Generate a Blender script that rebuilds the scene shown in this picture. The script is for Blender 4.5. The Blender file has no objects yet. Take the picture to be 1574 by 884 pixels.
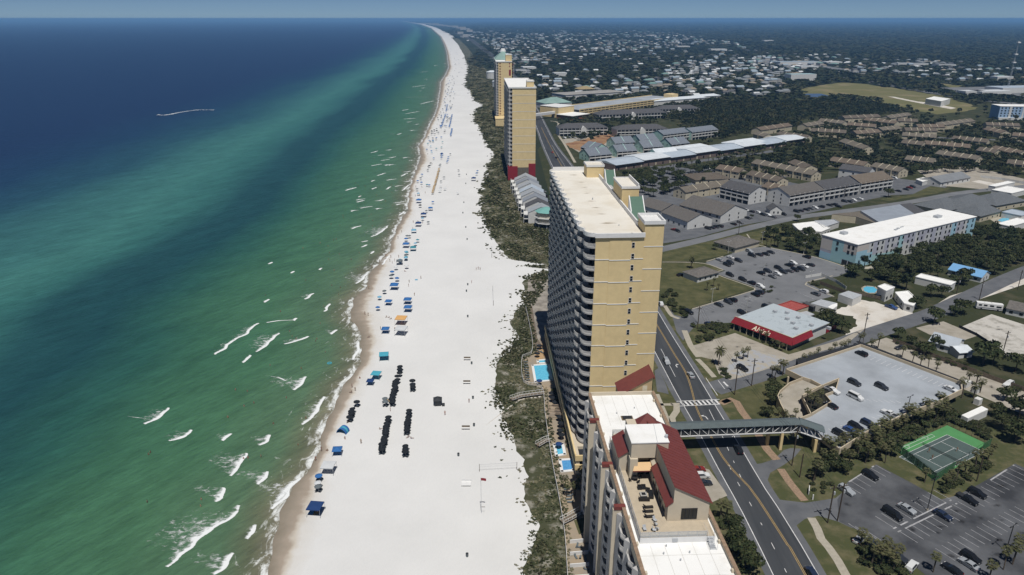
import bpy, bmesh, math, random
from math import sin, cos, pi, radians, atan2, hypot, sqrt
from mathutils import Vector, Matrix
import numpy as np
random.seed(7)
R = random.Random(11)
S = bpy.context.scene
COL = S.collection
# ---- photograph camera (used for the camera and to measure the site) ----
FPX, CX, CY, EYE, CAMH = 1100.0, 787.0, 442.0, 28.5, 125.0
TILT = math.atan((CY-EYE)/FPX)
def P(u, v, z=0.0):
    a = (u-CX)/FPX; b = (CY-v)/FPX
    dy = cos(TILT)+b*sin(TILT); dz = -sin(TILT)+b*cos(TILT)
    t = (z-CAMH)/dz
    return (a*t, dy*t)
def PX(x, y, z=0.0):
    z -= CAMH
    d = y*cos(TILT)-z*sin(TILT); up = y*sin(TILT)+z*cos(TILT)
    if d <= 1: return (-9999, 9999)
    return (CX+FPX*x/d, CY-FPX*up/d)
def PP(pts, z=0.0): return [P(u, v, z) for u, v in pts]
def inpoly(x, y, poly):
    c = False; j = len(poly)-1
    for i in range(len(poly)):
        xi, yi = poly[i]; xj, yj = poly[j]
        if (yi > y) != (yj > y) and x < (xj-xi)*(y-yi)/(yj-yi+1e-12)+xi: c = not c
        j = i
    return c
def interp(t, pts):
    if t <= pts[0][0]: return pts[0][1]
    for (a, b), (c, d) in zip(pts, pts[1:]):
        if t <= c: return b+(d-b)*(t-a)/(c-a)
    return pts[-1][1]

# ---------------- materials ----------------
M = {}
def mat(name, col, rough=.8, spec=.3, metal=0., var=0., scale=.3, col2=None, bump=0., bscale=None, stretch=None, detail=6., lo=.35, hi=.65, coord='world', rnd=0., alpha=None):
    if name in M: return M[name]
    m = bpy.data.materials.new(name); m.use_nodes = True
    nt = m.node_tree; N = nt.nodes; L = nt.links
    b = N['Principled BSDF']
    b.inputs['Roughness'].default_value = rough
    b.inputs['Metallic'].default_value = metal
    b.inputs['Specular IOR Level'].default_value = spec
    c4 = (*col, 1)
    b.inputs['Base Color'].default_value = c4
    src = None
    if var or col2 or bump:
        if coord == 'world':
            g = N.new('ShaderNodeNewGeometry'); out = g.outputs['Position']
        else:
            g = N.new('ShaderNodeTexCoord'); out = g.outputs['Object']
        mp = N.new('ShaderNodeMapping')
        L.new(out, mp.inputs['Vector'])
        if stretch: mp.inputs['Scale'].default_value = stretch
        nz = N.new('ShaderNodeTexNoise'); nz.inputs['Scale'].default_value = scale; nz.inputs['Detail'].default_value = detail
        nz.inputs['Roughness'].default_value = .6
        L.new(mp.outputs[0], nz.inputs['Vector'])
        rp = N.new('ShaderNodeMapRange'); rp.inputs[1].default_value = lo; rp.inputs[2].default_value = hi
        L.new(nz.outputs[0], rp.inputs[0])
        mx = N.new('ShaderNodeMix'); mx.data_type = 'RGBA'
        L.new(rp.outputs[0], mx.inputs[0])
        c2 = col2 if col2 else tuple(c*(1-var) for c in col)
        c1 = col if col2 else tuple(min(1, c*(1+var)) for c in col)
        mx.inputs[6].default_value = (*c1, 1); mx.inputs[7].default_value = (*c2, 1)
        src = mx.outputs[2]
        if bump:
            bp = N.new('ShaderNodeBump'); bp.inputs['Strength'].default_value = bump
            bp.inputs['Distance'].default_value = .3
            n2 = N.new('ShaderNodeTexNoise'); n2.inputs['Scale'].default_value = bscale or scale*6; n2.inputs['Detail'].default_value = 4
            L.new(mp.outputs[0], n2.inputs['Vector'])
            L.new(n2.outputs[0], bp.inputs['Height']); L.new(bp.outputs[0], b.inputs['Normal'])
    if rnd:
        oi = N.new('ShaderNodeObjectInfo'); hs = N.new('ShaderNodeHueSaturation')
        mr = N.new('ShaderNodeMapRange'); mr.inputs[3].default_value = 1-rnd; mr.inputs[4].default_value = 1+rnd
        L.new(oi.outputs['Random'], mr.inputs[0]); L.new(mr.outputs[0], hs.inputs['Value'])
        m2 = N.new('ShaderNodeMapRange'); m2.inputs[3].default_value = .5-rnd*.06; m2.inputs[4].default_value = .5+rnd*.06
        mu = N.new('ShaderNodeMath'); mu.operation = 'FRACT'; mm = N.new('ShaderNodeMath'); mm.operation = 'MULTIPLY'; mm.inputs[1].default_value = 7.31
        L.new(oi.outputs['Random'], mm.inputs[0]); L.new(mm.outputs[0], mu.inputs[0]); L.new(mu.outputs[0], m2.inputs[0]); L.new(m2.outputs[0], hs.inputs['Hue'])
        if src: L.new(src, hs.inputs['Color'])
        else: hs.inputs['Color'].default_value = c4
        src = hs.outputs[0]
    if src: L.new(src, b.inputs['Base Color'])
    if alpha is not None: b.inputs['Alpha'].default_value = alpha
    M[name] = m
    return m

# ---------------- mesh builder ----------------
class MB:
    def __init__(s): s.v = []; s.f = []; s.m = []; s.mats = []
    def mi(s, m):
        if m is None: return 0
        if m not in s.mats: s.mats.append(m)
        return s.mats.index(m)
    def poly(s, pts, m=None):
        i = len(s.v); s.v += [tuple(p) for p in pts]; s.f.append(tuple(range(i, i+len(pts)))); s.m.append(s.mi(m)); return s
    def mesh(s, vs, fs, m=None):
        i = len(s.v); s.v += [tuple(p) for p in vs]; k = s.mi(m)
        for f in fs: s.f.append(tuple(i+j for j in f)); s.m.append(k)
        return s
    def prism(s, pts, z0, z1, m=None, mtop=None, bottom=True):
        n = len(pts)
        a = sum(pts[i][0]*pts[(i+1) % n][1]-pts[(i+1) % n][0]*pts[i][1] for i in range(n))
        if a < 0: pts = pts[::-1]
        i = len(s.v)
        s.v += [(p[0], p[1], z0) for p in pts]+[(p[0], p[1], z1) for p in pts]
        k = s.mi(m); kt = s.mi(mtop) if mtop else k
        for j in range(n):
            q = (j+1) % n; s.f.append((i+j, i+q, i+n+q, i+n+j)); s.m.append(k)
        s.f.append(tuple(i+n+j for j in range(n))); s.m.append(kt)
        if bottom: s.f.append(tuple(i+j for j in range(n))[::-1]); s.m.append(k)
        return s
    def box(s, x0, x1, y0, y1, z0, z1, m=None, mtop=None):
        return s.prism([(x0, y0), (x1, y0), (x1, y1), (x0, y1)], z0, z1, m, mtop)
    def obox(s, c, e, w, d, z0, z1, m=None, mtop=None):      # centre, unit dir, length along dir, depth
        ex, ey = e; hx, hy = w/2, d/2
        pts = [(c[0]+ex*a*hx-ey*b*hy, c[1]+ey*a*hx+ex*b*hy) for a, b in ((-1, -1), (1, -1), (1, 1), (-1, 1))]
        return s.prism(pts, z0, z1, m, mtop)
    def bar(s, a, b, r, m=None, n=4):
        a = Vector(a); b = Vector(b); d = b-a
        if d.length < 1e-6: return s
        d.normalize(); u = d.orthogonal().normalized()
        if abs(d.z) < .99: u = d.cross(Vector((0, 0, 1))).normalized()
        w = d.cross(u); i = len(s.v); k = s.mi(m)
        off = pi/4 if n == 4 else 0
        for p in (a, b):
            for j in range(n):
                t = 2*pi*j/n+off; s.v.append(tuple(p+(u*cos(t)+w*sin(t))*r))
        for j in range(n):
            q = (j+1) % n; s.f.append((i+j, i+q, i+n+q, i+n+j)); s.m.append(k)
        s.f.append(tuple(i+j for j in range(n))[::-1]); s.f.append(tuple(i+n+j for j in range(n))); s.m += [k, k]
        return s
    def cone(s, c, z0, r0, z1, r1, m=None, n=8):
        i = len(s.v); k = s.mi(m)
        for z, r in ((z0, r0), (z1, r1)):
            for j in range(n):
                t = 2*pi*j/n; s.v.append((c[0]+r*cos(t), c[1]+r*sin(t), z))
        for j in range(n):
            q = (j+1) % n; s.f.append((i+j, i+q, i+n+q, i+n+j)); s.m.append(k)
        s.f.append(tuple(i+j for j in range(n))[::-1]); s.f.append(tuple(i+n+j for j in range(n))); s.m += [k, k]
        return s
    def build(s, name, m=None, parent=None, smooth=False):
        me = bpy.data.meshes.new(name); me.from_pydata(s.v, [], s.f)
        mats = s.mats if s.mats else ([m] if m else [])
        for q in mats: me.materials.append(q)
        if len(mats) > 1: me.polygons.foreach_set('material_index', s.m)
        if smooth: me.polygons.foreach_set('use_smooth', [True]*len(s.f))
        me.update()
        o = bpy.data.objects.new(name, me); COL.objects.link(o)
        if parent: o.parent = parent
        return o
def npmesh(name, V, F, mats, midx=None, parent=None):
    V = np.asarray(V, dtype=np.float32).reshape(-1, 3); F = np.asarray(F, dtype=np.int32)
    k = F.shape[1]; me = bpy.data.meshes.new(name)
    me.vertices.add(len(V)); me.vertices.foreach_set('co', V.ravel())
    me.loops.add(F.size); me.loops.foreach_set('vertex_index', F.ravel())
    me.polygons.add(len(F)); me.polygons.foreach_set('loop_start', np.arange(0, F.size, k, dtype=np.int32))
    for q in mats: me.materials.append(q)
    if midx is not None: me.polygons.foreach_set('material_index', np.asarray(midx, dtype=np.int32))
    me.update(calc_edges=True); me.validate()
    o = bpy.data.objects.new(name, me); COL.objects.link(o)
    if parent: o.parent = parent
    return o
def empty(name, loc=(0, 0, 0), rz=0.):
    o = bpy.data.objects.new(name, None); o.empty_display_size = .5
    o.location = (loc[0], loc[1], loc[2] if len(loc) > 2 else 0); o.rotation_euler = (0, 0, rz); COL.objects.link(o); return o
def tag(o, label=None, cat=None, group=None, kind=None):
    if label: o['label'] = label
    if cat: o['category'] = cat
    if group: o['group'] = group
    if kind: o['kind'] = kind
    return o
KIDS = {}
def kids(o):
    if o.name not in KIDS: KIDS[o.name] = list(o.children)
    return KIDS[o.name]
def dup(o, loc=None, rz=None, sc=None, parent=None):
    c = o.copy(); COL.objects.link(c)
    if loc is not None: c.location = (loc[0], loc[1], loc[2] if len(loc) > 2 else 0)
    if rz is not None: c.rotation_euler = (0, 0, rz)
    if sc is not None: c.scale = (sc, sc, sc) if not isinstance(sc, tuple) else sc
    if parent: c.parent = parent
    for ch in kids(o): dup(ch, parent=c)
    return c
def setmat(o, m, slot=0):
    o.material_slots[slot].link = 'OBJECT'; o.material_slots[slot].material = m
def purge(o):       # remove a prototype tree
    for ch in list(o.children): purge(ch)
    bpy.data.objects.remove(o)
def nth(i):
    w = ['first', 'second', 'third', 'fourth', 'fifth', 'sixth', 'seventh', 'eighth', 'ninth', 'tenth', 'eleventh', 'twelfth', 'thirteenth', 'fourteenth', 'fifteenth', 'sixteenth', 'seventeenth', 'eighteenth', 'nineteenth', 'twentieth']
    t = {2: 'twenty', 3: 'thirty', 4: 'forty', 5: 'fifty', 6: 'sixty', 7: 'seventy', 8: 'eighty', 9: 'ninety'}
    if i < 20: return w[i]
    k = i+1
    if k >= 100: return 'number %d' % k
    return (t[k//10].replace('ty', 'tieth')) if k % 10 == 0 else t[k//10]+'-'+w[k % 10-1]
# axis directions of the inland street grid
GA = radians(32); GE = (cos(GA), sin(GA))

# ---------------- palette ----------------
tan_wall = mat('tan_stucco', (.68, .535, .29), .9, .2, var=.05, scale=.5)
tan_dull = mat('beige_stucco', (.54, .475, .37), .9, .2, var=.05, scale=.4)
grey_conc = mat('grey_concrete', (.43, .42, .41), .85, .2, var=.12, scale=.35)
white_paint = mat('white_paint', (.70, .70, .69), .6, .3, var=.04, scale=.8)
white_memb = mat('white_roof_membrane', (.80, .80, .78), .7, .2, var=.0, col2=(.68, .67, .63), scale=.25, lo=.5, hi=.8)
cream_memb = mat('cream_roof_membrane', (.70, .67, .60), .8, .2, col2=(.60, .55, .46), scale=.12, lo=.45, hi=.75)
dark_glass = mat('dark_glass', (.012, .015, .018), .15, .5)
dark_gap = mat('recess_shade_and_dark_trim', (.03, .032, .036), .9, .1)  # near-black stands in for shade in recesses and openings; also colours dark fittings
red_roof = mat('red_metal_roof', (.165, .043, .036), .5, .4, var=.08, scale=.8)
red_paint = mat('red_fascia', (.25, .022, .032), .6, .3, var=.06, scale=1.)
green_roof = mat('green_metal_roof', (.045, .12, .08), .5, .4, var=.06, scale=.8)
grey_shingle = mat('grey_shingles', (.085, .085, .09), .9, .15, var=.22, scale=1.2)
brown_shingle = mat('brown_shingles', (.118, .100, .082), .9, .15, var=.25, scale=1.1)
umber_shingle = mat('umber_shingles', (.145, .128, .105), .9, .15, var=.2, scale=1.1)
cream_wall = mat('cream_siding', (.50, .45, .34), .9, .2, var=.06, scale=.5)
white_wall = mat('white_siding', (.60, .60, .58), .9, .2, var=.05, scale=.5)
mint_wall = mat('mint_siding', (.40, .60, .55), .85, .2, var=.05, scale=.5)
blue_metal = mat('pale_blue_metal_roof', (.42, .48, .54), .45, .4, var=.08, scale=.25)
white_metal = mat('white_metal_roof', (.60, .64, .67), .5, .4, var=.08, scale=.3)
steel = mat('galvanised_metal', (.42, .44, .46), .45, .5, var=.1, scale=.8)
wood = mat('weathered_wood', (.16, .13, .10), .9, .1, var=.25, scale=1.5)
woodlt = mat('pale_decking', (.42, .33, .25), .9, .1, var=.15, scale=.9)
black_m = mat('black_fabric', (.012, .013, .016), .85, .2)
asphalt = mat('asphalt', (.062, .066, .072), .92, .2, col2=(.038, .042, .048), scale=.35, stretch=(1.2, .09, 1), lo=.35, hi=.7)
asph_dark = mat('dark_asphalt', (.038, .040, .045), .92, .2, col2=(.13, .135, .145), scale=.05, lo=.38, hi=.66, detail=9)
asph_pale = mat('pale_asphalt', (.175, .18, .19), .92, .2, col2=(.135, .14, .148), scale=.07, lo=.4, hi=.65, detail=8)
asph_mid = mat('worn_asphalt', (.13, .135, .145), .92, .2, col2=(.095, .10, .11), scale=.15, lo=.4, hi=.65, detail=8)
concrete = mat('concrete_paving', (.36, .33, .28), .9, .2, col2=(.27, .245, .20), scale=.2, lo=.4, hi=.7, detail=8)
brick_walk = mat('brick_walkway', (.27, .19, .13), .9, .2, var=.2, scale=1.5)
pale_walk = mat('pale_sidewalk', (.36, .33, .27), .9, .2, var=.1, scale=1.)
deck_coat = mat('garage_deck_coating', (.35, .38, .415), .8, .25, col2=(.26, .28, .305), scale=.07, lo=.40, hi=.66, detail=9)
lawn = mat('mown_lawn', (.108, .102, .050), .95, .1, col2=(.058, .064, .028), scale=.16, lo=.36, hi=.62, detail=9)
verge = mat('verge_grass', (.066, .073, .032), .95, .1, col2=(.15, .13, .075), scale=.2, lo=.46, hi=.72, detail=9)
scrub = mat('scrub_ground', (.040, .046, .022), .95, .1, col2=(.10, .088, .055), scale=.09, lo=.5, hi=.75, detail=10)
field = mat('dry_grass_field', (.14, .135, .06), .95, .1, col2=(.26, .21, .13), scale=.02, lo=.5, hi=.75, detail=9)
sandlot = mat('sandy_lot', (.58, .55, .50), .95, .1, col2=(.38, .33, .26), scale=.11, lo=.45, hi=.75, detail=9)
slab = mat('old_concrete_slab', (.48, .46, .42), .95, .1, col2=(.25, .235, .20), scale=.16, lo=.48, hi=.66, detail=10)
linew = mat('white_road_paint', (.62, .62, .62), .8, .2, var=.12, scale=.9)
liney = mat('yellow_road_paint', (.38, .26, .10), .8, .2, var=.15, scale=.9)
poolw = mat('pool_water', (.10, .42, .62), .12, .4, col2=(.14, .5, .68), scale=1.2, lo=.4, hi=.6)
lotline = mat('faded_bay_paint', (.34, .34, .35), .85, .2, var=.25, scale=.7)
poolb = mat('deep_pool_water', (.08, .27, .55), .12, .4, col2=(.10, .33, .6), scale=1.2, lo=.4, hi=.6)
HAZE = 8e-5
# ================= SETTING: ground, sea, beach, roads =================
FOAM = [(412,884),(424,790),(452,746),(467,731),(486,693),(497,660),(509,625),(524,599),(549,562),(555,539),(550,509),(536,482),(541,462),(559,444),(569,417),(596,387),(603,364),(616,336),(625,325),(627,308),(629,290),(634,275),(640,258),(646,240),(643,224),(651,214),(660,192),(668,179),(673,162),(675,148),(677,135),(677,127),(685,115),(690,103),(688,90),(687,80),(683,68),(677,56),(662,43),(646,37.5),(626,34.2)]
DRY = [(437,884),(452,829),(467,792),(479,761),(484,731),(491,701),(513,667),(531,625),(550,588),(565,560),(576,522),(570,496),(564,474),(571,450),(584,423),(594,400),(604,380),(610,365),(620,347),(630,331),(634,313),(631,297),(636,279),(645,263),(656,245),(652,229),(650,220),(658,209),(665,192),(672,179),(678,162),(681,148),(683,135),(685,120),(691,103)]
def curve(px):
    q = sorted([(P(u, v)[1], P(u, v)[0]) for u, v in px]); q = [q[0]]+[b for a, b in zip(q, q[1:]) if b[0] > a[0]+.01]
    return q
FE = curve(FOAM); DE = curve(DRY)
FE = [(0, FE[0][1]+4)]+FE+[(60000, -9000)]
DE = [(0, DE[0][1]+4)]+DE
def xf(y):
    return interp(y, FE)+.5*sin(y*.21)+.35*sin(y*.53+1)
def xd(y):
    return max(interp(y, DE) if y < 1700 else xf(y)+7, xf(y)+3)+.4*sin(y*.17+2)
ys = []
y = 20.
while y < 45000:
    ys.append(y); y += max(1.2, y*.012)
def strip(name, cols, mats, zf, attr):
    V = []; A = []
    n = len(cols(ys[0]))
    for yy in ys:
        for x, a in cols(yy):
            V.append((x, yy, zf(x, yy, a))); A.append(a)
    F = []
    for i in range(len(ys)-1):
        for j in range(n-1):
            a = i*n+j; F.append((a, a+1, a+n+1, a+n))
    o = npmesh(name, V, F, mats)
    at = o.data.attributes.new(attr, 'FLOAT', 'POINT'); at.data.foreach_set('value', np.array(A, dtype=np.float32))
    return o
# ---- sea ----
ds = [0, .6, 1.2, 2, 3, 4.5, 6, 8, 11, 15, 20, 27, 35, 45, 58, 72, 88, 105, 125, 145, 165, 185, 205, 230, 260, 300, 350, 420, 520, 700, 1000, 1500, 2500, 5000, 12000, 30000, 60000]
def seamat():
    m = bpy.data.materials.new('sea_water'); m.use_nodes = True; nt = m.node_tree; N = nt.nodes; L = nt.links; b = N['Principled BSDF']
    at = N.new('ShaderNodeAttribute'); at.attribute_name = 'offshore'
    g = N.new('ShaderNodeNewGeometry')
    # warp the offshore distance with stretched noise
    mp = N.new('ShaderNodeMapping'); mp.inputs['Scale'].default_value = (.012, .0035, 1); L.new(g.outputs['Position'], mp.inputs[0])
    nz = N.new('ShaderNodeTexNoise'); nz.inputs['Detail'].default_value = 5; nz.inputs['Scale'].default_value = 1; L.new(mp.outputs[0], nz.inputs[0])
    sc = N.new('ShaderNodeMath'); sc.operation = 'SUBTRACT'; sc.inputs[1].default_value = .5; L.new(nz.outputs[0], sc.inputs[0])
    am = N.new('ShaderNodeMath'); am.operation = 'MULTIPLY'; L.new(sc.outputs[0], am.inputs[0])
    dm = N.new('ShaderNodeMath'); dm.operation = 'MULTIPLY'; dm.inputs[1].default_value = .42; L.new(at.outputs['Fac'], dm.inputs[0])
    dc = N.new('ShaderNodeMath'); dc.operation = 'MINIMUM'; dc.inputs[1].default_value = 75; L.new(dm.outputs[0], dc.inputs[0]); L.new(dc.outputs[0], am.inputs[1])
    ad = N.new('ShaderNodeMath'); ad.operation = 'ADD'; L.new(at.outputs['Fac'], ad.inputs[0]); L.new(am.outputs[0], ad.inputs[1])
    dv = N.new('ShaderNodeMath'); dv.operation = 'DIVIDE'; dv.inputs[1].default_value = 420; L.new(ad.outputs[0], dv.inputs[0])
    cr = N.new('ShaderNodeValToRGB'); L.new(dv.outputs[0], cr.inputs[0])
    E = cr.color_ramp
    st = [(0, (.19, .175, .125)), (5, (.125, .145, .088)), (13, (.084, .152, .086)), (38, (.058, .146, .078)), (66, (.040, .120, .070)), (86, (.023, .088, .067)), (108, (.013, .058, .062)), (132, (.015, .064, .068)), (158, (.034, .128, .112)), (188, (.047, .160, .138)), (228, (.034, .120, .116)), (275, (.017, .066, .090)), (330, (.0095, .036, .078)), (415, (.0085, .025, .072))]
    E.elements[0].position = 0; E.elements[0].color = (*st[0][1], 1)
    E.elements[1].position = st[-1][0]/420; E.elements[1].color = (*st[-1][1], 1)
    for d, c in st[1:-1]:
        e = E.elements.new(d/420); e.color = (*c, 1)
    # streaky variation, with swell and ripple shading put into the colour
    m3 = N.new('ShaderNodeMapping'); m3.vector_type = 'TEXTURE'; m3.inputs['Rotation'].default_value = (0, 0, radians(58)); m3.inputs['Scale'].default_value = (26, 9, 1); L.new(g.outputs['Position'], m3.inputs[0])
    n3 = N.new('ShaderNodeTexNoise'); n3.inputs['Detail'].default_value = 8; n3.inputs['Roughness'].default_value = .65; n3.inputs['Scale'].default_value = 1; L.new(m3.outputs[0], n3.inputs[0])
    r3 = N.new('ShaderNodeMapRange'); r3.inputs[1].default_value = .3; r3.inputs[2].default_value = .7; r3.inputs[3].default_value = .80; r3.inputs[4].default_value = 1.2; L.new(n3.outputs[0], r3.inputs[0])
    m6 = N.new('ShaderNodeMapping'); m6.vector_type = 'TEXTURE'; m6.inputs['Rotation'].default_value = (0, 0, radians(57)); m6.inputs['Scale'].default_value = (7, 1.9, 1); L.new(g.outputs['Position'], m6.inputs[0])
    n6 = N.new('ShaderNodeTexNoise'); n6.inputs['Detail'].default_value = 5; n6.inputs['Roughness'].default_value = .7; n6.inputs['Scale'].default_value = 1; L.new(m6.outputs[0], n6.inputs[0])
    r6 = N.new('ShaderNodeMapRange'); r6.inputs[1].default_value = .3; r6.inputs[2].default_value = .7; r6.inputs[3].default_value = .84; r6.inputs[4].default_value = 1.16; L.new(n6.outputs[0], r6.inputs[0])
    mm = N.new('ShaderNodeMath'); mm.operation = 'MULTIPLY'; L.new(r3.outputs[0], mm.inputs[0]); L.new(r6.outputs[0], mm.inputs[1])
    hv = N.new('ShaderNodeHueSaturation'); L.new(cr.outputs[0], hv.inputs['Color']); L.new(mm.outputs[0], hv.inputs['Value'])
    # swash foam at the edge and lacy foam in the surf zone
    m4 = N.new('ShaderNodeMapping'); m4.inputs['Scale'].default_value = (.35, .16, 1); L.new(g.outputs['Position'], m4.inputs[0])
    n4 = N.new('ShaderNodeTexNoise'); n4.inputs['Detail'].default_value = 9; n4.inputs['Roughness'].default_value = .7; n4.inputs['Scale'].default_value = 1; n4.inputs['Distortion'].default_value = .8; L.new(m4.outputs[0], n4.inputs[0])
    rr = N.new('ShaderNodeValToRGB'); e = rr.color_ramp; e.elements[0].position = 0; e.elements[0].color = (.53,)*3+(1,); e.elements[1].position = 1; e.elements[1].color = (0, 0, 0, 1)
    for p_, c_ in ((.04, .55), (.09, .48), (.16, .42), (.4, .38), (.85, .31)): q = e.elements.new(p_); q.color = (c_,)*3+(1,)
    dd = N.new('ShaderNodeMath'); dd.operation = 'DIVIDE'; dd.inputs[1].default_value = 16; L.new(at.outputs['Fac'], dd.inputs[0]); L.new(dd.outputs[0], rr.inputs[0])
    su = N.new('ShaderNodeMath'); su.operation = 'SUBTRACT'; L.new(rr.outputs[0], su.inputs[0]); L.new(n4.outputs[0], su.inputs[1])
    fr = N.new('ShaderNodeMapRange'); fr.inputs[1].default_value = -.04; fr.inputs[2].default_value = .10; L.new(su.outputs[0], fr.inputs[0])
    mx = N.new('ShaderNodeMix'); mx.data_type = 'RGBA'; mx.inputs[7].default_value = (.72, .74, .72, 1)
    L.new(fr.outputs[0], mx.inputs[0]); L.new(hv.outputs[0], mx.inputs[6]); L.new(mx.outputs[2], b.inputs['Base Color'])
    # waves
    m5 = N.new('ShaderNodeMapping'); m5.vector_type = 'TEXTURE'; m5.inputs['Rotation'].default_value = (0, 0, radians(55)); m5.inputs['Scale'].default_value = (13, 4.2, 1); L.new(g.outputs['Position'], m5.inputs[0])
    n5 = N.new('ShaderNodeTexNoise'); n5.inputs['Detail'].default_value = 6; n5.inputs['Scale'].default_value = 1.6; n5.inputs['Roughness'].default_value = .62; L.new(m5.outputs[0], n5.inputs[0])
    bp = N.new('ShaderNodeBump'); bp.inputs['Strength'].default_value = .7; bp.inputs['Distance'].default_value = 1.6; L.new(n5.outputs[0], bp.inputs['Height']); L.new(bp.outputs[0], b.inputs['Normal'])
    b.inputs['Roughness'].default_value = .34; b.inputs['Specular IOR Level'].default_value = .22; b.inputs['IOR'].default_value = 1.33
    return m
sea = strip('sea', lambda yy: [(xf(yy)-d, d) for d in [-.5]+ds][::-1], [seamat()], lambda x, y, a: -.06, 'offshore')
tag(sea, 'green and blue sea along the beach', kind='structure')
del sea['label']
# ---- beach ----
def beachmat():
    m = bpy.data.materials.new('beach_sand'); m.use_nodes = True; nt = m.node_tree; N = nt.nodes; L = nt.links; b = N['Principled BSDF']
    at = N.new('ShaderNodeAttribute'); at.attribute_name = 'wet'; g = N.new('ShaderNodeNewGeometry')
    nz = N.new('ShaderNodeTexNoise'); nz.inputs['Scale'].default_value = .22; nz.inputs['Detail'].default_value = 8; L.new(g.outputs['Position'], nz.inputs[0])
    s1 = N.new('ShaderNodeMath'); s1.operation = 'SUBTRACT'; s1.inputs[1].default_value = .5; L.new(nz.outputs[0], s1.inputs[0])
    s2 = N.new('ShaderNodeMath'); s2.operation = 'MULTIPLY_ADD'; s2.inputs[1].default_value = .9; L.new(s1.outputs[0], s2.inputs[0]); L.new(at.outputs['Fac'], s2.inputs[2])
    s3 = N.new('ShaderNodeMath'); s3.operation = 'DIVIDE'; s3.inputs[1].default_value = 2.; L.new(s2.outputs[0], s3.inputs[0])
    cr = N.new('ShaderNodeValToRGB'); L.new(s3.outputs[0], cr.inputs[0]); E = cr.color_ramp
    E.elements[0].position = 0; E.elements[0].color = (.22, .19, .145, 1); E.elements[1].position = 1; E.elements[1].color = (.635, .635, .625, 1)
    for p_, c_ in ((.22, (.28, .24, .19)), (.36, (.34, .285, .23)), (.46, (.50, .455, .39)), (.60, (.59, .575, .545))): e = E.elements.new(p_); e.color = (*c_, 1)
    # broad tone variation + fine tracks
    n2 = N.new('ShaderNodeTexNoise'); n2.inputs['Scale'].default_value = .03; n2.inputs['Detail'].default_value = 10; n2.inputs['Roughness'].default_value = .62; L.new(g.outputs['Position'], n2.inputs[0])
    r2 = N.new('ShaderNodeMapRange'); r2.inputs[1].default_value = .3; r2.inputs[2].default_value = .7; r2.inputs[3].default_value = .94; r2.inputs[4].default_value = 1.05; L.new(n2.outputs[0], r2.inputs[0])
    hv = N.new('ShaderNodeHueSaturation'); L.new(cr.outputs[0], hv.inputs['Color']); L.new(r2.outputs[0], hv.inputs['Value'])
    L.new(hv.outputs[0], b.inputs['Base Color'])
    mp = N.new('ShaderNodeMapping'); mp.inputs['Scale'].default_value = (1.6, .5, 1); L.new(g.outputs['Position'], mp.inputs[0])
    n3 = N.new('ShaderNodeTexNoise'); n3.inputs['Scale'].default_value = .9; n3.inputs['Detail'].default_value = 5; L.new(mp.outputs[0], n3.inputs[0])
    bp = N.new('ShaderNodeBump'); bp.inputs['Strength'].default_value = .35; bp.inputs['Distance'].default_value = .25; L.new(n3.outputs[0], bp.inputs['Height']); L.new(bp.outputs[0], b.inputs['Normal'])
    r4 = N.new('ShaderNodeMapRange'); r4.inputs[1].default_value = .3; r4.inputs[2].default_value = 1.; r4.inputs[3].default_value = .45; r4.inputs[4].default_value = .95; L.new(at.outputs['Fac'], r4.inputs[0]); L.new(r4.outputs[0], b.inputs['Roughness'])
    b.inputs['Specular IOR Level'].default_value = .2
    return m
DUNE = [(791,900),(791,870),(810,838),(814,806),(794,767),(798,728),(782,683),(766,648),(759,619),(752,590),(752,562),(780,533),(790,517),(776,497),(784,482),(803,468),(797,440),(800,428),(843,414),(843,408),(793,409),(777,398),(760,380),(745,345),(735,327),(735,295),(743,275),(748,254),(757,236),(744,218),(741,206),(727,185),(728,172),(741,161),(730,156),(720,137),(714,132),(717,114),(719,103),(712,84),(703,68),(690,54),(668,42.5),(650,37),(628,34)]
DU = [(P(u, v)[1], P(u, v)[0]) for u, v in DUNE]
DU.sort(); DU = [(0, DU[0][1])]+[DU[0]]+[b for a, b in zip(DU, DU[1:]) if b[0] > a[0]+.01]+[(60000, -8700)]
def wetof(x, yy):
    a, b = xf(yy), xd(yy); return (x-a)/(b-a)
def bcols(yy):
    a = xf(yy); b = xd(yy); e = max(interp(yy, DU)+25, b+10); W = b-a
    xs = [a-6, a-1.5, a-.2, a+W*.25, a+W*.5, a+W*.75, b, b+W*.5, b+W]
    rest = [b+W+(e-b-W)*t for t in (.05, .12, .2, .3, .4, .5, .6, .7, .8, .9, 1)]
    return [(x, min(3., wetof(x, yy))) for x in xs+rest]
beach = strip('beach', bcols, [beachmat()], lambda x, y, a: -.4 if x < xf(y)-1 else (-.11+.11*min(1, max(0, (x-xf(y))/5+.02))), 'wet')
tag(beach, kind='structure')
# ---- land sheet ----
def lcols(yy):
    e = interp(yy, DU)+15
    return [(e, 0), (e+60, 0), (e+300, 0), (e+1500, 0), (e+8000, 0), (e+60000, 0)]
farland = mat('land_cover', (.020, .030, .018), .95, .1, col2=(.040, .044, .028), scale=.004, lo=.4, hi=.7, detail=12)
land = strip('ground', lcols, [farland], lambda x, y, a: -.08, 'u'); tag(land, kind='structure')

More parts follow.
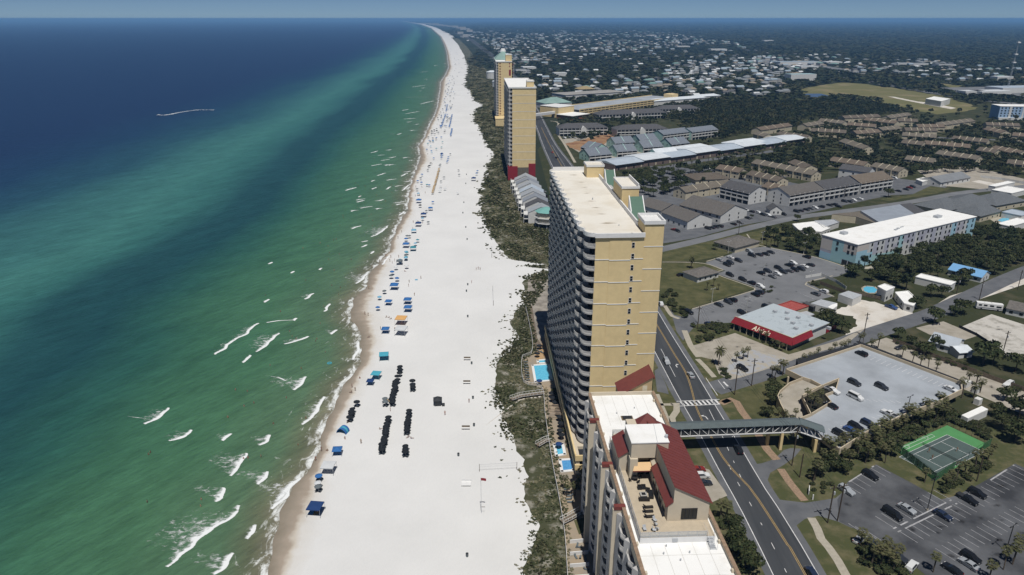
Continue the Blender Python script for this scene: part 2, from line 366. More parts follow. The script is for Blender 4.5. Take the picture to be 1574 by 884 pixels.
LAY = [0.004]
def area(name, pts, m, z=None, px=True, jag=0.):
    q = PP(pts) if px else list(pts)
    if jag:
        r = []
        for a, b in zip(q, q[1:]+q[:1]):
            L_ = hypot(b[0]-a[0], b[1]-a[1]); n = max(1, int(L_/(jag*2.5)))
            for k in range(n):
                t = k/n; r.append((a[0]+(b[0]-a[0])*t+R.uniform(-jag, jag)*(k > 0), a[1]+(b[1]-a[1])*t+R.uniform(-jag, jag)*(k > 0)))
        q = r
    if z is None: LAY[0] += .004; z = LAY[0]
    me = MB(); a = sum(q[i][0]*q[(i+1) % len(q)][1]-q[(i+1) % len(q)][0]*q[i][1] for i in range(len(q)))
    if a < 0: q = q[::-1]
    me.poly([(x, y, z) for x, y in q], m)
    o = me.build(name); tag(o, kind='structure'); return o
def ribbon(pts, w, z, m, mb=None, offs=0.):
    mb = mb or MB(); n = len(pts); L_ = []
    for i in range(n):
        a = pts[max(0, i-1)]; b = pts[min(n-1, i+1)]; dx, dy = b[0]-a[0], b[1]-a[1]; l = hypot(dx, dy) or 1; nx, ny = -dy/l, dx/l
        L_.append(((pts[i][0]+nx*(offs+w/2), pts[i][1]+ny*(offs+w/2)), (pts[i][0]+nx*(offs-w/2), pts[i][1]+ny*(offs-w/2))))
    for (a, b), (c, d) in zip(L_, L_[1:]):
        mb.poly([(*b, z), (*d, z), (*c, z), (*a, z)], m)
    return mb
def dens(pts, step=4.):       # resample + smooth polyline
    out = []
    n = len(pts)
    for i in range(n-1):
        p0 = pts[max(0, i-1)]; p1 = pts[i]; p2 = pts[i+1]; p3 = pts[min(n-1, i+2)]
        k = max(1, int(hypot(p2[0]-p1[0], p2[1]-p1[1])/step))
        for j in range(k):
            t = j/k; t2 = t*t; t3 = t2*t
            out.append(tuple(.5*((2*p1[c])+(-p0[c]+p2[c])*t+(2*p0[c]-5*p1[c]+4*p2[c]-p3[c])*t2+(-p0[c]+3*p1[c]-3*p2[c]+p3[c])*t3) for c in (0, 1)))
    out.append(pts[-1]); return out
def dashes(pts, w, z, m, on, off, mb, offs=0., start=0.):
    # walk the polyline
    acc = -start; seg = []
    P_ = dens(pts, 1.)
    for a, b in zip(P_, P_[1:]):
        l = hypot(b[0]-a[0], b[1]-a[1]); ph = acc % (on+off)
        if ph < on: seg.append(a)
        else:
            if len(seg) > 1: ribbon(seg, w, z, m, mb, offs)
            seg = []
        acc += l
    if len(seg) > 1: ribbon(seg, w, z, m, mb, offs)

# base parcels
area('scrubland', [(870,900),(846,560),(845,300),(826,230),(880,180),(1100,150),(1574,150),(1900,240),(1900,900)], scrub, z=.004)
area('grass_verge', [(1005,470),(1300,560),(1400,640),(1800,700),(1800,1000),(1000,1000)], verge, z=.008)
LAY[0] = .006
# main road in world coordinates
RL = [(62.9,60),(62.6,146),(61.2,180),(60.0,206),(58.7,225),(57.4,256),(54.5,320),(49,430),(42.5,540),(37.3,631),(33,760),(30.5,890),(24,1100),(8,1500),(-30,2100),(-88,2780),(-190,3900),(-323,5272),(-620,7600)]
RR = [(74.5,60),(73.3,147),(71.9,170),(71.0,197),(70.2,215),(69.4,238),(67.9,266),(66.5,300),(62,430),(57.5,560),(54.2,640),(46,760),(42,890),(36,1100),(20,1500),(-16,2100),(-70,2780),(-168,3900),(-298,5272),(-590,7600)]
RLd = dens(RL, 8); RRd = dens(RR, 8)
def wid(a, off):    # offset polyline sideways in x
    return [(x+off, y) for x, y in a]
def between(name, A, B, m, z):
    mb = MB(); ys_ = sorted({round(p[1], 1) for p in A}); IA = [(p[1], p[0]) for p in A]; IB = [(p[1], p[0]) for p in B]
    for a, b in zip(ys_, ys_[1:]):
        mb.poly([(interp(a, IA), a, z), (interp(a, IB), a, z), (interp(b, IB), b, z), (interp(b, IA), b, z)], m)
    o = mb.build(name); tag(o, kind='structure'); return o
between('road', wid(RLd, -2.0), wid(RRd, 2.0), asph_mid, .030)
between('road_lane', wid(RLd, .1), wid(RRd, -.1), asphalt, .034)
mk = MB()
z_ = .040
for q, o_ in ((RLd, 0), (RRd, 0)): ribbon([p for p in q if p[1] < 1300], .22, z_, linew, mk)
YL = [(70.8,60),(70.4,137),(69.9,147),(69.1,157),(68.4,165),(67.6,171),(65.6,178),(64.1,186),(63.6,196),(63.2,206),(63.3,216),(64.4,226),(65.5,241),(64.6,257),(63.4,281),(61.5,320),(56,430),(50.5,540),(45.7,631),(40,760),(36,890)]
YLd = dens(YL, 4)
for o_ in (-.2, .2): ribbon(YLd, .16, z_, liney, mk, o_)
dashes([(66.5,60),(66.2,130),(66,150),(65.5,165),(64.8,176),(65,186)], .16, z_, linew, 3., 5.5, mk)
dashes([(66.6,175),(67.0,190),(67.2,197)], .16, z_, linew, 2.5, 4.5, mk)
ribbon([(67.2,196),(67.3,214)], .16, z_, linew, mk)
dashes([(70.4,197),(70.4,214)], .16, z_, linew, 1., 2., mk)
ribbon([(60.9,238),(60.2,262)], .16, z_, linew, mk)
ribbon([(59.0,285),(54.5,400),(44,630)], .14, z_, linew, mk)
ribbon([(51.5,540),(48,640),(42,760)], .14, z_, linew, mk, 0)
ribbon([(P(1085,581)),(P(1103,608))], .22, z_, linew, mk); ribbon([P(1104,585), P(1114,598)], .22, z_, linew, mk)
ribbon([P(1112,587), P(1119,594)], .7, z_, linew, mk)
# crosswalk
cwa, cwb = P(1040,617), P(1106,614)
cya, cyb = P(1042,624.5), P(1107,621.5)
ribbon([cwa, cwb], .3, z_+.002, linew, mk); ribbon([cya, cyb], .3, z_+.002, linew, mk)
for k in range(9):
    t = (k+.9)/9.6
    a = P(1042+64*t-2, 617.8-3*t); b = P(1044+64*t+2, 623.8-3*t); ribbon([a, b], .75, z_, linew, mk)
def arrow(u, v, ang, flip):
    c = P(u, v); pts = [(0, -1.6), (0, .2), (-.5*flip, .8)]; ca, sa = cos(ang), sin(ang)
    tr = lambda p: (c[0]+p[0]*ca-p[1]*sa, c[1]+p[0]*sa+p[1]*ca)
    ribbon([tr(p) for p in pts], .3, z_, linew, mk)
    mk.poly([(*tr(p), z_) for p in ((-.3*flip, 1.3), (-.35*flip, .25), (-1.5*flip, 1.0))], linew)
arrow(1085, 641, .2, 1); arrow(1039, 562, .1, -1)
tag(mk.build('road_markings'), kind='structure')
# side streets
def street(name, px, w, m, z):
    q = dens(PP(px), 6); o = ribbon(q, w, z, m).build(name); tag(o, kind='structure'); return q
SR1 = street('side_street', [(1095,598),(1135,586),(1180,572),(1260,541),(1330,516),(1400,493),(1440,479),(1500,451),(1574,418),(1700,370)], 9.2, asph_mid, .026)
SR2 = street('side_street', [(1005,386),(1082,368),(1158,349),(1222,335),(1288,326),(1390,312),(1467,298),(1517,292),(1600,284),(1750,270)], 8., asph_pale, .022)
HW = street('highway', [(960,62),(993,66),(1036,74),(1082,81),(1113,87),(1171,92),(1214,99),(1265,109),(1316,122),(1403,137),(1454,146),(1530,156),(1620,166),(1750,178)], 26, asph_pale, .05)
street('street', [(858,152),(900,140),(1000,128),(1110,112),(1200,104)], 12, asph_mid, .05)
street('street', [(752,90),(860,78),(980,70),(1080,66)], 12, asph_mid, .05)
street('street', [(1000,262),(1060,250),(1130,240),(1190,232)], 9, asph_mid, .03)
street('street', [(1380,205),(1450,212),(1530,215),(1620,222)], 9, asph_mid, .03)
street('street', [(1215,270),(1160,282),(1210,300)], 6, asph_mid, .03)
# driveway mouths
area('driveway', [(1030,474),(1036,484),(1048,487),(1060,480),(1073,496),(1058,513),(1050,524),(1040,510)], asph_mid, z=.042)
area('driveway', [(1160,714),(1172,712),(1190,706),(1205,692),(1215,689),(1232,690),(1222,702),(1206,714),(1184,727),(1180,738),(1196,768),(1238,773),(1284,766),(1294,758),(1302,742),(1320,760),(1330,790),(1310,812),(1288,802),(1258,793),(1237,798),(1224,808),(1222,822)], asph_mid, z=.042)
area('driveway', [(1006,570),(1012,566),(1024,592),(1028,606),(1010,602)], asph_mid, z=.044)
area('driveway', [(1055,706),(1066,716),(1090,722),(1112,752),(1118,762),(1095,772),(1084,768),(1062,740)], concrete, z=.046)
# lots
LOTA = [(1084,404),(1112,395),(1145,382),(1178,379),(1255,395),(1313,414),(1288,425),(1239,434),(1282,455),(1250,463),(1195,473),(1172,490),(1133,489),(1125,496),(1072,498),(1058,482),(1064,475),(1161,446),(1160,441),(1102,421),(1115,416)]
area('parking_lot', LOTA, asph_pale, z=.020)
area('parking_lot', [(1018,420-8),(1012,375),(1034,372),(1068,366),(1142,346),(1232,330),(1340,306),(1370,300),(1440,297),(1460,284),(1385,275),(1360,262),(1240,285),(1160,270),(1130,262),(1000,255),(975,300)], asph_mid, z=.012)
area('parking_lot', [(1075,548),(1062,532),(1074,529),(1130,512),(1212,545),(1290,523),(1306,515),(1330,505),(1300,530),(1240,546),(1196,562),(1140,580),(1122,584),(1105,575),(1096,553)], concrete, z=.028)
area('parking_lot', [(1128,545),(1150,536),(1208,551),(1195,561),(1140,578),(1110,572),(1120,560)], mat('worn_lot_paint', (.33,.34,.36), .9, .2, col2=(.36,.33,.27), scale=.3, lo=.45, hi=.6), z=.050)
LOTB = [(1347,714),(1400,742),(1447,768),(1470,762),(1502,746),(1560,713),(1650,752),(1700,800),(1640,940),(1560,960),(1500,905),(1430,890),(1390,858),(1352,833),(1316,814),(1290,802),(1287,768),(1294,758),(1302,742)]
area('parking_lot', LOTB, asph_dark, z=.054)
# lawns
area('lawn', [(1014,383),(1082,373),(1130,361),(1146,372),(1136,383),(1110,393),(1068,401),(1014,402)], lawn, z=.016)
area('lawn', [(1134,361),(1216,345),(1240,352),(1222,366),(1170,379),(1150,374)], lawn, z=.016)
area('lawn', [(1014,404),(1082,405),(1111,415),(1100,421),(1159,443),(1064,473),(1050,482),(1030,475),(1014,450)], lawn, z=.016)
area('lawn', [(1365,309),(1440,297),(1462,290),(1430,286),(1400,300),(1352,306)], lawn, z=.016)
area('lawn', [(1085,372),(1060,378),(1055,383),(1020,390),(1016,402),(1086,396)], lawn, z=.018)
area('lawn', [(1108,612),(1130,606),(1200,588),(1215,610),(1215,660),(1160,660),(1128,612)], lawn, z=.018)
area('lawn', [(1010,600),(1040,613),(1050,655),(1030,655),(1005,620)], lawn, z=.014)
# sidewalks
def walk(px, w, m=pale_walk, z=.058):
    o = ribbon(dens(PP(px), 3), w, z, m).build('sidewalk'); tag(o, kind='structure'); return o
walk([(1022,470),(1033,486),(1044,490)], 1.8); walk([(1052,508),(1062,532),(1074,549)], 2.4)
walk([(1072,552),(1084,564),(1098,580)], 2.); walk([(1110,618),(1124,614),(1132,618),(1140,632),(1154,650),(1168,672),(1180,692),(1194,707)], 2.6, brick_walk)
walk([(1108,621),(1122,615)], 2.6, brick_walk)
walk([(1200,721),(1214,742),(1226,757),(1237,770)], 2.3, brick_walk); walk([(1247,796),(1256,812),(1262,828),(1274,842),(1288,862),(1300,884),(1320,920)], 2.2)
walk([(1009,606),(1018,628),(1028,652)], 2.); walk([(1032,622),(1040,620),(1040,632),(1033,642),(1035,655)], 2.2); walk([(1012,622),(1034,622)], 1.5)
walk([(1018,403),(1040,403),(1082,405),(1112,415)], .8); walk([(1148,360),(1160,374),(1180,380),(1255,396),(1310,414)], .8, z=.062)
walk([(1112,394),(1086,402)], .8); walk([(1111,416),(1100,421),(1160,443),(1160,446),(1064,475)], .7)
walk([(1280,424),(1240,434),(1238,438),(1282,456)], .8)
walk([(1297,407),(1330,412),(1350,409)], 3.5)
walk([(846,186),(858,189),(857,204),(868,222),(884,250)], 2.5, pale_walk, .07)
area('sand_lot', [(1276,481),(1324,461),(1350,466),(1395,478),(1412,487),(1380,500),(1340,514),(1312,522),(1300,516),(1318,500),(1312,486)], sandlot, z=.018, jag=.7)
area('concrete_lot', [(1474,504),(1524,483),(1574,499),(1700,520),(1700,560),(1600,560),(1543,545),(1505,517)], slab, z=.018)
area('dirt_lot', [(1408,504),(1450,494),(1474,504),(1503,516),(1479,524),(1428,514)], concrete, z=.016)
area('parking_lot', [(1318,534),(1362,519),(1437,545),(1519,578),(1600,604),(1720,640),(1720,700),(1600,650),(1548,626),(1476,596),(1420,572)], concrete, z=.016)
area('dirt_path', [(1340,505),(1372,498),(1440,480),(1436,470),(1460,455),(1574,420),(1700,380),(1700,395),(1500,462)], sandlot, z=.008)
FIELD = [(1215,142),(1245,134),(1290,127),(1330,129),(1400,139),(1450,148),(1490,160),(1500,168),(1440,176),(1390,166),(1340,155),(1300,150),(1260,148)]
area('field', FIELD, field, z=.03, jag=6)
area('field', [(1385,125),(1440,131),(1500,140),(1480,132),(1420,125)], field, z=.03, jag=6)
area('pond', [(1230,147),(1240,144),(1262,144),(1277,148),(1268,152),(1240,152)], mat('pond_water', (.07,.10,.15), .2, .5), z=.1)
area('path', [(1364,148),(1375,149),(1410,156),(1428,158),(1470,166),(1462,168),(1420,160),(1380,152)], sandlot, z=.06)
area('parking_lot', [(1440,135),(1530,133),(1600,135),(1600,150),(1540,150),(1470,145)], asph_pale, z=.06)
area('parking_lot', [(1160,90),(1230,96),(1330,110),(1330,118),(1260,106),(1180,98)], asph_pale, z=.07)
area('parking_lot', [(1410,262),(1490,255),(1574,275),(1574,300),(1500,290),(1440,285)], concrete, z=.016)
area('parking_lot', [(865,214),(930,208),(960,222),(1000,240),(1000,255),(935,262),(870,222)], concrete, z=.016)
area('construction_site', [(866,222),(930,206),(960,206),(935,216),(925,228),(890,232)], mat('orange_earth', (.34,.22,.12), .9, .1, col2=(.2,.1,.06), scale=.08), z=.022, jag=2)
# ================= BIG TOWERS =================
picket = mat('railing_paint', (.54, .53, .51), .6, .3)
def tolocal(root, x, y):
    a = root.rotation_euler[2]; dx, dy = x-root.location[0], y-root.location[1]
    return (dx*cos(a)+dy*sin(a), -dx*sin(a)+dy*cos(a))
def pil(root, u, v, z): return tolocal(root, *P(u, v, z))
def rail_mesh(line, h, z=0., step=.3, w=.045, m=None, top=.06):
    mb = MB()
    for a, b in zip(line, line[1:]):
        l = hypot(b[0]-a[0], b[1]-a[1]); n = max(1, round(l/step))
        mb.bar((*a, z+h), (*b, z+h), top); mb.bar((*a, z+.12), (*b, z+.12), top*.7)
        for k in range(n):
            t = k/n; x = a[0]+(b[0]-a[0])*t; y = a[1]+(b[1]-a[1])*t
            i = len(mb.v)
            for zz in (z+.1, z+h):
                for s_, q in ((-w, -w), (w, -w), (w, w), (-w, w)): mb.v.append((x+s_, y+q, zz))
            for q in range(4): mb.f.append((i+q, i+(q+1) % 4, i+4+(q+1) % 4, i+4+q)); mb.m.append(0)
    return mb
def floors(root, outline, zs, inner, slab_t, slab_m, rail_m, h=1.1, glass=None, step=.26, w=.06, ind=None):
    """one balcony part per floor (slab) with a railing sub-part; outline is the outer edge"""
    b0 = None
    for i, z in enumerate(zs):
        if b0 is None:
            s_ = MB(); s_.prism(list(outline)+list(inner), 0, slab_t, slab_m); b0 = s_.build('balcony', slab_m, root)
            r0 = rail_mesh(outline, h, slab_t, step, w).build('railing', rail_m, b0)
            b0.location = (0, 0, z)
        else:
            c = dup(b0, (0, 0, z), parent=root)
    if glass:
        rest = MB(); g0 = {}
        for z in zs:
            for j, q in enumerate(glass):
                if ind and ind[0] <= j < ind[1]:
                    if j in g0: dup(g0[j], (0, 0, z), parent=root)
                    else: b_ = MB(); b_.box(*q); g0[j] = b_.build('balcony_door', dark_glass, root); g0[j].location = (0, 0, z)
                else: rest.box(q[0], q[1], q[2], q[3], q[4]+z, q[5]+z)
        tag(rest.build('balcony_doors_beyond', dark_glass, root), kind='stuff')
    kids(b0)
# ---- T1: tall yellow tower with scalloped balconies ----
T1 = tag(empty('condo_tower', (19.8, 183.3, 0), .052), 'tall yellow condominium tower with cream roof and scalloped balconies, nearest of the yellow towers', 'tower')
H1 = 71.0; L1 = 87.; NB = 12; FH = 3.2; W1 = 21.
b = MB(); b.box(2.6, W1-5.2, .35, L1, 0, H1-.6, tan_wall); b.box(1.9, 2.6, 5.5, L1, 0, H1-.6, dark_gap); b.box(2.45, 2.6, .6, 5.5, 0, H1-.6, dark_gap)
b.box(6.4, 12.2, .0, .35, 0, H1-.6, tan_wall); b.box(12.2, 15.75, .15, .35, 0, H1-.6, tan_wall); b.box(2.6, 6.4, .12, .35, 0, H1-.6, tan_wall)
b.build('wall', None, T1)
b = MB(); b.box(15.8, W1, .5, 8.5, 0, H1+2.6, tan_wall); b.box(15.8, W1-.4, 8.5, L1, 0, H1-3, tan_wall); b.build('side_wing', None, T1)
# bands
def band(*q): b = MB(); b.box(*q); b.build('trim_band', white_paint, T1)
for k in range(1, 12):
    z = H1-.6-k*2*FH
    if z < 2: break
    band(2.6, 6.4, .02, .12, z-.1, z+.1); band(6.4, 12.25, -.1, 0, z-.3, z-.1); band(12.25, 15.75, .06, .15, z, z+.2)
for k in range(11): z = H1-3.6-k*2*FH; band(15.75, W1+.1, .42, .5, z-.1, z+.1)
# roof with parapet
scal = []
for k in range(NB):
    y0 = 5.+(L1-5.)*k/NB; dy = (L1-5.)/NB
    for j in range(6): t = j/6; scal.append((.25-1.45*sin(pi*t)**.6, y0+dy*t))
scal.append((.25, L1))
corner = [(2.55, .0), (1.9, -.05), (1.2, .25), (.55, .8), (.1, 1.6), (-.15, 2.6), (-.1, 3.8)]
outl = corner+scal
rf = MB(); rpts = outl+[(W1-5.25, L1), (W1-5.25, .0)]
rf.prism(rpts, H1-.6, H1-.15, white_paint, cream_memb); rf.build('roof', None, T1)
def soft(name, pos_f, mats_, parent=None):
    V, F, A = pos_f; o = npmesh(name, V, F, mats_, None, parent); at = o.data.attributes.new('soft', 'FLOAT', 'POINT'); at.data.foreach_set('value', np.array(A, dtype=np.float32)); return o
def softmat(name, col, scale, gain, lo, hi, rough=.9, stretch=(1, 1, 1), det=8):
    m = bpy.data.materials.new(name); m.use_nodes = True; nt = m.node_tree; N = nt.nodes; L = nt.links; b = N['Principled BSDF']; b.inputs['Base Color'].default_value = (*col, 1); b.inputs['Roughness'].default_value = rough; b.inputs['Specular IOR Level'].default_value = .2
    at = N.new('ShaderNodeAttribute'); at.attribute_name = 'soft'; g = N.new('ShaderNodeNewGeometry'); mp = N.new('ShaderNodeMapping'); mp.inputs['Scale'].default_value = stretch; L.new(g.outputs['Position'], mp.inputs[0])
    nz = N.new('ShaderNodeTexNoise'); nz.inputs['Scale'].default_value = scale; nz.inputs['Detail'].default_value = det; nz.inputs['Roughness'].default_value = .68; nz.inputs['Distortion'].default_value = .6; L.new(mp.outputs[0], nz.inputs[0])
    mu = N.new('ShaderNodeMath'); mu.operation = 'MULTIPLY_ADD'; mu.inputs[1].default_value = gain; L.new(at.outputs['Fac'], mu.inputs[0]); 
    ng = N.new('ShaderNodeMath'); ng.operation = 'SUBTRACT'; ng.inputs[0].default_value = 0.; L.new(nz.outputs[0], ng.inputs[1]); L.new(ng.outputs[0], mu.inputs[2])
    mr = N.new('ShaderNodeMapRange'); mr.interpolation_type = 'SMOOTHSTEP'; mr.inputs[1].default_value = lo; mr.inputs[2].default_value = hi; L.new(mu.outputs[0], mr.inputs[0]); L.new(mr.outputs[0], b.inputs['Alpha']); return m
stain = softmat('roof_stain_dirt', (.27, .19, .10), .8, .72, -.12, .45, stretch=(.35, 1.6, 1))
for (u, v, hw_, hd_) in ((882, 269, 4.2, 2.0), (893, 280, 3., 1.8), (899, 288, 3.4, 1.8), (902, 297, 2.6, 1.4), (908, 309, 4.2, 2.2), (917, 319, 3.8, 1.8), (926, 329, 3.6, 1.5), (936, 343, 5.2, 2.2), (1000, 352, 1, 1)):
    cx, cy_ = pil(T1, u, v, H1-.14); 
    if cx > 14: continue
    V, F, A = [], [], []; n = 12
    for i in range(n+1):
        for j in range(n+1): a, b_ = i/n*2-1, j/n*2-1; V.append((cx+a*hw_, cy_+b_*hd_, H1-.142)); A.append(max(0, 1-sqrt(a*a+b_*b_)))
    F = [(i*(n+1)+j, (i+1)*(n+1)+j, (i+1)*(n+1)+j+1, i*(n+1)+j+1) for i in range(n) for j in range(n)]; soft('roof_stain', (V, F, A), [stain], T1)
pp = MB()
def wall_line(mb, line, z0, z1, t, m=None):
    for a, b in zip(line, line[1:]):
        l = hypot(b[0]-a[0], b[1]-a[1]); c = ((a[0]+b[0])/2, (a[1]+b[1])/2)
        if l > .01: mb.obox(c, ((b[0]-a[0])/l, (b[1]-a[1])/l), l+t*.6, t, z0, z1, m)
wall_line(pp, outl[::1], H1-.5, H1+.55, .35)
wall_line(pp, [(2.5, -.18), (12.2, -.18), (15.7, -.1)], H1-.75, H1+.45, .5)
wall_line(pp, [(W1-5.2, 8.6), (W1-5.2, L1-.2)], H1-.5, H1+1.1, .4)
wall_line(pp, [(.3, L1-.2), (W1-5.2, L1-.2)], H1-.5, H1+1.3, .35)
pp.box(15.5, W1+.3, .2, 8.8, H1+2.6, H1+2.9); pp.box(15.5, W1+.3, .2, .6, H1+2.9, H1+3.6); pp.box(W1-.1, W1+.3, .6, 8.8, H1+2.9, H1+3.6)
pp.box(15.5, 15.9, .6, 8.8, H1+2.9, H1+3.6); pp.box(15.9, W1-.1, 8.4, 8.8, H1+2.9, H1+3.6)
pp.build('parapet', white_paint, T1)
# windows
for k in range(21):
    z = H1-3.0-k*FH; wf = MB(); wf.box(12.42, 13.28, .09, .15, z-.78, z+.78); w_ = wf.build('window', white_paint, T1)
    wp = MB(); wp.box(12.5, 13.2, .06, .088, z+.06, z+.7); wp.box(12.5, 13.2, .06, .088, z-.7, z-.06); wp.build('pane', dark_glass, w_)
# balcony floors on the sea side
gl = []
for k in range(NB):
    y0 = 5.+(L1-5.)*k/NB; dy = (L1-5.)/NB
    gl.append((1.82, 1.9, y0+.5, y0+dy*.56, .3, 2.6))
zs = [H1-.6-FH*(k+1) for k in range(21)]
floors(T1, outl, zs, [(2.58, L1), (2.58, 5.6), (2.58, .12)], .25, grey_conc, picket, glass=gl, step=.2, w=.055, ind=(0, 4))
fn = MB()
for k in range(NB+1):
    y0 = 5.+(L1-5.)*k/NB
    fn.box(.35, 1.9, y0-.14, y0+.14, 3, H1-.6)
for k in range(NB):      # solid half of every bay
    y0 = 5.+(L1-5.)*(k+.56)/NB; fn.box(-.55, 1.9, y0, y0+(L1-5)/NB*.44-.14, 3, H1-.6)
fn.build('bay_divider', grey_conc, T1)
# roof rooms and green slopes along the inland side
def room(root, name, x0, x1, y0, y1, z0, z1, wm, cap=.45, capm=None):
    b = MB(); b.box(x0, x1, y0, y1, z0, z1, wm); b.box(x0-.15, x1+.15, y0-.15, y1+.15, z1, z1+.06, cream_memb)
    c = capm or white_paint
    b.box(x0-.2, x1+.2, y0-.2, y0, z1-.3, z1+cap, c); b.box(x0-.2, x1+.2, y1, y1+.2, z1-.3, z1+cap, c)
    b.box(x0-.2, x0, y0, y1, z1-.3, z1+cap, c); b.box(x1, x1+.2, y0, y1, z1-.3, z1+cap, c)
    return b.build(name, None, root)
room(T1, 'roof_room', 15.9, 21.2, 33, 47, H1-3, H1+5.2, tan_wall)
b = MB(); b.box(20.8, 21.15, 33, 47.3, H1+5.2, H1+6.4, white_paint); b.box(15.95, 15.99, 36, 38, H1+.2, H1+3., dark_gap); b.build('parapet', None, T1)
room(T1, 'roof_room', 11.2, 17.4, 74, 81, H1-3, H1+4, tan_wall)
def green_slope(y0, y1, x0=16.2, x1=20.2, zt=None, zb=None):
    zt = zt or H1+4.6; zb = zb or H1-1.2
    b = MB(); b.mesh([(x0, y0, zb), (x1, y0, zb), (x1, y1, zt), (x0, y1, zt), (x0, y1, zb), (x1, y1, zb)], [(0, 1, 2, 3), (0, 3, 4), (1, 5, 2), (5, 4, 3, 2), (0, 4, 5, 1)], green_roof)
    for x in (x0, x1): b.mesh([(x-.14, y0, zb-.2), (x+.14, y0, zb-.2), (x+.14, y1, zt+.3), (x-.14, y1, zt+.3), (x-.14, y1, zb-.2), (x+.14, y1, zb-.2)], [(0, 1, 2, 3), (0, 3, 4), (1, 5, 2), (5, 4, 3, 2)], white_paint)
    return b.build('sloped_roof', None, T1)
green_slope(17, 24); green_slope(57, 64, 15.9, 19.2); green_slope(46, 51, 18.2, 21.6, H1+3, H1-2)
b = MB(); b.box(15.9, 16.9, 50, 56, H1-1, H1+1, grey_conc); b.cone((8, 40), H1-.15, .2, H1+.5, .2, steel); b.cone((10.5, 9), H1-.15, .12, H1+.3, .12, steel)
b.build('roof_unit', None, T1)
# podium with two parking levels
pd = tag(empty('parking_podium', (18.3, 183.3-7, 0), .052), 'low yellow parking podium wrapping the foot of the nearest yellow tower', 'podium')
b = MB(); b.box(.3, 1.4, .4, 94, 0, 6.0, tan_dull); b.box(1.4, 23, 6, 94, 0, 6., tan_dull); b.box(1.4, 23, .4, 6, 0, .3, concrete); b.build('wall', None, pd)
for z in (2.7, 5.9):
    b = MB(); b.box(0, 4.6, 0, .4, z-.9, z+.9, tan_wall); b.box(0, .3, .4, 94, z-.9, z+.9, tan_wall); b.box(.3, 23, .4, 6, z-1.1, z-.85, dark_gap); b.build('parapet', None, pd)
b = MB(); b.box(-.1, .4, .4, 94, 6.82, 7.0); b.build('coping', tan_wall, pd)

# ---- generic slab tower for the two farther towers ----
def far_tower(name, label, x, y, rz, W, L, H, fh, nb, endm, wincol, base, bands, balc_w=2.4):
    t = tag(empty(name, (x, y, 0), rz), label, 'tower')
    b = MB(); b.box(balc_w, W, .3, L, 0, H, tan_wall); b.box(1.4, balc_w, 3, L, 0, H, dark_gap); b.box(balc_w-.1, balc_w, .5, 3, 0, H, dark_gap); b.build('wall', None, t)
    n = int(H/fh)-1
    line = [(balc_w, .1), (.5, .1), (0, .6)]
    for k in range(nb):
        y0 = 1+(L-1)*k/nb; dy = (L-1)/nb
        line += [(.5, y0), (-.7, y0+dy*.25), (-.7, y0+dy*.75), (.5, y0+dy)]
    floors(t, line, [H-fh*(k+1) for k in range(n)], [(balc_w-.05, L), (balc_w-.05, .15)], .25, grey_conc, picket, step=.55, w=.13)
    f = MB()
    for k in range(nb+1):
        y0 = 1+(L-1)*k/nb; f.box(.3, 1.4, y0-.2, y0+.2, 3, H)
    f.box(0, .5, .1, .5, 3, H); f.build('bay_divider', grey_conc, t)
    r = MB(); r.box(-.6, W+.2, -.2, L, H, H+.25, white_paint, white_memb)
    for q in ((-.6, W+.2, -.2, .2), (-.6, W+.2, L-.4, L), (-.6, -.2, .2, L-.4), (W-.2, W+.2, .2, L-.4)): r.box(*q, H+.25, H+1.1, white_paint)
    r.build('roof', None, t)
    for k in range(bands):
        z = H-2-fh*(k*2+1); tb = MB(); tb.box(balc_w, W+.05, .2, .3, z, z+.25); tb.build('trim_band', white_paint, t)
    if wincol:
        for k in range(n):
            z = H-fh*(k+1)+.9
            w_ = MB(); w_.box(balc_w+1.3, balc_w+3.0, .2, .3, z, z+1.3, red_paint); w_.box(balc_w+1.6, balc_w+2.6, .16, .2, z+.15, z+1.15, dark_glass); w_.build('window', None, t)
        for k in range(2):
            z = H-fh*(k+1)+.6; w_ = MB(); w_.box(W-3.6, W-2.4, .2, .3, z, z+1.6, red_paint); w_.build('window', None, t)
        w_ = MB(); w_.box(W-3.8, W-1.4, .2, .3, H-16, H-9, red_paint); w_.build('panel', None, t)
        w_ = MB(); w_.box(W, W+2.2, 2, L, 0, H-1, dark_gap); w_.box(W+2.2, W+2.6, 2, 3, 0, H-1, white_paint)
        for k in range(n): w_.box(W, W+2.6, 1.8, L, H-fh*(k+1), H-fh*(k+1)+.4, red_paint if k % 3 == 0 else grey_conc)
        w_.build('rear_balconies', None, t)
    if base:
        w_ = MB(); w_.box(-.9, 7, -.15, 12, 0, 12, red_paint); w_.box(16, W+.1, -.15, .3, 0, 14, red_paint); w_.box(7, 16, -.4, .3, 0, 11, umber_shingle); w_.build('base_panel', None, t)
    return t
T2 = far_tower('condo_tower', 'square yellow tower with white bands and red base, middle of the three yellow towers', -2.4, 582, .048, 21.5, 92, 73.5, 3.2, 11, 0, False, True, 11, 2.6)
room(T2, 'roof_room', 14.5, 20, 4, 16, 73.5, 78.5, tan_wall)
T3 = far_tower('condo_tower', 'yellow tower with red windows and green pyramid roof behind it, farthest of the yellow towers', -19.5, 925, .048, 19.5, 100, 74.5, 3.2, 12, 0, True, False, 0, 2.6)
room(T3, 'roof_room', 12, 19.5, 5, 22, 74.5, 83, tan_wall)
b = MB(); b.mesh([(-1, 45, 75), (23, 45, 75), (23, 95, 75), (-1, 95, 75), (11, 70, 86)], [(0, 1, 4), (1, 2, 4), (2, 3, 4), (3, 0, 4)], mat('pale_green_roof', (.22, .33, .30), .6, .3, var=.1, scale=.1)); b.cone((11, 70), 84, 4, 88, 2.5, white_paint, 10); b.build('pyramid_roof', None, T3)
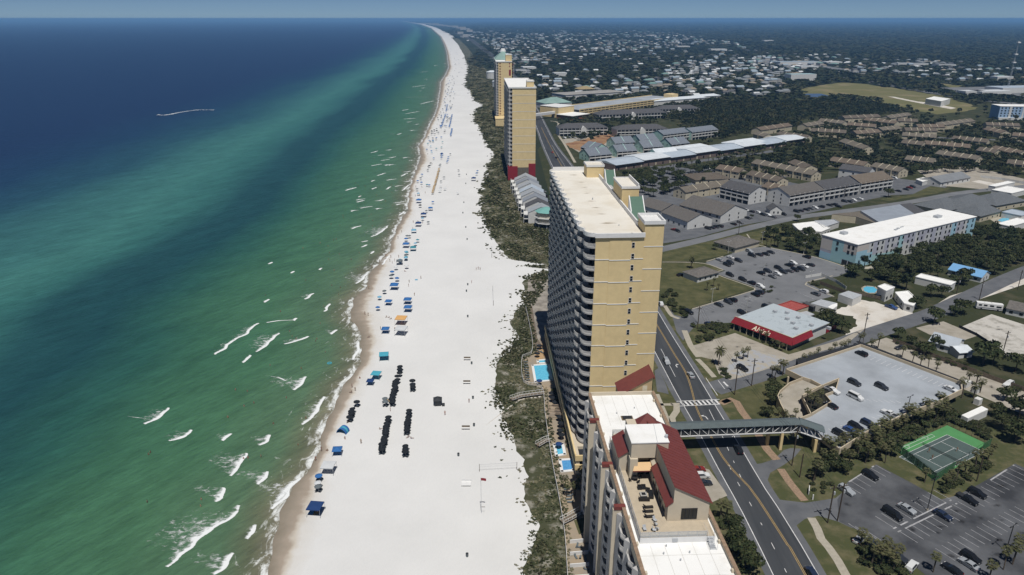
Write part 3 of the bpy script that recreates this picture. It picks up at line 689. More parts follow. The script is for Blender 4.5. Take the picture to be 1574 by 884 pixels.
b = MB(); b.box(-2, 22, -26, -.5, 0, 9, tan_wall); b.box(-2.3, 22.3, -26.3, -.5, 9, 9.4, tan_wall); b.build('entrance_wing', None, T3)

# ---- F: front building with roof terrace ----
F = tag(empty('resort_building', (24.0, 58, 0), .045), 'beige resort building with white flat roof, red penthouse roofs and sea balconies', 'building')
HF = 35.; LF = 103.; WF = 16.4; FB = []
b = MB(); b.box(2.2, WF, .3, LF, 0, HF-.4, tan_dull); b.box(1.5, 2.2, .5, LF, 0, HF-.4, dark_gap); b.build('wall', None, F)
nb = 14; fh = 2.9
sea_ol = [(.6, 0)]
for k in range(nb):
    y0 = LF*k/nb; dy = LF/nb; sea_ol += [(.6, y0+.1), (-.75, y0+dy*.3), (-.75, y0+dy*.55), (.6, y0+dy-.1)]
sea_ol.append((.6, LF))
gf = []
for k in range(nb):
    y0 = LF*k/nb; gf.append((1.42, 1.5, y0+1.2, y0+LF/nb-1.2, .3, 2.4))
floors(F, sea_ol, [HF-.5-fh*(k+1) for k in range(11)], [(2.15, LF), (2.15, .0)], .22, grey_conc, picket, glass=gf, step=.22, w=.055, ind=(5, 14))
f = MB()
for k in range(nb+1):
    y0 = LF*k/nb; f.box(.2, 1.5, y0-.15 if k else 0, y0+.15, 0, HF-.5)
    if k < nb: f.mesh([(.2, y0+LF/nb*.62, 0), (1.5, y0+LF/nb*.62, 0), (1.5, y0+LF/nb*.98, 0), (-.95, y0+LF/nb*.8, 0), (.2, y0+LF/nb*.62, HF-.5), (1.5, y0+LF/nb*.62, HF-.5), (1.5, y0+LF/nb*.98, HF-.5), (-.95, y0+LF/nb*.8, HF-.5)], [(0, 1, 5, 4), (1, 2, 6, 5), (2, 3, 7, 6), (3, 0, 4, 7), (4, 5, 6, 7)])
f.build('bay_divider', grey_conc, F)
for (u, v) in ((914, 648), (935.7, 715.6), (954.8, 781)):
    x, y = pil(F, u, v, HF+.3)
    b = MB(); b.box(-1.7, .4, y-.35, y+.35, 0, HF+.2, tan_dull); pl = b.build('pillar', None, F)
    c = MB(); c.box(-1.5, .8, y-.5, y+.5, HF+.2, HF+.95, red_roof); c.build('cap', None, pl)
for y in (8, 22, 34):
    b = MB(); b.box(-1.7, .4, y-.35, y+.35, 0, HF+.2, tan_dull); pl = b.build('pillar', None, F)
    c = MB(); c.box(-1.5, .8, y-.5, y+.5, HF+.2, HF+.95, red_roof); c.build('cap', None, pl)
b = MB(); b.box(.6, WF, 0, LF, HF-.4, HF, tan_dull, white_memb); b.build('roof', None, F)
b = MB()
b.box(.1, .62, 0, LF, HF-1.5, HF+.75, tan_dull); b.box(.62, WF, LF, LF+.4, HF-1.2, HF+.9, tan_dull); b.box(WF, WF+.45, 0, LF+.4, HF-1.2, HF+.75, tan_dull)
b.box(.0, .72, 0, LF, HF+.75, HF+.87, brick_walk); b.box(WF-.1, WF+.6, 0, LF+.4, HF+.75, HF+.87, brick_walk)
for k in range(14): b.box(.62, 1.15, 3+k*7.4, 3.6+k*7.4, HF+.01, HF+.6, tan_dull); b.box(WF-.5, WF-.0, 3+k*7.4, 3.6+k*7.4, HF+.01, HF+.6, tan_dull)
b.build('parapet', None, F)
# terrace
DZ = 36.3
tl = pil(F, 951, 722, DZ); nl = pil(F, 984.6, 828, DZ); nr = pil(F, 1090.6, 823, DZ)
x0 = (tl[0]+nl[0])/2; y0 = (nl[1]+nr[1])/2; xr = WF-1.0; yb = pil(F, 985, 733, DZ)[1]+14
b = MB(); b.box(x0, xr, y0, yb, HF, DZ, white_paint, mat('terrace_paving', (.46, .39, .29), .9, .2, var=.07, scale=.8)); b.build('terrace', None, F)
glassr = mat('frosted_rail_glass', (.55, .57, .57), .3, .4, alpha=.45)
b = MB(); b.box(x0, x0+.05, y0, yb, DZ+.08, DZ+1.15); b.box(x0, xr-1.6, y0, y0+.05, DZ+.08, DZ+1.15); rg = b.build('glass_railing', glassr, F)
b = MB(); b.bar((x0+.02, y0, DZ+1.18), (x0+.02, yb, DZ+1.18), .035); b.bar((x0, y0, DZ+1.18), (xr-1.6, y0, DZ+1.18), .035)
for k in range(16): b.bar((x0+.02, y0+(yb-y0)*k/16, DZ), (x0+.02, y0+(yb-y0)*k/16, DZ+1.2), .035)
for k in range(8): b.bar((x0+(xr-1.6-x0)*k/7, y0, DZ), (x0+(xr-1.6-x0)*k/7, y0, DZ+1.2), .035)
b.build('handrail', steel, rg)
# steps
b = MB(); sx = xr-.3
for k in range(7): b.box(sx-1.1, sx, y0-.3*(k+1), y0-.3*k, DZ-.18*(k+1)-.04, DZ-.18*(k+1), steel)
for x in (sx-1.15, sx+.05): b.bar((x, y0+2.5, DZ+1.05), (x, y0, DZ+1.05), .03); b.bar((x, y0, DZ+1.05), (x, y0-2.2, HF+.95), .03); b.bar((x, y0-2.2, HF), (x, y0-2.2, HF+.95), .03); b.bar((x, y0, DZ), (x, y0, DZ+1.05), .03)
b.build('steps', steel, F)
YD = pil(F, 990, 733, DZ)[1]
xa = pil(F, 971, 679.3, 44.6)[0]; xb = pil(F, 1028, 678.7, 44.6)[0]; y1 = pil(F, 961.4, 653, 44.6)[1]
b = MB(); b.box(xa, xb, YD, y1, 40.9, 44.4, tan_dull); b.box(xa-.12, xb+.12, YD-.12, y1+.12, 44.4, 44.6, white_memb); b.box(xa+.1, xb, YD+1.2, y1, DZ, 40.9, dark_gap)
b.cone((xa+7.4, YD+1.6), 44.6, .35, 45.2, .35, steel, 10); b.bar((xa+5.2, YD+.0, 44.64), (xa+6, y1, 44.64), .05, steel); b.bar((xa+5.2, YD-.05, 40.9), (xa+5.2, YD-.05, 44.6), .05, steel)
b.build('penthouse', None, F)
b = MB(); b.box(xa-.2, xa+1.4, YD-.4, YD+1.2, DZ, 40.9, tan_dull); b.box(xa+1.4, xa+6.2, YD+1.0, YD+1.2, 39.3, 40.85, dark_glass)
b.box(xa+1.4, xa+6.2, YD+.6, YD+.9, 38.8, 39.25, tan_dull); b.build('wall', None, F)
b = MB(); b.box(xa+1.9, xa+4.9, YD+.9, YD+1.0, DZ+.05, 38.6, dark_glass); d_ = b.build('door', None, F)
b = MB(); b.box(xa+1.8, xa+1.9, YD+.85, YD+1.0, DZ, 38.7); b.box(xa+3.35, xa+3.45, YD+.85, YD+.95, DZ, 38.7); b.box(xa+4.9, xa+5., YD+.85, YD+1., DZ, 38.7); b.build('frame', steel, d_)
b = MB(); b.mesh([(xa+.2, YD-1.6, 38.9), (xa+6.6, YD-1.6, 38.9), (xa+6.9, YD+.6, 39.5), (xa+1.1, YD+.6, 39.5), (xa+.2, YD-1.6, 38.75), (xa+6.6, YD-1.6, 38.75), (xa+6.9, YD+.6, 39.35), (xa+1.1, YD+.6, 39.35)], [(0, 1, 2, 3), (7, 6, 5, 4), (0, 4, 5, 1), (1, 5, 6, 2), (2, 6, 7, 3), (3, 7, 4, 0)], mat('apricot_canvas', (.62, .43, .24), .9, .1)); b.box(xa+.2, xa+6.6, YD-1.66, YD-1.6, 38.7, 38.92, red_roof); b.build('awning', None, F)
# right wing
YW = pil(F, 1037.6, 800.8, DZ)[1]; Y2 = YW+25
xp = pil(F, 1037.6, 748.4, 44.0)[0]; xl = pil(F, 1024.7, 800.8, DZ)[0]; xe = min(WF+.3, pil(F, 1092, 773.5, 40.4)[0])
b = MB(); b.mesh([(xl, YW, DZ-1.3), (xe, YW, DZ-1.3), (xe, YW, 40.4), (xp, YW, 44), (xp, YW, 40.6), (xl, YW, 39.8), (xl, Y2, DZ-1.3), (xe, Y2, DZ-1.3), (xe, Y2, 40.4), (xp, Y2, 44), (xp, Y2, 40.6), (xl, Y2, 39.8)],
    [(0, 1, 2, 3, 4, 5), (11, 10, 9, 8, 7, 6), (1, 7, 8, 2), (2, 8, 9, 3), (3, 9, 10, 4), (4, 10, 11, 5), (5, 11, 6, 0)], tan_dull)
b.build('wall', None, F)
def plate(mb, q, t, m):
    lo_ = [(x, y, z+.03) for x, y, z in q]; hi = [(x, y, z+.03+t) for x, y, z in q]
    mb.mesh(lo_+hi, [(3, 2, 1, 0), (4, 5, 6, 7), (0, 1, 5, 4), (1, 2, 6, 5), (2, 3, 7, 6), (3, 0, 4, 7)], m)
b = MB(); s_ = (40.4-44)/(xe-xp); plate(b, [(xp-.15, YW-.3, 44+.05), (xe+.5, YW-.3, 40.4+.5*s_), (xe+.5, Y2+.3, 40.4+.5*s_), (xp-.15, Y2+.3, 44.05)], .12, red_roof)
plate(b, [(xl-.45, YW-.2, 39.5), (xp-.02, YW-.2, 40.7), (xp-.02, YD-1.5, 40.7), (xl-.45, YD-1.5, 39.5)], .12, red_roof)
for k in range(22): yy = YW+k*1.15; plate(b, [(xp, yy, 44.1), (xe+.5, yy, 40.5+.5*s_), (xe+.5, yy+.05, 40.5+.5*s_), (xp, yy+.05, 44.1)], .08, red_roof)
b.build('red_roof', None, F)
wn = MB(); cx_ = pil(F, 1046.5, 783, 38.5)[0]; cx2 = pil(F, 1070.6, 783, 38.5)[0]; wn.box(cx_, cx2, YW-.04, YW-.01, DZ+.5, DZ+2.75, dark_glass); w_ = wn.build('window', None, F)
wn = MB(); 
for t in (0, .25, .5, .75, 1): wn.box(cx_+(cx2-cx_)*t-.05, cx_+(cx2-cx_)*t+.05, YW-.08, YW-.04, DZ+.5, DZ+2.75)
wn.box(cx_-.05, cx2+.05, YW-.08, YW-.041, DZ+2.75, DZ+2.85); wn.box(cx_-.05, cx2+.05, YW-.08, YW-.041, DZ+.4, DZ+.5); wn.build('frame', dark_gap, w_)
for k in range(4):
    yy = YW+1.8+k*2.6; wn = MB(); wn.box(xl-.05, xl-.01, yy, yy+1.7, DZ+.4, DZ+2.9, dark_glass); wn.build('window', None, F)
# left little wing
xq = pil(F, 950.8, 723.7, DZ)[0]; yq = pil(F, 950.8, 723.7, DZ)[1]; xs = xa+.3; yq2 = yq+7.5
b = MB(); b.mesh([(xq, yq, DZ-1), (xs, yq, DZ-1), (xs, yq, 41.2), (xq, yq, 39.8), (xq, yq2, DZ-1), (xs, yq2, DZ-1), (xs, yq2, 41.2), (xq, yq2, 39.8)], [(0, 1, 2, 3), (7, 6, 5, 4), (0, 3, 7, 4), (2, 6, 7, 3), (1, 5, 6, 2)], tan_dull)
b.box(xq-.04, xq-.01, yq+2, yq+3, DZ+1, DZ+2.8, dark_glass); b.build('wall', None, F)
b = MB(); plate(b, [(xq-.3, yq-.3, 39.6), (xs, yq-.3, 41.3), (xs, yq2+.2, 41.3), (xq-.3, yq2+.2, 39.6)], .12, red_roof); b.build('red_roof', None, F)
b = MB(); b.box(xq+.1, xa+1, yq2+.2, y1+4.5, DZ-.5, 39.6, tan_dull); b.build('wall', None, F)
b = MB(); b.box(xq+.1, xa+6, y1+4.5, y1+4.55, 39.6, 40.7); b.box(xq+.1, xq+.15, yq2+.3, y1+4.5, 39.6, 40.7); b.build('glass_railing', glassr, F)
b = MB(); b.mesh([(xa+3, y1+1.5, 43.2), (xa+7.6, y1+1.5, 43.2), (xa+7.6, y1+4.4, 43.2), (xa+3, y1+4.4, 43.2), (xa+5.3, y1+3, 45.6)], [(0, 1, 4), (1, 2, 4), (2, 3, 4), (3, 0, 4), (3, 2, 1, 0)], red_roof); b.box(xa+1, xb, y1+.2, y1+4.6, DZ-.5, 43.2, tan_dull); b.build('red_roof', None, F)
hx, hy = pil(F, 964, 643, HF); b = MB(); b.box(hx-1.4, hx+1.4, hy-1., hy+1., HF+.02, HF+.12, mat('rusty_hatch', (.16, .12, .07), .8)); b.box(hx-1.1, hx+1.1, hy-.7, hy+.7, HF+.12, HF+.3, dark_gap); b.build('roof_hatch', None, F)
b = MB()
for u, v in ((948, 636), (975, 628), (1024, 840), (1046, 862), (1020, 852), (1060, 850)): x, y = pil(F, u, v, HF); b.cone((x, y), HF, .14, HF+.45, .14, steel, 6)
b.box(*(lambda q: (q[0]-.5, q[0]+.5))(pil(F, 1037, 829, 35.6)), y0-.12, y0-.02, HF+.3, HF+1., steel); b.build('roof_vent', None, F)
b = MB()
for k in range(1, 6): x = .7+k*2.6; b.box(x, x+.09, .2, y0-.2, HF+.004, HF+.03); b.box(x, x+.09, yb+8, LF-.2, HF+.004, HF+.03)
for k in range(9): b.box(.7, WF-.1, 4+k*5.1, 4.09+k*5.1, HF+.004, HF+.03) if 4+k*5.1 < y0-.5 else None
b.build('roof_seams', mat('membrane_seam', (.60, .59, .56), .8), F)
# stair tower with a red lean-to roof at the far end
xa2, xb2 = pil(F, 955, 611, 34.8)[0], pil(F, 1003, 590, 38)[0]; ya = LF+.6
b = MB(); b.mesh([(xa2, ya, 0), (xb2, ya, 0), (xb2, ya, 39.6), (xa2, ya, 34.8), (xa2, ya+6, 0), (xb2, ya+6, 0), (xb2, ya+6, 39.6), (xa2, ya+6, 34.8)], [(0, 1, 2, 3), (7, 6, 5, 4), (0, 3, 7, 4), (1, 5, 6, 2), (2, 6, 7, 3)], mat('ochre_stucco', (.40, .30, .17), .9, .2)); b.box(xb2-2.4, xb2-1.2, ya-.06, ya-.01, HF+.1, HF+2.3, cream_wall); b.build('stair_tower', None, F)
b = MB(); plate(b, [(xa2-.3, ya-.4, 34.7), (xb2+.4, ya-.4, 39.9), (xb2+.4, ya+6.4, 39.9), (xa2-.3, ya+6.4, 34.7)], .15, red_roof); b.box(xb2+.2, xb2+.45, ya-.5, ya+6.4, 39.3, 40.1, red_roof); b.build('red_roof', None, F)
# windows on the road side and the far end
for fl in range(10):
    for k in range(12):
        if fl*12+k >= 96: break
        yy = 8+k*8; z = 3.5+fl*3.05; w_ = MB(); w_.box(WF+.01, WF+.06, yy, yy+1.8, z, z+1.5, dark_glass); w_.build('window', None, F)
# ---- terrace furniture ----
wick = mat('dark_wicker', (.03, .027, .025), .8, .2); cush = mat('grey_cushion', (.35, .34, .32), .9, .1)
def world(root, x, y):
    a = root.rotation_euler[2]; return (root.location[0]+x*cos(a)-y*sin(a), root.location[1]+x*sin(a)+y*cos(a))
def lounger_proto():
    t = empty('lounge_chair'); b = MB(); b.box(-1., .35, -.33, .33, .28, .36); b.mesh([(.35, -.33, .28), (.35, .33, .28), (1., .33, .75), (1., -.33, .75), (.35, -.33, .36), (.35, .33, .36), (.95, .33, .83), (.95, -.33, .83)], [(0, 1, 2, 3), (7, 6, 5, 4), (0, 4, 5, 1), (2, 6, 7, 3), (1, 5, 6, 2), (3, 7, 4, 0)]); b.build('seat', wick, t)
    for x, y in ((-.9, -.28), (-.9, .28), (.6, -.28), (.6, .28)): l = MB(); l.box(x-.03, x+.03, y-.03, y+.03, 0, .3); l.build('leg', wick, t)
    return t
LP = lounger_proto()
for i, (u, v) in enumerate(((996, 781), (996, 787.5), (998, 795.5))):
    x, y = P(u, v, DZ); c = dup(LP, (x, y, DZ+.005), pi+.1); tag(c, ['dark lounge chair on the roof terrace, farthest of three in a row', 'dark lounge chair on the roof terrace, middle of three in a row', 'dark lounge chair on the roof terrace, nearest of three in a row'][i], 'lounge chair', 'lounge chairs on the roof terrace')
def sofa(u, v, w, d, rz, label):
    x, y = P(u, v, DZ); t = tag(empty('patio_sofa', (x, y, DZ+.005), rz), label, 'sofa'); b = MB(); b.box(-w/2, w/2, -d/2, d/2, .08, .38); b.build('seat', wick, t); b = MB(); b.box(-w/2, w/2, d/2-.18, d/2, .38, .8); b.build('backrest', wick, t)
    for s_ in (-1, 1): b = MB(); b.box(s_*w/2-(.1 if s_ > 0 else 0), s_*w/2+(0 if s_ > 0 else .1), -d/2, d/2-.18, .38, .62); b.build('armrest', wick, t)
    b = MB(); b.box(-w/2+.12, w/2-.12, -d/2+.05, d/2-.2, .385, .45); b.build('cushion', black_m, t)
sofa(983, 751.5, .85, .85, 0, 'dark wicker armchair at the far left of the terrace seating group'); sofa(989, 751, .85, .85, 0, 'dark wicker armchair beside the far left one in the terrace seating group')
sofa(1000.5, 762, 2.3, .9, -pi/2-.1, 'long dark wicker sofa on the right side of the terrace seating group'); sofa(990, 769, 2.1, .9, pi, 'dark wicker sofa with its back to the loungers on the terrace'); sofa(995.5, 756, .8, .8, -.3, 'dark wicker corner seat behind the fire table on the terrace')
x, y = P(989, 762, DZ); t = tag(empty('fire_table', (x, y, DZ+.005), .05), 'square pale fire table with dark centre on the roof terrace', 'table'); b = MB(); b.box(-.7, .7, -.7, .7, .35, .45); b.build('tabletop', cush, t); b = MB(); b.box(-.55, .55, -.55, .55, 0, .35); b.build('base', wick, t); b = MB(); b.box(-.38, .38, -.38, .38, .46, .5); b.build('burner', black_m, t)
def round_set(u, v, label, n):
    x, y = P(u, v, DZ); t = tag(empty('patio_table', (x, y, DZ+.005), 0), label, 'table'); b = MB(); b.cone((0, 0), .7, .65, .75, .65, n=14); b.build('tabletop', wick, t); b = MB(); b.cone((0, 0), 0, .25, .7, .06); b.build('pedestal', wick, t)
    for k in range(n):
        a = 2*pi*k/n+.4; c = tag(empty('patio_chair', (x+1.15*cos(a), y+1.15*sin(a), DZ+.005), a-pi/2), 'dark patio chair at the round terrace table, %s side of it' % ['far right', 'left', 'near left', 'near right'][k], 'chair', 'chairs around the round terrace table')
        b = MB(); b.box(-.25, .25, -.25, .25, .4, .46); b.build('seat', wick, c); b = MB(); b.box(-.25, .25, .22, .28, .46, .95); b.build('backrest', wick, c)
        for sx_, sy_ in ((-.22, -.22), (.22, -.22), (-.22, .22), (.22, .22)): b = MB(); b.box(sx_-.02, sx_+.02, sy_-.02, sy_+.02, 0, .4); b.build('leg', wick, c)
round_set(976, 738, 'round dark table near the terrace door under the apricot awning', 4)
ch0 = None
for i, (u, v, rz) in enumerate(((1007, 802, .6), (1008, 808, 2.2), (1006, 817, 1.2), (1010, 815, 2.6), (991, 816, .2))):
    x, y = P(u, v, DZ); c = tag(empty('folding_chair', (x, y, DZ+.005), rz), ['pale folding chair on the terrace just below the loungers', 'pale folding chair behind the pair by the railing', 'left one of the pale folding chair pair by the front railing', 'right one of the pale folding chair pair by the front railing', 'pale folding chair alone in the left front corner of the terrace'][i], 'chair', 'pale folding chairs on the terrace')
    b = MB(); b.box(-.3, .3, -.3, .3, .4, .44); b.build('seat', steel, c); b = MB(); b.mesh([(-.3, .3, .44), (.3, .3, .44), (.3, .5, 1.), (-.3, .5, 1.), (-.3, .34, .44), (.3, .34, .44), (.3, .54, 1.), (-.3, .54, 1.)], [(0, 1, 2, 3), (7, 6, 5, 4), (1, 5, 6, 2), (3, 7, 4, 0), (2, 6, 7, 3)]); b.build('backrest', steel, c)
    for sx_, sy_ in ((-.27, -.27), (.27, -.27), (-.27, .27), (.27, .27)): b = MB(); b.bar((sx_, sy_, 0), (sx_, sy_*.8, .4), .025); b.build('leg', steel, c)
purge(LP)
# ================= MID-DISTANCE BUILDINGS =================
def frame(px1, px2, z):
    a = P(*px1, z); b = P(*px2, z); L = hypot(b[0]-a[0], b[1]-a[1]); return a, b, L, atan2(b[1]-a[1], b[0]-a[0])
def gable(label, px1, px2, hr, he, W, wm, rm, wins=0, gal=0, name='house', group=None, cat='building', over=.5, world_=None, party=0, stp=0., skirt=False):
    """ridge from px1 to px2 (pixels at height hr); local x along the ridge, -y is the side towards the camera"""
    a, b, L, an = frame(px1, px2, hr) if not world_ else world_
    if cos(an) < 0: a, b = b, a; an += pi
    t = tag(empty(name, (a[0], a[1], 0), an), label, cat, group)
    h = W/2; bw = MB()
    bw.mesh([(0, -h, 0), (0, h, 0), (0, h, he), (0, 0, hr), (0, -h, he), (L, -h, 0), (L, h, 0), (L, h, he), (L, 0, hr), (L, -h, he)],
        [(0, 4, 3, 2, 1), (5, 6, 7, 8, 9), (0, 5, 9, 4), (1, 2, 7, 6), (4, 9, 8, 3), (3, 8, 7, 2)], wm)
    bw.build('wall', None, t)
    r = MB(); s_ = (hr-he)/h; o = over
    for sg in (-1, 1):
        q = [(-o*.6, sg*(h+o), he-o*s_), (L+o*.6, sg*(h+o), he-o*s_), (L+o*.6, 0, hr), (-o*.6, 0, hr)]
        if sg < 0: plate(r, q, .2, rm)
        else: plate(r, [q[3], q[2], q[1], q[0]], .2, rm)
    r.build('roof', None, t)
    if party:
        for k in range(1, party):
            x = L*k/party; p_ = MB(); p_.mesh([(x-.25, -h-.8, he-.3), (x+.25, -h-.8, he-.3), (x+.25, 0, hr+.75), (x-.25, 0, hr+.75), (x-.25, h+.5, he), (x+.25, h+.5, he), (x-.25, -h-.8, 0), (x+.25, -h-.8, 0), (x-.25, h+.5, 0), (x+.25, h+.5, 0)], [(6, 7, 1, 0), (0, 1, 2, 3), (3, 2, 5, 4), (4, 5, 9, 8), (6, 0, 3, 4, 8), (7, 9, 5, 2, 1)], wm); p_.build('party_wall', None, t)
    fl = max(1, int(he/2.7))
    if gal:
        for f in range(fl):
            z = he*f/fl; g = MB()
            if f: g.box(0, L, -h-1.8, -h-.01, z-.1, z+.12, white_wall); g.box(0, L, -h-1.8, -h-1.72, z+.12, z+.95, white_wall)
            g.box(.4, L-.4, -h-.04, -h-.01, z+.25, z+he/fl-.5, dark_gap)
            n = max(2, int(L/5))
            for k in range(n+1): x = .15+(L-.3)*k/n; g.box(x-.14, x+.14, -h-1.8, -h-.0, z+.12, z+he/fl-.15, white_wall)
            g.build('balcony', None, t)
        r2 = MB(); plate(r2, [(-.3, -h-2.1, he-.75), (L+.3, -h-2.1, he-.75), (L+.3, -h+.2, he-.1), (-.3, -h+.2, he-.1)], .15, rm); r2.build('roof', None, t)
    if wins:
        for f in range(fl):
            n = min(wins, 12)
            for k in range(n):
                if gal: break
                x = L*(k+.5)/n; w_ = MB(); z = he*f/fl+.9; w_.box(x-.7, x+.7, -h-.06, -h-.01, z, z+1.3, dark_glass); w_.build('window', None, t)
            for sg, xx in ((-1, -.01), (1, L+.01)):
                for yy in (-h*.35, h*.35):
                    w_ = MB(); z = he*f/fl+.9; w_.box(min(xx, xx+sg*.05), max(xx, xx+sg*.05), yy-.5, yy+.5, z, z+1.4, dark_glass); w_.build('window', None, t)
    if not wins and not gal:
        d_ = MB(); d_.box(L*.4, L*.4+1.2, -h-.06, -h-.01, .05, 2.1, dark_glass); d_.build('door', None, t)
    return t
def hip(label, c, an, L, W, he, hr, wm, rm, wins=4, gal=0, name='house', group=None, cat='house', over=.6, run=None):
    t = tag(empty(name, (c[0], c[1], 0), an), label, cat, group)
    l, h = L/2, W/2; rn = run if run is not None else min(h, l*.95); o = over
    b = MB(); b.box(-l, l, -h, h, 0, he, wm); b.build('wall', None, t)
    r = MB(); x0, y0 = l+o, h+o; rl = max(.3, l-rn)
    r.mesh([(-x0, -y0, he+.02), (x0, -y0, he+.02), (x0, y0, he+.02), (-x0, y0, he+.02), (-rl, 0, hr), (rl, 0, hr), (-x0, -y0, he+.2), (x0, -y0, he+.2), (x0, y0, he+.2), (-x0, y0, he+.2)],
        [(3, 2, 1, 0), (0, 1, 7, 6), (1, 2, 8, 7), (2, 3, 9, 8), (3, 0, 6, 9), (6, 7, 5, 4), (7, 8, 5), (8, 9, 4, 5), (9, 6, 4)], rm)
    r.build('roof', None, t)
    fl = max(1, int(he/2.6))
    if gal:
        for f in range(fl):
            z = he*f/fl; g = MB(); n = max(3, int(L/4.5))
            if f: g.box(-l, l, -h-1.6, -h-.01, z-.1, z+.12, white_wall); g.box(-l, l, -h-1.6, -h-1.52, z+.12, z+.9, white_wall)
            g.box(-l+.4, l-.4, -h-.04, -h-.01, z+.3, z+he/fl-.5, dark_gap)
            for k in range(n+1): x = -l+.15+(L-.3)*k/n; g.box(x-.16, x+.16, -h-1.6, -h, z+.12, z+he/fl-.1, white_wall)
            g.build('balcony', None, t)
        g = MB(); g.mesh([(-3.2, -h-2, he-.6), (3.2, -h-2, he-.6), (0, -h-2, he+2.2), (-3.2, -h+3.5, he-.6), (3.2, -h+3.5, he-.6), (0, -h+4, he+2.2), (-3.2, -h-2, 0), (3.2, -h-2, 0), (-3.2, -h, 0), (3.2, -h, 0)], [(6, 7, 1, 2, 0), (0, 2, 5, 3), (1, 4, 5, 2), (6, 0, 3, 8), (7, 9, 4, 1)], white_wall); g.build('gable_bay', None, t)
    else:
        for k in range(wins):
            x = -l+L*(k+.5)/wins
            for f in range(fl): w_ = MB(); z = he*f/fl+.9; w_.box(x-.6, x+.6, -h-.06, -h-.01, z, z+1.2, dark_glass); w_.build('window', None, t)
    return t
def flat(label, pts, h, wm, rm, name='building', cat='building', z0=0, wins=0, group=None, par=.4, origin=None):
    """flat-roofed building over a world polygon"""
    c = origin or (sum(p[0] for p in pts)/len(pts), sum(p[1] for p in pts)/len(pts))
    t = tag(empty(name, (c[0], c[1], z0), 0), label, cat, group)
    q = [(p[0]-c[0], p[1]-c[1]) for p in pts]
    a = sum(q[i][0]*q[(i+1) % len(q)][1]-q[(i+1) % len(q)][0]*q[i][1] for i in range(len(q)))
    if a < 0: q = q[::-1]
    b = MB(); b.prism(q, 0, h-.3, wm); b.build('wall', None, t)
    r = MB(); r.prism(q, h-.29, h, rm); 
    if par: wall_line(r, q+[q[0]], h+.004, h+par, .3, rm)
    r.build('roof', None, t)
    if wins:
        fl = max(1, int(h/3.1)); n_ = 0
        for i in range(len(q)):
            a_, b_ = q[i], q[(i+1) % len(q)]; l = hypot(b_[0]-a_[0], b_[1]-a_[1]); ex, ey = (b_[0]-a_[0])/l, (b_[1]-a_[1])/l
            if -ey*0+(-ex) > .2 and False: continue
            nx, ny = ey, -ex
            if ny > .35: continue        # sides that face away from the photograph
            k_ = max(1, int(l/wins))
            for f in range(fl):
                for k in range(k_):
                    if n_ >= 98: break
                    s_ = l*(k+.5)/k_; x, y = a_[0]+ex*s_+nx*.03, a_[1]+ey*s_+ny*.03; w_ = MB(); w_.obox((x, y), (ex, ey), 1.5, .06, f*h/fl+.9, f*h/fl+2.3, dark_glass); w_.build('window', None, t); n_ += 1
    return t
def rectpts(u, v, z, L, W, an=GA):
    x, y = P(u, v, z); c, s = cos(an), sin(an)
    return [(x+a*L/2*c-b*W/2*s, y+a*L/2*s+b*W/2*c) for a, b in ((-1, -1), (1, -1), (1, 1), (-1, 1))]
# --- turquoise and white hotel ---
Hc = [P(1271, 392), P(1313, 411)]
ca, cb = P(1275, 357, 13.2), P(1319, 376, 13.2)
an = radians(30.5); n_ = hypot(cb[0]-ca[0], cb[1]-ca[1])
Lh = 113.; W_h = 22.
t = tag(empty('hotel', (cb[0], cb[1], 0), an), 'long four-storey hotel painted turquoise, lavender and cream with white flat roof', 'hotel')
pastel = mat('pastel_stucco', (.55, .56, .55), .9, .2, col2=(.40, .40, .46), scale=.09, lo=.45, hi=.55, detail=1)
turq = mat('turquoise_stucco', (.34, .54, .56), .9, .2); lav = mat('lavender_stucco', (.42, .43, .49), .9, .2); cream_p = mat('peach_stucco', (.53, .49, .45), .9, .2); skyb = mat('sky_blue_stucco', (.33, .53, .63), .9, .2)
b = MB(); b.box(0, Lh, 0, W_h, 0, 12.9, pastel); b.build('wall', None, t)
def panel(mb, x0, x1, z0, z1, m, side='f', e=.03):
    if side == 'f': mb.box(x0, x1, -e, -.004, z0, z1, m)
    else: mb.box(-e, -.004, x0, x1, z0, z1, m)
k = 0
for x0, x1, z0, z1, m in ((0, 14, 0, 7, skyb), (0, 9, 7, 9, skyb), (14, 22, 0, 5, turq), (22, 34, 0, 4.5, turq), (14, 18, 5, 12.5, lav), (24, 28, 5, 12.5, lav), (37, 41, 0, 12.6, turq), (48, 52, 2, 12.5, lav), (68, 72, 2, 12.5, lav), (88, 93, 2, 12.5, skyb), (104, 113, 0, 12.6, skyb), (0, 10, 9, 12.6, cream_p)):
    b = MB(); panel(b, x0, x1, z0, z1, m, e=.03+.004*(k % 3)); b.build('painted_panel', None, t); k += 1
for x0, x1, z0, z1, m in ((8, 15, 0, 12.6, turq), (15, 22, 5.5, 12.4, cream_p), (0, 8, 7.2, 12.5, cream_p), (15, 22, 0, 4, skyb), (3, 8, 3, 7, turq), (0, 3, 2, 7, turq)):
    b = MB(); panel(b, x0, x1, z0, z1, m, 's', .03+.004*(k % 3)); b.build('painted_panel', None, t); k += 1
for f in range(4):
    z = .9+f*3.15
    for i in range(22):
        x = 12+i*4.6+(i % 2)*.7
        if x < 111: w_ = MB(); w_.box(x, x+1.3, -.1, -.05, z, z+1.7, dark_glass); w_.build('window', None, t)
for f in (2, 3):
    for y in (1.6, 4.2, 11.2): w_ = MB(); z = .9+f*3.15; w_.box(-.12, -.06, y, y+1.3, z-.6, z+1.3, dark_glass); w_.build('window', None, t)
for y in (1, 4.6): w_ = MB(); w_.box(-.12, -.06, y, y+3, .3, 2.8, dark_glass); w_.build('door', None, t)
b = MB(); b.box(-.3, Lh+.3, -.3, W_h+.3, 12.9, 13.25, white_paint, white_memb); b.build('roof', None, t)
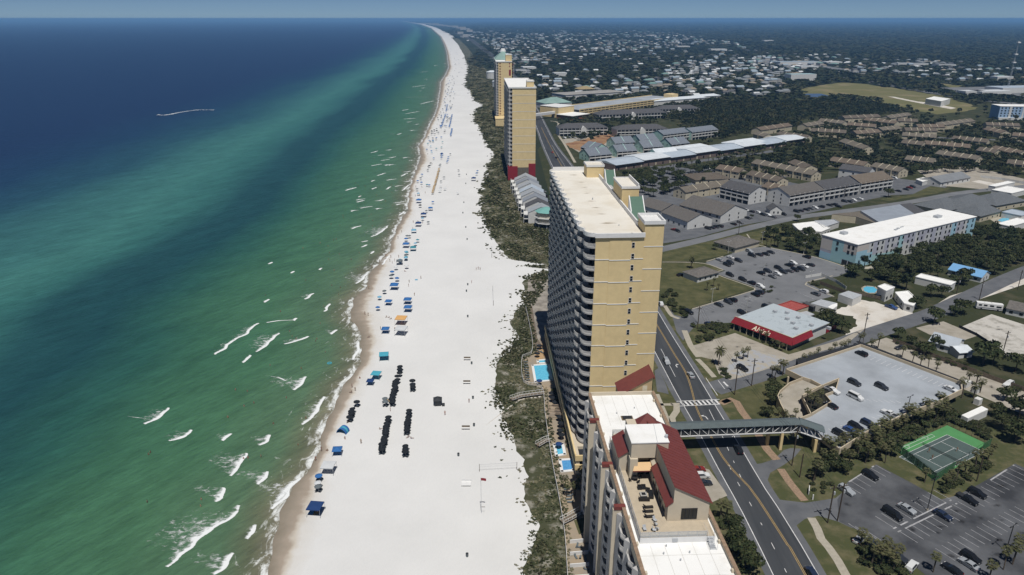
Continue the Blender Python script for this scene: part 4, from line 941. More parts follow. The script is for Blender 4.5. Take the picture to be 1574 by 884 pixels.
for x, y, w_, d_ in ((9, 15, 3.5, 3), (88, 9, 4.5, 3), (42, 6, 2, 1.2), (46, 7, 1.6, 1.2), (50, 8, 2.6, .5)):
    b = MB(); b.box(x, x+w_, y, y+d_, 13.2, 14.6 if w_ > 3 else 13.8, steel); b.build('roof_unit', None, t)
# --- grey-roofed flats ---
gable('three-storey white flats with grey roof and tall white gable, left of the long row', (1122, 277), (1167, 287), 12, 8.6, 17, white_wall, grey_shingle, wins=5, gal=1, name='apartment_building')
g3 = mat('taupe_shingles', (.15, .125, .10), .9, .15, var=.18, scale=1.1)
gable('left section of the long three-storey white flats, grey-brown roof and balconies', (1197, 288), (1250, 279.5), 12, 8.6, 18, white_wall, mat('warm_grey_shingles', (.12, .112, .105), .9, .15, var=.18, scale=1.1), wins=4, gal=1, name='apartment_building')
gable('middle section of the long three-storey white flats, grey roof', (1252, 279), (1304, 271), 12.3, 8.8, 18, white_wall, grey_shingle, wins=4, gal=1, name='apartment_building')
gable('right section of the long three-storey white flats, taupe roof', (1307, 270), (1356, 263), 12.6, 9, 18, white_wall, g3, wins=4, gal=1, name='apartment_building')
gable('white-walled flats with solar panels on a grey roof behind the taupe-roofed section', (1296, 252), (1341, 258), 11, 8, 14, white_wall, grey_shingle, wins=3, name='apartment_building')
gable('brown-roofed two-storey motel wing with tall white end wall, centre of its cluster', (1066, 300), (1130, 315.5), 10.5, 5.6, 27, white_wall, M['warm_grey_shingles'], wins=6, name='apartment_building')
gable('brown-roofed motel wing nearest the tower, white gable towards the street', (1036, 315), (1077, 329), 9, 5.2, 20, white_wall, M['warm_grey_shingles'], wins=5, name='apartment_building')
gable('brown-roofed motel wing at the far left of its cluster beside the green tower roofs', (998, 304), (1033, 314), 8.5, 5.2, 19, white_wall, M['warm_grey_shingles'], wins=4, name='apartment_building')
gable('small grey-roofed white cottage in front of the white gable by the car park', (1188, 312), (1194, 317), 6, 3.2, 8, white_wall, grey_shingle, wins=2)
# --- townhouse rows in brown and cream ---
rows = [((1045,288),(1118,276),4),((1107,253),(1143,259),3),((1156,262),(1204,273),4),((1163,245),(1256,263),7),((1222,245),(1247,254),2),((1281,241),(1334,249),4),((1346,250),(1390,258),4),
 ((1299,213),(1336,225),3),((1163,196),(1211,189),4),((1166,202),(1182,206),2),((1199,202),(1244,208),4),((1234,190),(1260,186),3),((1262,182),(1299,186),4),((1248,197),(1301,200),5),((1294,178),(1349,175.5),5),((1304,188),(1347,191),4),
 ((1311,201),(1349,198.5),4),((1332,180.7),(1380,186),5),((1350,196),(1380,193),3),((1362,178),(1395,173),4),((1380,182),(1410,183),3),((1390,196),(1438,197),5),((1408,191),(1449,191),4),((1438,189),(1492,182),6),((1388,203.5),(1440,207),5),
 ((1466,208.7),(1520,214),5),((1515,188),(1566,189.6),5),((1520,195),(1547,201),3),((1558,203.6),(1600,207),4),((1389,214.5),(1421,218),3),((1422,216),(1492,222),6),((1444,231),(1507,240),5),((1507,226),(1535,230),3),((1395,239),(1438,244),4),((1530,224),(1574,232),4),((1550,245),(1600,250),4),((1180,280),(1212,287),3)]
rows_s = sorted(rows, key=lambda r: (round(r[0][1]/12), r[0][0]))
tints = [umber_shingle, brown_shingle, mat('reddish_brown_shingles', (.14, .112, .088), .9, .15, var=.22, scale=1.1)]
lab_used = {}
for i, (a, b, n) in enumerate(rows_s):
    v = a[1]; zone = 'in the farthest rows by the field' if v < 192 else ('in the middle rows of the estate' if v < 212 else ('on the near edge of the estate' if v < 236 else 'among the trees behind the grey-roofed flats'))
    lab_used.setdefault(zone, []).append(i)
for zone, ids in lab_used.items():
    ids.sort(key=lambda i: rows_s[i][0][0])
    for o_, i in enumerate(ids):
        a, b, n = rows_s[i]; far = a[1] < 212
        gable('brown-roofed cream townhouse row %s, %s from the left' % (zone, nth(o_)), a, b, 8.2, 5.6, 12.5, cream_wall, tints[i % 3], wins=(n if not far else 0), party=n, name='townhouse_row', group='brown-roofed townhouse rows', cat='townhouses')
x, y = P(1086, 268, 5); hip('low brown hipped-roof clubhouse beside the shaded car park', (x, y), GA-.35, 30, 24, 3.2, 6.5, cream_wall, brown_shingle)
# --- warehouses and low roofs between the side street and the hotel ---
def metalshed(label, px, h, rm, wm=white_wall, name='warehouse'):
    return flat(label, PP(px, h), h, wm, rm, name=name, par=0)
metalshed('wide low warehouse with pale grey-blue metal roof behind the turquoise hotel', [(1323,324),(1383,314),(1406,329),(1352,342)], 6, mat('grey_blue_metal', (.28, .31, .35), .5, .4, var=.08, scale=.2))
metalshed('dark-roofed low shed joined to the left of the grey-blue warehouse', [(1279,329),(1322,325),(1350,341),(1345,343),(1316,333)], 4.6, umber_shingle, cream_wall)
metalshed('dark grey lean-to at the right end of the grey-blue warehouse', [(1384,314),(1400,312),(1428,328),(1406,330)], 4.4, grey_shingle)
flat('low white flat-roofed house left of the hotel among trees', PP([(1218,345),(1252,341),(1276,351),(1262,357),(1228,354)], 3.6), 3.6, white_wall, white_memb, 'house', 'house', wins=4)
flat('small grey flat-roofed annex behind the low white house', PP([(1252,340),(1282,338),(1290,342),(1266,350)], 3.4), 3.4, white_wall, steel, 'house', 'house')
for i, (u, v, L, W, an) in enumerate(((1449, 309, 30, 22, GA), (1483, 306, 46, 26, GA+.1), (1531, 301, 34, 22, GA-.1), (1505, 318, 26, 16, GA))):
    x, y = P(u, v, 7); hip(['leftmost grey hipped roof of the cluster behind the hotel', 'largest grey hipped roof of the cluster behind the hotel', 'rightmost grey hipped roof of the cluster behind the hotel', 'small grey hipped roof just beyond the right end of the hotel'][i], (x, y), an, L, W, 4, 9.5, cream_wall, mat('slate_shingles', (.12, .13, .14), .9, .15, var=.15, scale=1.), group='grey hipped roofs behind the hotel')
gable('grey metal-roofed motel beside the lawn and volleyball court', (1431, 272), (1477, 264), 6.5, 3.4, 17, white_wall, mat('dull_metal_roof', (.2, .21, .22), .6, .4, var=.1, scale=.3), wins=6)
flat('small white annex at the left end of the grey metal-roofed motel', PP([(1408,276),(1420,273),(1432,276),(1418,280)], 3), 3, white_wall, white_memb, 'house', 'house')
area('sand_court', [(1493,279),(1505,277),(1540,284),(1528,287)], sandlot, z=.03)
for i, (u, v, L, W) in enumerate(((1552, 292, 24, 14), (1563, 327, 14, 12), (1540, 283, 30, 5), (1559, 342, 26, 8))):
    flat(['pale flat building at the right edge above the resort pool', 'low blue-roofed pavilion beside the resort pool', 'narrow white shed with pale roof along the motel lawn', 'small grey flat building right of the pool deck'][i], rectpts(u, v, 3.5, L, W), 3.5, white_wall, blue_metal if i == 1 else white_memb, 'building', 'building')
area('pool_deck', [(1520,336),(1560,330),(1600,338),(1600,350),(1545,352)], pale_walk, z=.03)
def pool(label, px, m, z=.09, world_pts=None, coping=pale_walk):
    q = world_pts or PP(px); cx = sum(p[0] for p in q)/len(q); cy_ = sum(p[1] for p in q)/len(q)
    t = tag(empty('swimming_pool', (cx, cy_, 0)), label, 'pool'); q = [(x-cx, y-cy_) for x, y in q]
    a = sum(q[i][0]*q[(i+1) % len(q)][1]-q[(i+1) % len(q)][0]*q[i][1] for i in range(len(q)))
    if a < 0: q = q[::-1]
    b = MB(); wall_line(b, q+[q[0]], 0, z+.1, .9); b.build('coping', coping, t)
    b = MB(); b.poly([(x, y, z) for x, y in q]); b.build('water', m, t); return t
pool('small turquoise resort pool near the grey hipped roofs at right', [(1532,339),(1540,335),(1553,336),(1552,340),(1540,342)], poolw)
pool('narrow blue pool right of the turquoise resort pool', [(1552,343),(1562,341),(1566,344),(1556,347)], poolb)
# --- teal and grey condominium village ---
x, y = P(894, 193, 10); hip('white three-storey block with grey hipped roof beside the main road', (x, y), .14, 56, 20, 8.5, 13, white_wall, grey_shingle, gal=1, name='apartment_building', cat='building', group='white blocks with grey hipped roofs')
x, y = P(983, 195, 10); hip('white block with grey hipped roof just left of the long teal building', (x, y), .18, 60, 20, 8.5, 13, white_wall, grey_shingle, gal=1, name='apartment_building', cat='building', group='white blocks with grey hipped roofs')
x, y = P(968, 170, 10); hip('white block with long grey roof in front of the yellow parking garage', (x, y), .3, 98, 22, 7, 12, cream_wall, grey_shingle, gal=1, name='apartment_building', cat='building', group='white blocks with grey hipped roofs')
x, y = P(1040, 164, 9); hip('grey hipped roof half hidden by trees right of the yellow garage', (x, y), .2, 60, 20, 7, 11.5, white_wall, grey_shingle, gal=1, name='apartment_building', cat='building', group='white blocks with grey hipped roofs')
slate_b = mat('blue_grey_shingles', (.16, .18, .21), .8, .2, var=.15, scale=1.)
gable('left half of the long teal three-storey building with white balconies', (1011, 200.5), (1052, 196), 12, 9, 16, mint_wall, slate_b, gal=1, name='apartment_building')
gable('right half of the long teal three-storey building with white balconies', (1055, 197), (1094, 192.5), 12, 9, 16, mint_wall, slate_b, gal=1, name='apartment_building')
th = [((898,229),(932,226)),((942,223),(972,221)),((982,217),(1012,215)),((939,211),(969,209)),((977,207),(1004,205)),((1023,213),(1050,210)),((905,217),(925,221))]
tl_ = ['nearest the road', 'second from the road in the front line', 'third from the road in the front line', 'first in the back line', 'second in the back line', 'at the right end below the teal building', 'grey and small behind the front one']
for i, (a, b) in enumerate(th):
    gable('teal townhouse block with blue-grey roof, %s' % tl_[i], a, b, 10.5, 6, 17, mint_wall, slate_b, wins=4, gal=1, party=2, name='townhouse_row', cat='townhouses', group='teal townhouse blocks')
gable('teal townhouse block with a white metal roof at the front right', (1003, 229), (1036, 226), 9.5, 6, 14, mint_wall, white_metal, gal=1, name='townhouse_row', cat='townhouses')
x, y = P(1065, 224, 7); hip('white-roofed teal clubhouse right of the townhouses', (x, y), GA, 42, 22, 5, 8.5, mint_wall, white_metal, gal=1, name='clubhouse', cat='building')
x, y = P(1144, 217, 7); hip('white-roofed block beyond the storage building', (x, y), GA, 44, 20, 6, 9.5, mint_wall, white_metal, name='apartment_building', cat='building')
x, y = P(1113, 223, 4); hip('small low white roof left of the white-roofed block', (x, y), GA, 20, 12, 3, 5, white_wall, white_metal)
# --- long storage building with stepped metal roofs ---
A_ = P(945, 263); B_ = P(1238, 221); Ls = hypot(B_[0]-A_[0], B_[1]-A_[1]); as_ = atan2(B_[1]-A_[1], B_[0]-A_[0])
t = tag(empty('storage_building', (A_[0], A_[1], 0), as_), 'very long brown brick shopping arcade with stepped pale blue metal roofs', 'building')
b = MB(); b.box(0, Ls, 0, 26, 0, 5.2, mat('brown_brick', (.17, .13, .115), .9, .1, var=.12, scale=.8)); b.build('wall', None, t)
n = 8
for k in range(n):
    x0, x1 = Ls*k/n, Ls*(k+1)/n; m = blue_metal if k % 2 == 0 else white_metal; b = MB(); h0 = 5.3+(k % 2)*.9
    b.mesh([(x0, -1.2, h0), (x1, -1.2, h0), (x1, 13, h0+1.8), (x0, 13, h0+1.8), (x1, 27, h0), (x0, 27, h0), (x0, -1.2, h0-.3), (x1, -1.2, h0-.3), (x1, 27, h0-.3), (x0, 27, h0-.3)], [(0, 1, 2, 3), (3, 2, 4, 5), (6, 7, 1, 0), (0, 3, 5, 9, 6), (1, 7, 8, 4, 2), (4, 8, 9, 5), (6, 9, 8, 7)], m); b.build('roof', None, t)
for k in range(30): b = MB(); x = Ls*(k+.5)/30; b.box(x-.8, x+.8, -.06, -.01, .3, 2.6, cream_wall if k % 2 else dark_glass); b.build('door', None, t)
# --- yellow parking garage far off ---
A_ = P(870, 182); t = tag(empty('parking_garage', (A_[0], A_[1], 0), radians(45)), 'long yellow parking garage with pale deck beyond the teal village', 'parking garage')
b = MB(); b.box(28, 262, .4, 44, 0, 8.6, dark_gap, deck_coat); b.build('deck', None, t)
for z in (2.4, 5.3, 8.4): b = MB(); b.box(28, 262, 0, .4, z-.2, z+1.3, tan_wall); b.box(28, 262, 44, 44.4, z-.2, z+1.3, tan_wall); b.build('parapet', None, t)
for k in range(26): b = MB(); b.box(28+k*9.3, 29+k*9.3, .05, .35, 0, 8.6, tan_wall); b.build('column', None, t)
b = MB(); b.box(250, 266, -2, 14, 0, 14, tan_wall); b.build('stair_block', None, t)
b = MB(); b.box(-4, 28, 10, 44, 0, 13.5, tan_wall); b.box(-4.3, 28.3, 9.7, 44.3, 13.5, 14, white_paint); b.build('stair_block', None, t)
b = MB(); b.box(-8, 26, -18, 10, 0, 5, mat('terracotta_wall', (.28, .13, .08), .9, .1)); b.box(-9, 27, -19, 10, 5, 5.5, white_paint, white_memb); b.build('shop_wing', None, t)
b = MB(); b.box(-70, -4, 16, 20, 5, 8.2, white_paint); b.build('walkway', None, t)
for i, (u, v, L, W, an, he, hr, rm, lab) in enumerate(((851, 154, 44, 34, .4, 8, 15, mat('pale_green_roof', (.22, .33, .30)), 'pale green roofed hall beside the road before the yellow garage'), (905, 143, 120, 44, .5, 8, 10, mat('brownish_metal', (.30, .29, .27), .6, .3, var=.1, scale=.1), 'very wide grey-brown roof behind the yellow garage'), (1040, 152, 110, 20, .55, 7, 10, white_metal, 'long white-roofed row right behind the yellow garage'), (1085, 147, 50, 16, .5, 6, 9, white_metal, 'white-roofed row at the far right end of the garage line'), (899, 135, 30, 22, .3, 6, 11, mat('ochre_roof', (.3, .24, .13)), 'ochre hipped roof behind the wide grey roof'))):
    x, y = P(u, v, hr*.7); hip(lab, (x, y), an, L, W, he, hr, white_wall, rm, wins=0)
# --- blue hotel, warehouse and mast at the right edge ---
q0 = P(1533, 184); t = tag(empty('hotel', (q0[0], q0[1], 0), radians(-8)), 'light blue five-storey hotel at the right edge of the picture', 'hotel')
b = MB(); b.box(0, 60, 0, 24, 0, 17, mat('powder_blue_stucco', (.30, .42, .58), .9, .2)); b.build('wall', None, t)
b = MB(); b.box(12, 15, -.3, 0, 0, 17.2, white_wall); b.box(-.4, 60.4, -.4, 24.4, 17, 17.6, white_paint, white_memb); b.box(28, 30, -.3, 0, 0, 17.2, white_wall); b.box(0, 60, -3, -.3, 0, 3, white_wall); b.build('roof', None, t)
for f in range(5):
    for k in range(13): w_ = MB(); x = 2.+k*4.4; w_.box(x, x+1.8, -.08, -.02, 3.6*f*.92+.8, 3.6*f*.92+2.6, dark_glass); w_.build('window', None, t)
flat('white warehouse with a flat roof in the dry field', PP([(1423,152),(1436,148.5),(1461,152),(1447,156)], 8), 8, white_wall, white_memb, 'warehouse', 'warehouse')
mx_, my_ = P(1548, 141); t = tag(empty('radio_mast', (mx_, my_, 0)), 'tall lattice radio mast rising above the right horizon', 'mast'); hm_ = 88.
b = MB()
for k in range(3):
    a = 2*pi*k/3; b.bar((1.8*cos(a), 1.8*sin(a), 0), (.7*cos(a), .7*sin(a), hm_), .16)
for k in range(22):
    z = hm_*k/22; r_ = 1.8-1.1*k/22; z2 = hm_*(k+1)/22; r2 = 1.8-1.1*(k+1)/22
    for j in range(3): a = 2*pi*j/3; a2 = 2*pi*(j+1)/3; b.bar((r_*cos(a), r_*sin(a), z), (r2*cos(a2), r2*sin(a2), z2), .09)
b.build('lattice', steel, t)
for z in (50, 64, 84): b = MB(); b.box(-2.6, 2.6, -2.6, 2.6, z, z+2.); b.build('antenna_platform', white_paint, t)
# --- houses around the lot ---
x, y = P(1133, 369, 4); hip('grey-roofed bungalow beside the lawn north of the car park', (x, y), -.95, 15, 22, 3, 5.6, cream_wall, mat('faded_grey_shingles', (.14, .13, .12), .9, .1, var=.2, scale=1.)); 
x, y = P(1078, 415, 4); hip('small white bungalow with grey roof standing alone on the lawn', (x, y), GA, 15, 10, 2.8, 4.8, white_wall, mat('faded_grey_shingles', (.14, .13, .12)))
gable('bright blue metal-roofed house among trees at right', (1466, 405), (1517, 417), 5.2, 3, 10, white_wall, mat('bright_blue_metal', (.17, .36, .60), .5, .4, var=.06, scale=.4), wins=3)
flat('white flat roof half hidden in the dark trees below the hotel', rectpts(1438, 430, 3.5, 16, 7, -.85), 3.5, white_wall, white_memb, 'house', 'house')
flat('low white-roofed house by the street right of the fenced pool', PP([(1376,450),(1396,448),(1410,461),(1404,471),(1390,467)], 3.2), 3.2, white_wall, white_memb, 'house', 'house', wins=5)
t = flat('white pergola house with roof terrace beside the round pool', PP([(1349,441),(1360,437),(1375,442),(1362,448)], 5.4), 5.4, white_wall, white_memb, 'house', 'house', wins=4)
pool('oval pale pool behind the fence by the car park', [(1325,443),(1331,440),(1344,441),(1350,446),(1346,451),(1335,451),(1327,448)], poolw)
pool('narrow blue pool under the low white-roofed house', [(1378,471),(1390,468),(1400,473),(1396,478)], poolb)
t = metalshed('open-sided shed with pale metal roof by the sandy lot', [(1289,452),(1304,447),(1325,453),(1311,460)], 3.6, steel, name='shed')
metalshed('low grey flat-roofed shed left of the open shed', [(1246,466),(1262,460),(1287,466),(1272,473)], 3.2, steel, name='shed')
metalshed('small white box shed at the end of the grey shed', [(1272,472),(1279,468),(1287,466),(1287,470),(1280,475)], 3.4, white_memb, name='shed')
metalshed('dark open shelter beside the red-roofed building', [(1226,481),(1240,478),(1252,483),(1238,488)], 3.2, steel, dark_gap, name='shelter')
t = flat('small cream building with a speckled red flat roof behind the store', PP([(1192,471),(1216,463),(1243,471),(1217,480)], 4.2), 4.2, cream_wall, mat('speckled_red_roof', (.28, .05, .04), .8, .2, col2=(.36, .10, .09), scale=2.), 'building', 'building', wins=5)
metalshed('dark fence-walled yard shed right of the speckled red roof', [(1234,465),(1240,463),(1256,469),(1250,472)], 2.6, grey_shingle, dark_gap, name='shed')
# house right of garage
gable('white metal-roofed house by the old concrete slabs', (1437, 511), (1478, 522), 5, 3, 11, white_wall, mat('pale_grey_metal', (.40, .44, .48), .5, .4, var=.06, scale=.4), wins=3)
gable('small white annex beside the white metal-roofed house', (1465, 533), (1486, 531), 3.6, 2.6, 7, white_wall, white_metal)
gable('grey-roofed house at the right edge behind the camper van', (1553, 462), (1600, 472), 5, 3, 11, white_wall, mat('faded_grey_shingles', (.14, .13, .12)), wins=3)
flat('long white storage trailer between the tennis court and the paved yard', PP([(1478,638),(1509,624),(1519,629),(1488,643)], 2.9), 2.9, white_wall, white_memb, 'trailer', 'trailer', par=0)
for i, (u, v, r_) in enumerate(((1484, 594, 3.2), (1500, 603, 2.6), (1502, 621, 2.2))):
    x, y = P(u, v); t = tag(empty('utility_cabinet', (x, y, 0), GA), ['largest white utility cabinet at the corner of the garage deck', 'white utility cabinet behind the palms by the paved yard', 'white utility tank beside the storage trailer'][i], 'cabinet'); b = MB(); b.box(-r_/2, r_/2, -.9, .9, .1, 2.2, white_wall); b.build('body', None, t); b = MB(); b.box(-r_/2-.1, r_/2+.1, -1, 1, 0, .1, concrete); b.build('base', None, t)
# --- red-fronted store ---
s1_, s2_, s3_ = P(1213, 544), P(1129, 500), P(1271, 522)
zt = 5.6; f0 = P(1218, 520, zt); an = atan2(s1_[1]-P(1132, 506)[1], s1_[0]-P(1132, 506)[0])   # frontage direction, towards the near corner
fl_ = P(1130, 487, zt); Lf = hypot(f0[0]-fl_[0], f0[1]-fl_[1]); an = atan2(f0[1]-fl_[1], f0[0]-fl_[0])
t = tag(empty('souvenir_store', (fl_[0], fl_[1], 0), an), 'souvenir store with deep red slanted fascia and pale blue flat roof', 'store')
Dp = 27.
b = MB(); b.box(1.2, Lf-1.2, 1.5, Dp, 0, 4.9, mat('pale_store_wall', (.46, .46, .44), .9, .1)); b.box(Lf-9, Lf-.8, 1., 13, 0, 3.4, mat('grey_green_wall', (.25, .26, .22), .9, .1)); b.box(Lf-1.2, Lf-1.0, 13, Dp, 0, 4.9, white_wall); b.build('wall', None, t)
b = MB(); b.box(0.2, Lf-.2, .25, Dp+.3, 4.95, 5.25, white_wall, mat('patched_blue_roof', (.40, .45, .48), .7, .3, col2=(.28, .32, .34), scale=.35, lo=.55, hi=.7, detail=8)); b.build('roof', None, t)
b = MB(); b.mesh([(0, 0, 5.75), (Lf, 0, 5.75), (Lf+1, -1.3, 3.0), (-1, -1.3, 3.0), (0, .25, 5.75), (Lf, .25, 5.75), (Lf+.4, .25, 3.0), (-1, .25, 3.0)], [(3, 2, 1, 0), (0, 1, 5, 4), (7, 6, 2, 3), (4, 5, 6, 7), (0, 4, 7, 3), (1, 2, 6, 5)], red_paint)
b.mesh([(Lf-.25, .26, 5.75), (Lf, .26, 5.75), (Lf, 13.4, 5.75), (Lf-.25, 13.4, 5.75), (Lf-.25, .26, 3.), (Lf+1, -.8, 3.), (Lf+1, 14, 3.), (Lf-.25, 13.6, 3.)], [(0, 1, 2, 3), (1, 5, 6, 2), (4, 7, 6, 5), (0, 3, 7, 4), (0, 4, 5, 1), (2, 6, 7, 3)], red_paint)
fas = b.build('fascia', None, t)
b = MB(); b.box(-.1, Lf+.1, -.06, .3, 5.76, 5.86, cream_wall); b.box(Lf-.3, Lf+.1, .3, 13.4, 5.76, 5.86, cream_wall); b.build('coping', None, t)
for k in range(11): w_ = MB(); x = 2+k*(Lf-12)/11; w_.box(x, x+2., 1.42, 1.48, .3, 2.7, dark_glass); w_.build('shop_window', None, t)
for k in range(9): w_ = MB(); x = .6+k*(Lf-2)/8; w_.box(x-.15, x+.15, -.9, -.6, 0, 3.1, cream_wall); w_.build('post', None, t)
tc = bpy.data.curves.new('sign_text', 'FONT'); tc.body = "Alvin's"; tc.size = 2.8; tc.shear = .35; tc.extrude = .06; tc.offset = .045; tc.space_character = 1.12
to = bpy.data.objects.new('tmp', tc); COL.objects.link(to); dg = bpy.context.evaluated_depsgraph_get(); me = bpy.data.meshes.new_from_object(to.evaluated_get(dg)); bpy.data.objects.remove(to)
me.name = 'lettering'; so_ = bpy.data.objects.new('lettering', me); COL.objects.link(so_); me.materials.clear(); me.materials.append(mat('cream_sign_paint', (.85, .80, .62), .6)); so_.parent = fas
sl = math.atan2(2.75, 1.3); so_.location = (Lf*.345, -1.12, 3.36); so_.rotation_euler = (sl, 0, 0)
for k, (x, y) in enumerate(((6, 18), (14, 15), (18, 13), (24, 17), (22, 9), (10, 21), (30, 20), (16, 20))): b = MB(); b.box(x, x+1.5, y, y+1.3, 5.25, 6.3, steel); b.build('roof_unit', None, t)
b = MB(); b.box(Lf-1.2, Lf-1.05, Dp+.3, Dp+8.5, 0, 1.9); tag(b.build('yard_wall', red_paint, t))
# --- villas between the beach and the middle tower ---
vsl = mat('villa_slate_metal', (.24, .26, .29), .6, .3, var=.08, scale=.3)
vst = mat('villa_grey_metal', (.33, .35, .37), .6, .3, var=.08, scale=.3)
vl = [((807.7,268.5),vst),((810.5,274),vsl),((814,280),vst),((817,286),blue_metal),((819.5,292),vst),((822.5,299.5),vsl),((827,307.5),grey_shingle),((832,315.5),vst)]
for i, ((u, v), rm) in enumerate(vl):
    x, y = P(u, v, 11); gable('narrow beach villa with %s roof, %s in the row counting from the tower' % (['grey metal','slate','grey metal','pale blue','grey metal','slate','dark grey','pale grey'][i], nth(i)), None, None, 11.2, 7.2, 17, white_wall, rm, wins=2, name='beach_villa', cat='house', group='beach villas in a row', world_=((x, y-5.2), (x, y+5.2), 10.4, pi/2-.02), over=.3)
    b = MB(); ev = bpy.data.objects[[o.name for o in bpy.data.objects if o.name.startswith('beach_villa')][-1]]
    for f in (2.9, 5.8): b.box(.6, 9.8, 8.52, 11.6, f-.12, f+.1, white_wall); b.box(.6, 9.8, 11.5, 11.6, f+.1, f+1, white_wall)
    for yy in (.8, 9.6): b.box(yy-.15, yy+.15, 11.3, 11.6, 0, 7.1, white_wall)
    b.build('balcony', None, sorted([o for o in bpy.data.objects if o.name.startswith('beach_villa')], key=lambda o: o.name)[-1])
x, y = P(840, 329, 8); t = tag(empty('beach_house', (x, y, 0)), 'stilted cream beach house with octagonal green roof', 'house')
b = MB(); b.cone((0, 0), 3, 6.4, 10, 6.4, cream_wall, 8); b.build('wall', None, t); b = MB(); b.cone((0, 0), 10, 7.6, 12.6, 1.2, mat('sea_green_roof', (.16, .36, .33), .6, .3), 8); b.build('roof', None, t)
for z in (3, 6.3): b = MB(); b.cone((0, 0), z, 8, z+.25, 8, white_wall, 8); b.build('balcony', None, t)
rl = [(7.9*cos(2*pi*k/8), 7.9*sin(2*pi*k/8)) for k in range(9)]
for z in (3.2, 6.5): rail_mesh(rl, 1.0, z, .8, .06).build('railing', white_paint, t)
for k in range(8): b = MB(); b.bar((7*cos(2*pi*k/8), 7*sin(2*pi*k/8), 0), (7*cos(2*pi*k/8), 7*sin(2*pi*k/8), 3), .2); b.build('stilt', white_wall, t)
b = MB(); b.box(5, 24, -4, 5, 0, 3.5, white_wall, steel); b.build('garage', None, t)
# --- beach houses farther on ---
for i, (u, v, r_) in enumerate(((757, 112, 14), (765, 124, 11))):
    x, y = P(u, v, 12); t = tag(empty('beach_building', (x, y, 0)), ['rounded white beachfront building left of the farthest yellow tower', 'smaller white beachfront block at the foot of the farthest yellow tower'][i], 'building'); b = MB(); b.cone((0, 0), 0, r_, 14-3*i, r_, white_wall, 14); b.box(0, r_*1.6, -r_*.9, r_*.9, 0, 12-3*i, white_wall); b.build('wall', None, t); b = MB(); b.cone((0, 0), 14-3*i, r_+.7, 17-3*i, r_*.4, white_metal, 14); b.build('roof', None, t)
# --- garage with the roof deck ---
GZ = 4.6
gar_wall = mat('garage_stucco', (.50, .425, .31), .9, .2, var=.08, scale=.5)
D = lambda u, v: P(u, v, GZ)
outer = [D(1208,571), D(1232.5,583), D(1246,587), D(1263,596), D(1232.5,612), D(1246,640), D(1228,647), D(1254,668), D(1290,694), D(1330,668), D(1397,637), D(1442,620), D(1478,602), D(1476,591), D(1323,533)]
t = tag(empty('parking_garage', (outer[0][0], outer[0][1], 0)), 'two-level parking garage with yellow parapet and pale blue-grey roof deck beside the road', 'parking garage')
o0 = outer[0]; lq = lambda q: [(p[0]-o0[0], p[1]-o0[1]) for p in q]
q = lq(outer); b = MB(); b.prism(q, GZ-.6, GZ, tan_dull, deck_coat); b.build('deck', None, t)
court = lq([D(1263,596), D(1289,585), D(1284,604), D(1268,610), D(1277,621), D(1246,640), D(1232.5,612)])
b = MB(); wall_line(b, q[:4], GZ-1., GZ+1.05, .3); wall_line(b, q[6:7]+[lq([D(1246,640)])[0]], GZ-1, GZ+1.05, .3); wall_line(b, q[6:]+q[:1], GZ-1., GZ+1.05, .3); b.build('parapet', gar_wall, t)
b = MB(); wall_line(b, court+court[:1], GZ-.2, GZ+1.05, .28); b.build('planter_wall', gar_wall, t)
b = MB(); b.poly([(x, y, GZ+.02) for x, y in (court if sum(court[i][0]*court[(i+1) % 7][1]-court[(i+1) % 7][0]*court[i][1] for i in range(7)) > 0 else court[::-1])]); b.build('planter_bed', mat('dark_mulch', (.02, .02, .012), .95), t)
b = MB(); 
for p in lq([D(1212,577), D(1228,585), D(1222,648+4), D(1260,674), D(1288,692), D(1240,560), D(1275,550)]): b.box(p[0]-.3, p[0]+.3, p[1]-.3, p[1]+.3, 0, GZ-.6, gar_wall)
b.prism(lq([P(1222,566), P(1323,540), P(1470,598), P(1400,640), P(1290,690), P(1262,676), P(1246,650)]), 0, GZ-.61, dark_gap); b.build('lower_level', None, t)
# ramp
ro = [(1233,584,GZ),(1213,592,GZ*.95),(1199,604,GZ*.85),(1195,612,GZ*.75),(1200,625,GZ*.5),(1208,640,GZ*.25),(1216,656,.1)]
ri = [(1262,596,GZ),(1246,602,GZ*.97),(1235,610,GZ*.9),(1233,613,GZ*.8),(1237,622,GZ*.6),(1242,632,GZ*.4),(1246,650,.1)]
RO = [(*lq([P(u, v, z)])[0], z+.012) for u, v, z in ro]; RI = [(*lq([P(u, v, z)])[0], z+.012) for u, v, z in ri]
b = MB()
for i in range(6): b.poly([RI[i], RO[i], RO[i+1], RI[i+1]], concrete)
b.build('ramp', None, t)
b = MB()
for L_ in (RO, RI):
    for p, q_ in zip(L_, L_[1:]):
        dx, dy = q_[0]-p[0], q_[1]-p[1]; l = hypot(dx, dy); nx, ny = -dy/l*.13, dx/l*.13
        b.mesh([(p[0]-nx, p[1]-ny, 0), (p[0]+nx, p[1]+ny, 0), (q_[0]+nx, q_[1]+ny, 0), (q_[0]-nx, q_[1]-ny, 0), (p[0]-nx, p[1]-ny, p[2]+1), (p[0]+nx, p[1]+ny, p[2]+1), (q_[0]+nx, q_[1]+ny, q_[2]+1), (q_[0]-nx, q_[1]-ny, q_[2]+1)], [(4, 5, 6, 7), (0, 4, 7, 3), (1, 2, 6, 5), (0, 1, 5, 4), (2, 3, 7, 6)])
b.build('ramp_wall', gar_wall, t)
b = MB(); 
sl_ = lambda u1, v1, u2, v2: ribbon(lq([D(u1, v1), D(u2, v2)]), .12, GZ+.008, linew, b)
for k in range(9): sl_(1305+k*9, 612+k*.5, 1313+k*9, 616+k*.5)
for k in range(16): sl_(1254+k*9.5, 664-k*2.6, 1262+k*9.5, 670-k*2.9)
for k in range(17): sl_(1338+k*8, 546+k*3.1, 1330+k*8, 550+k*3.1)
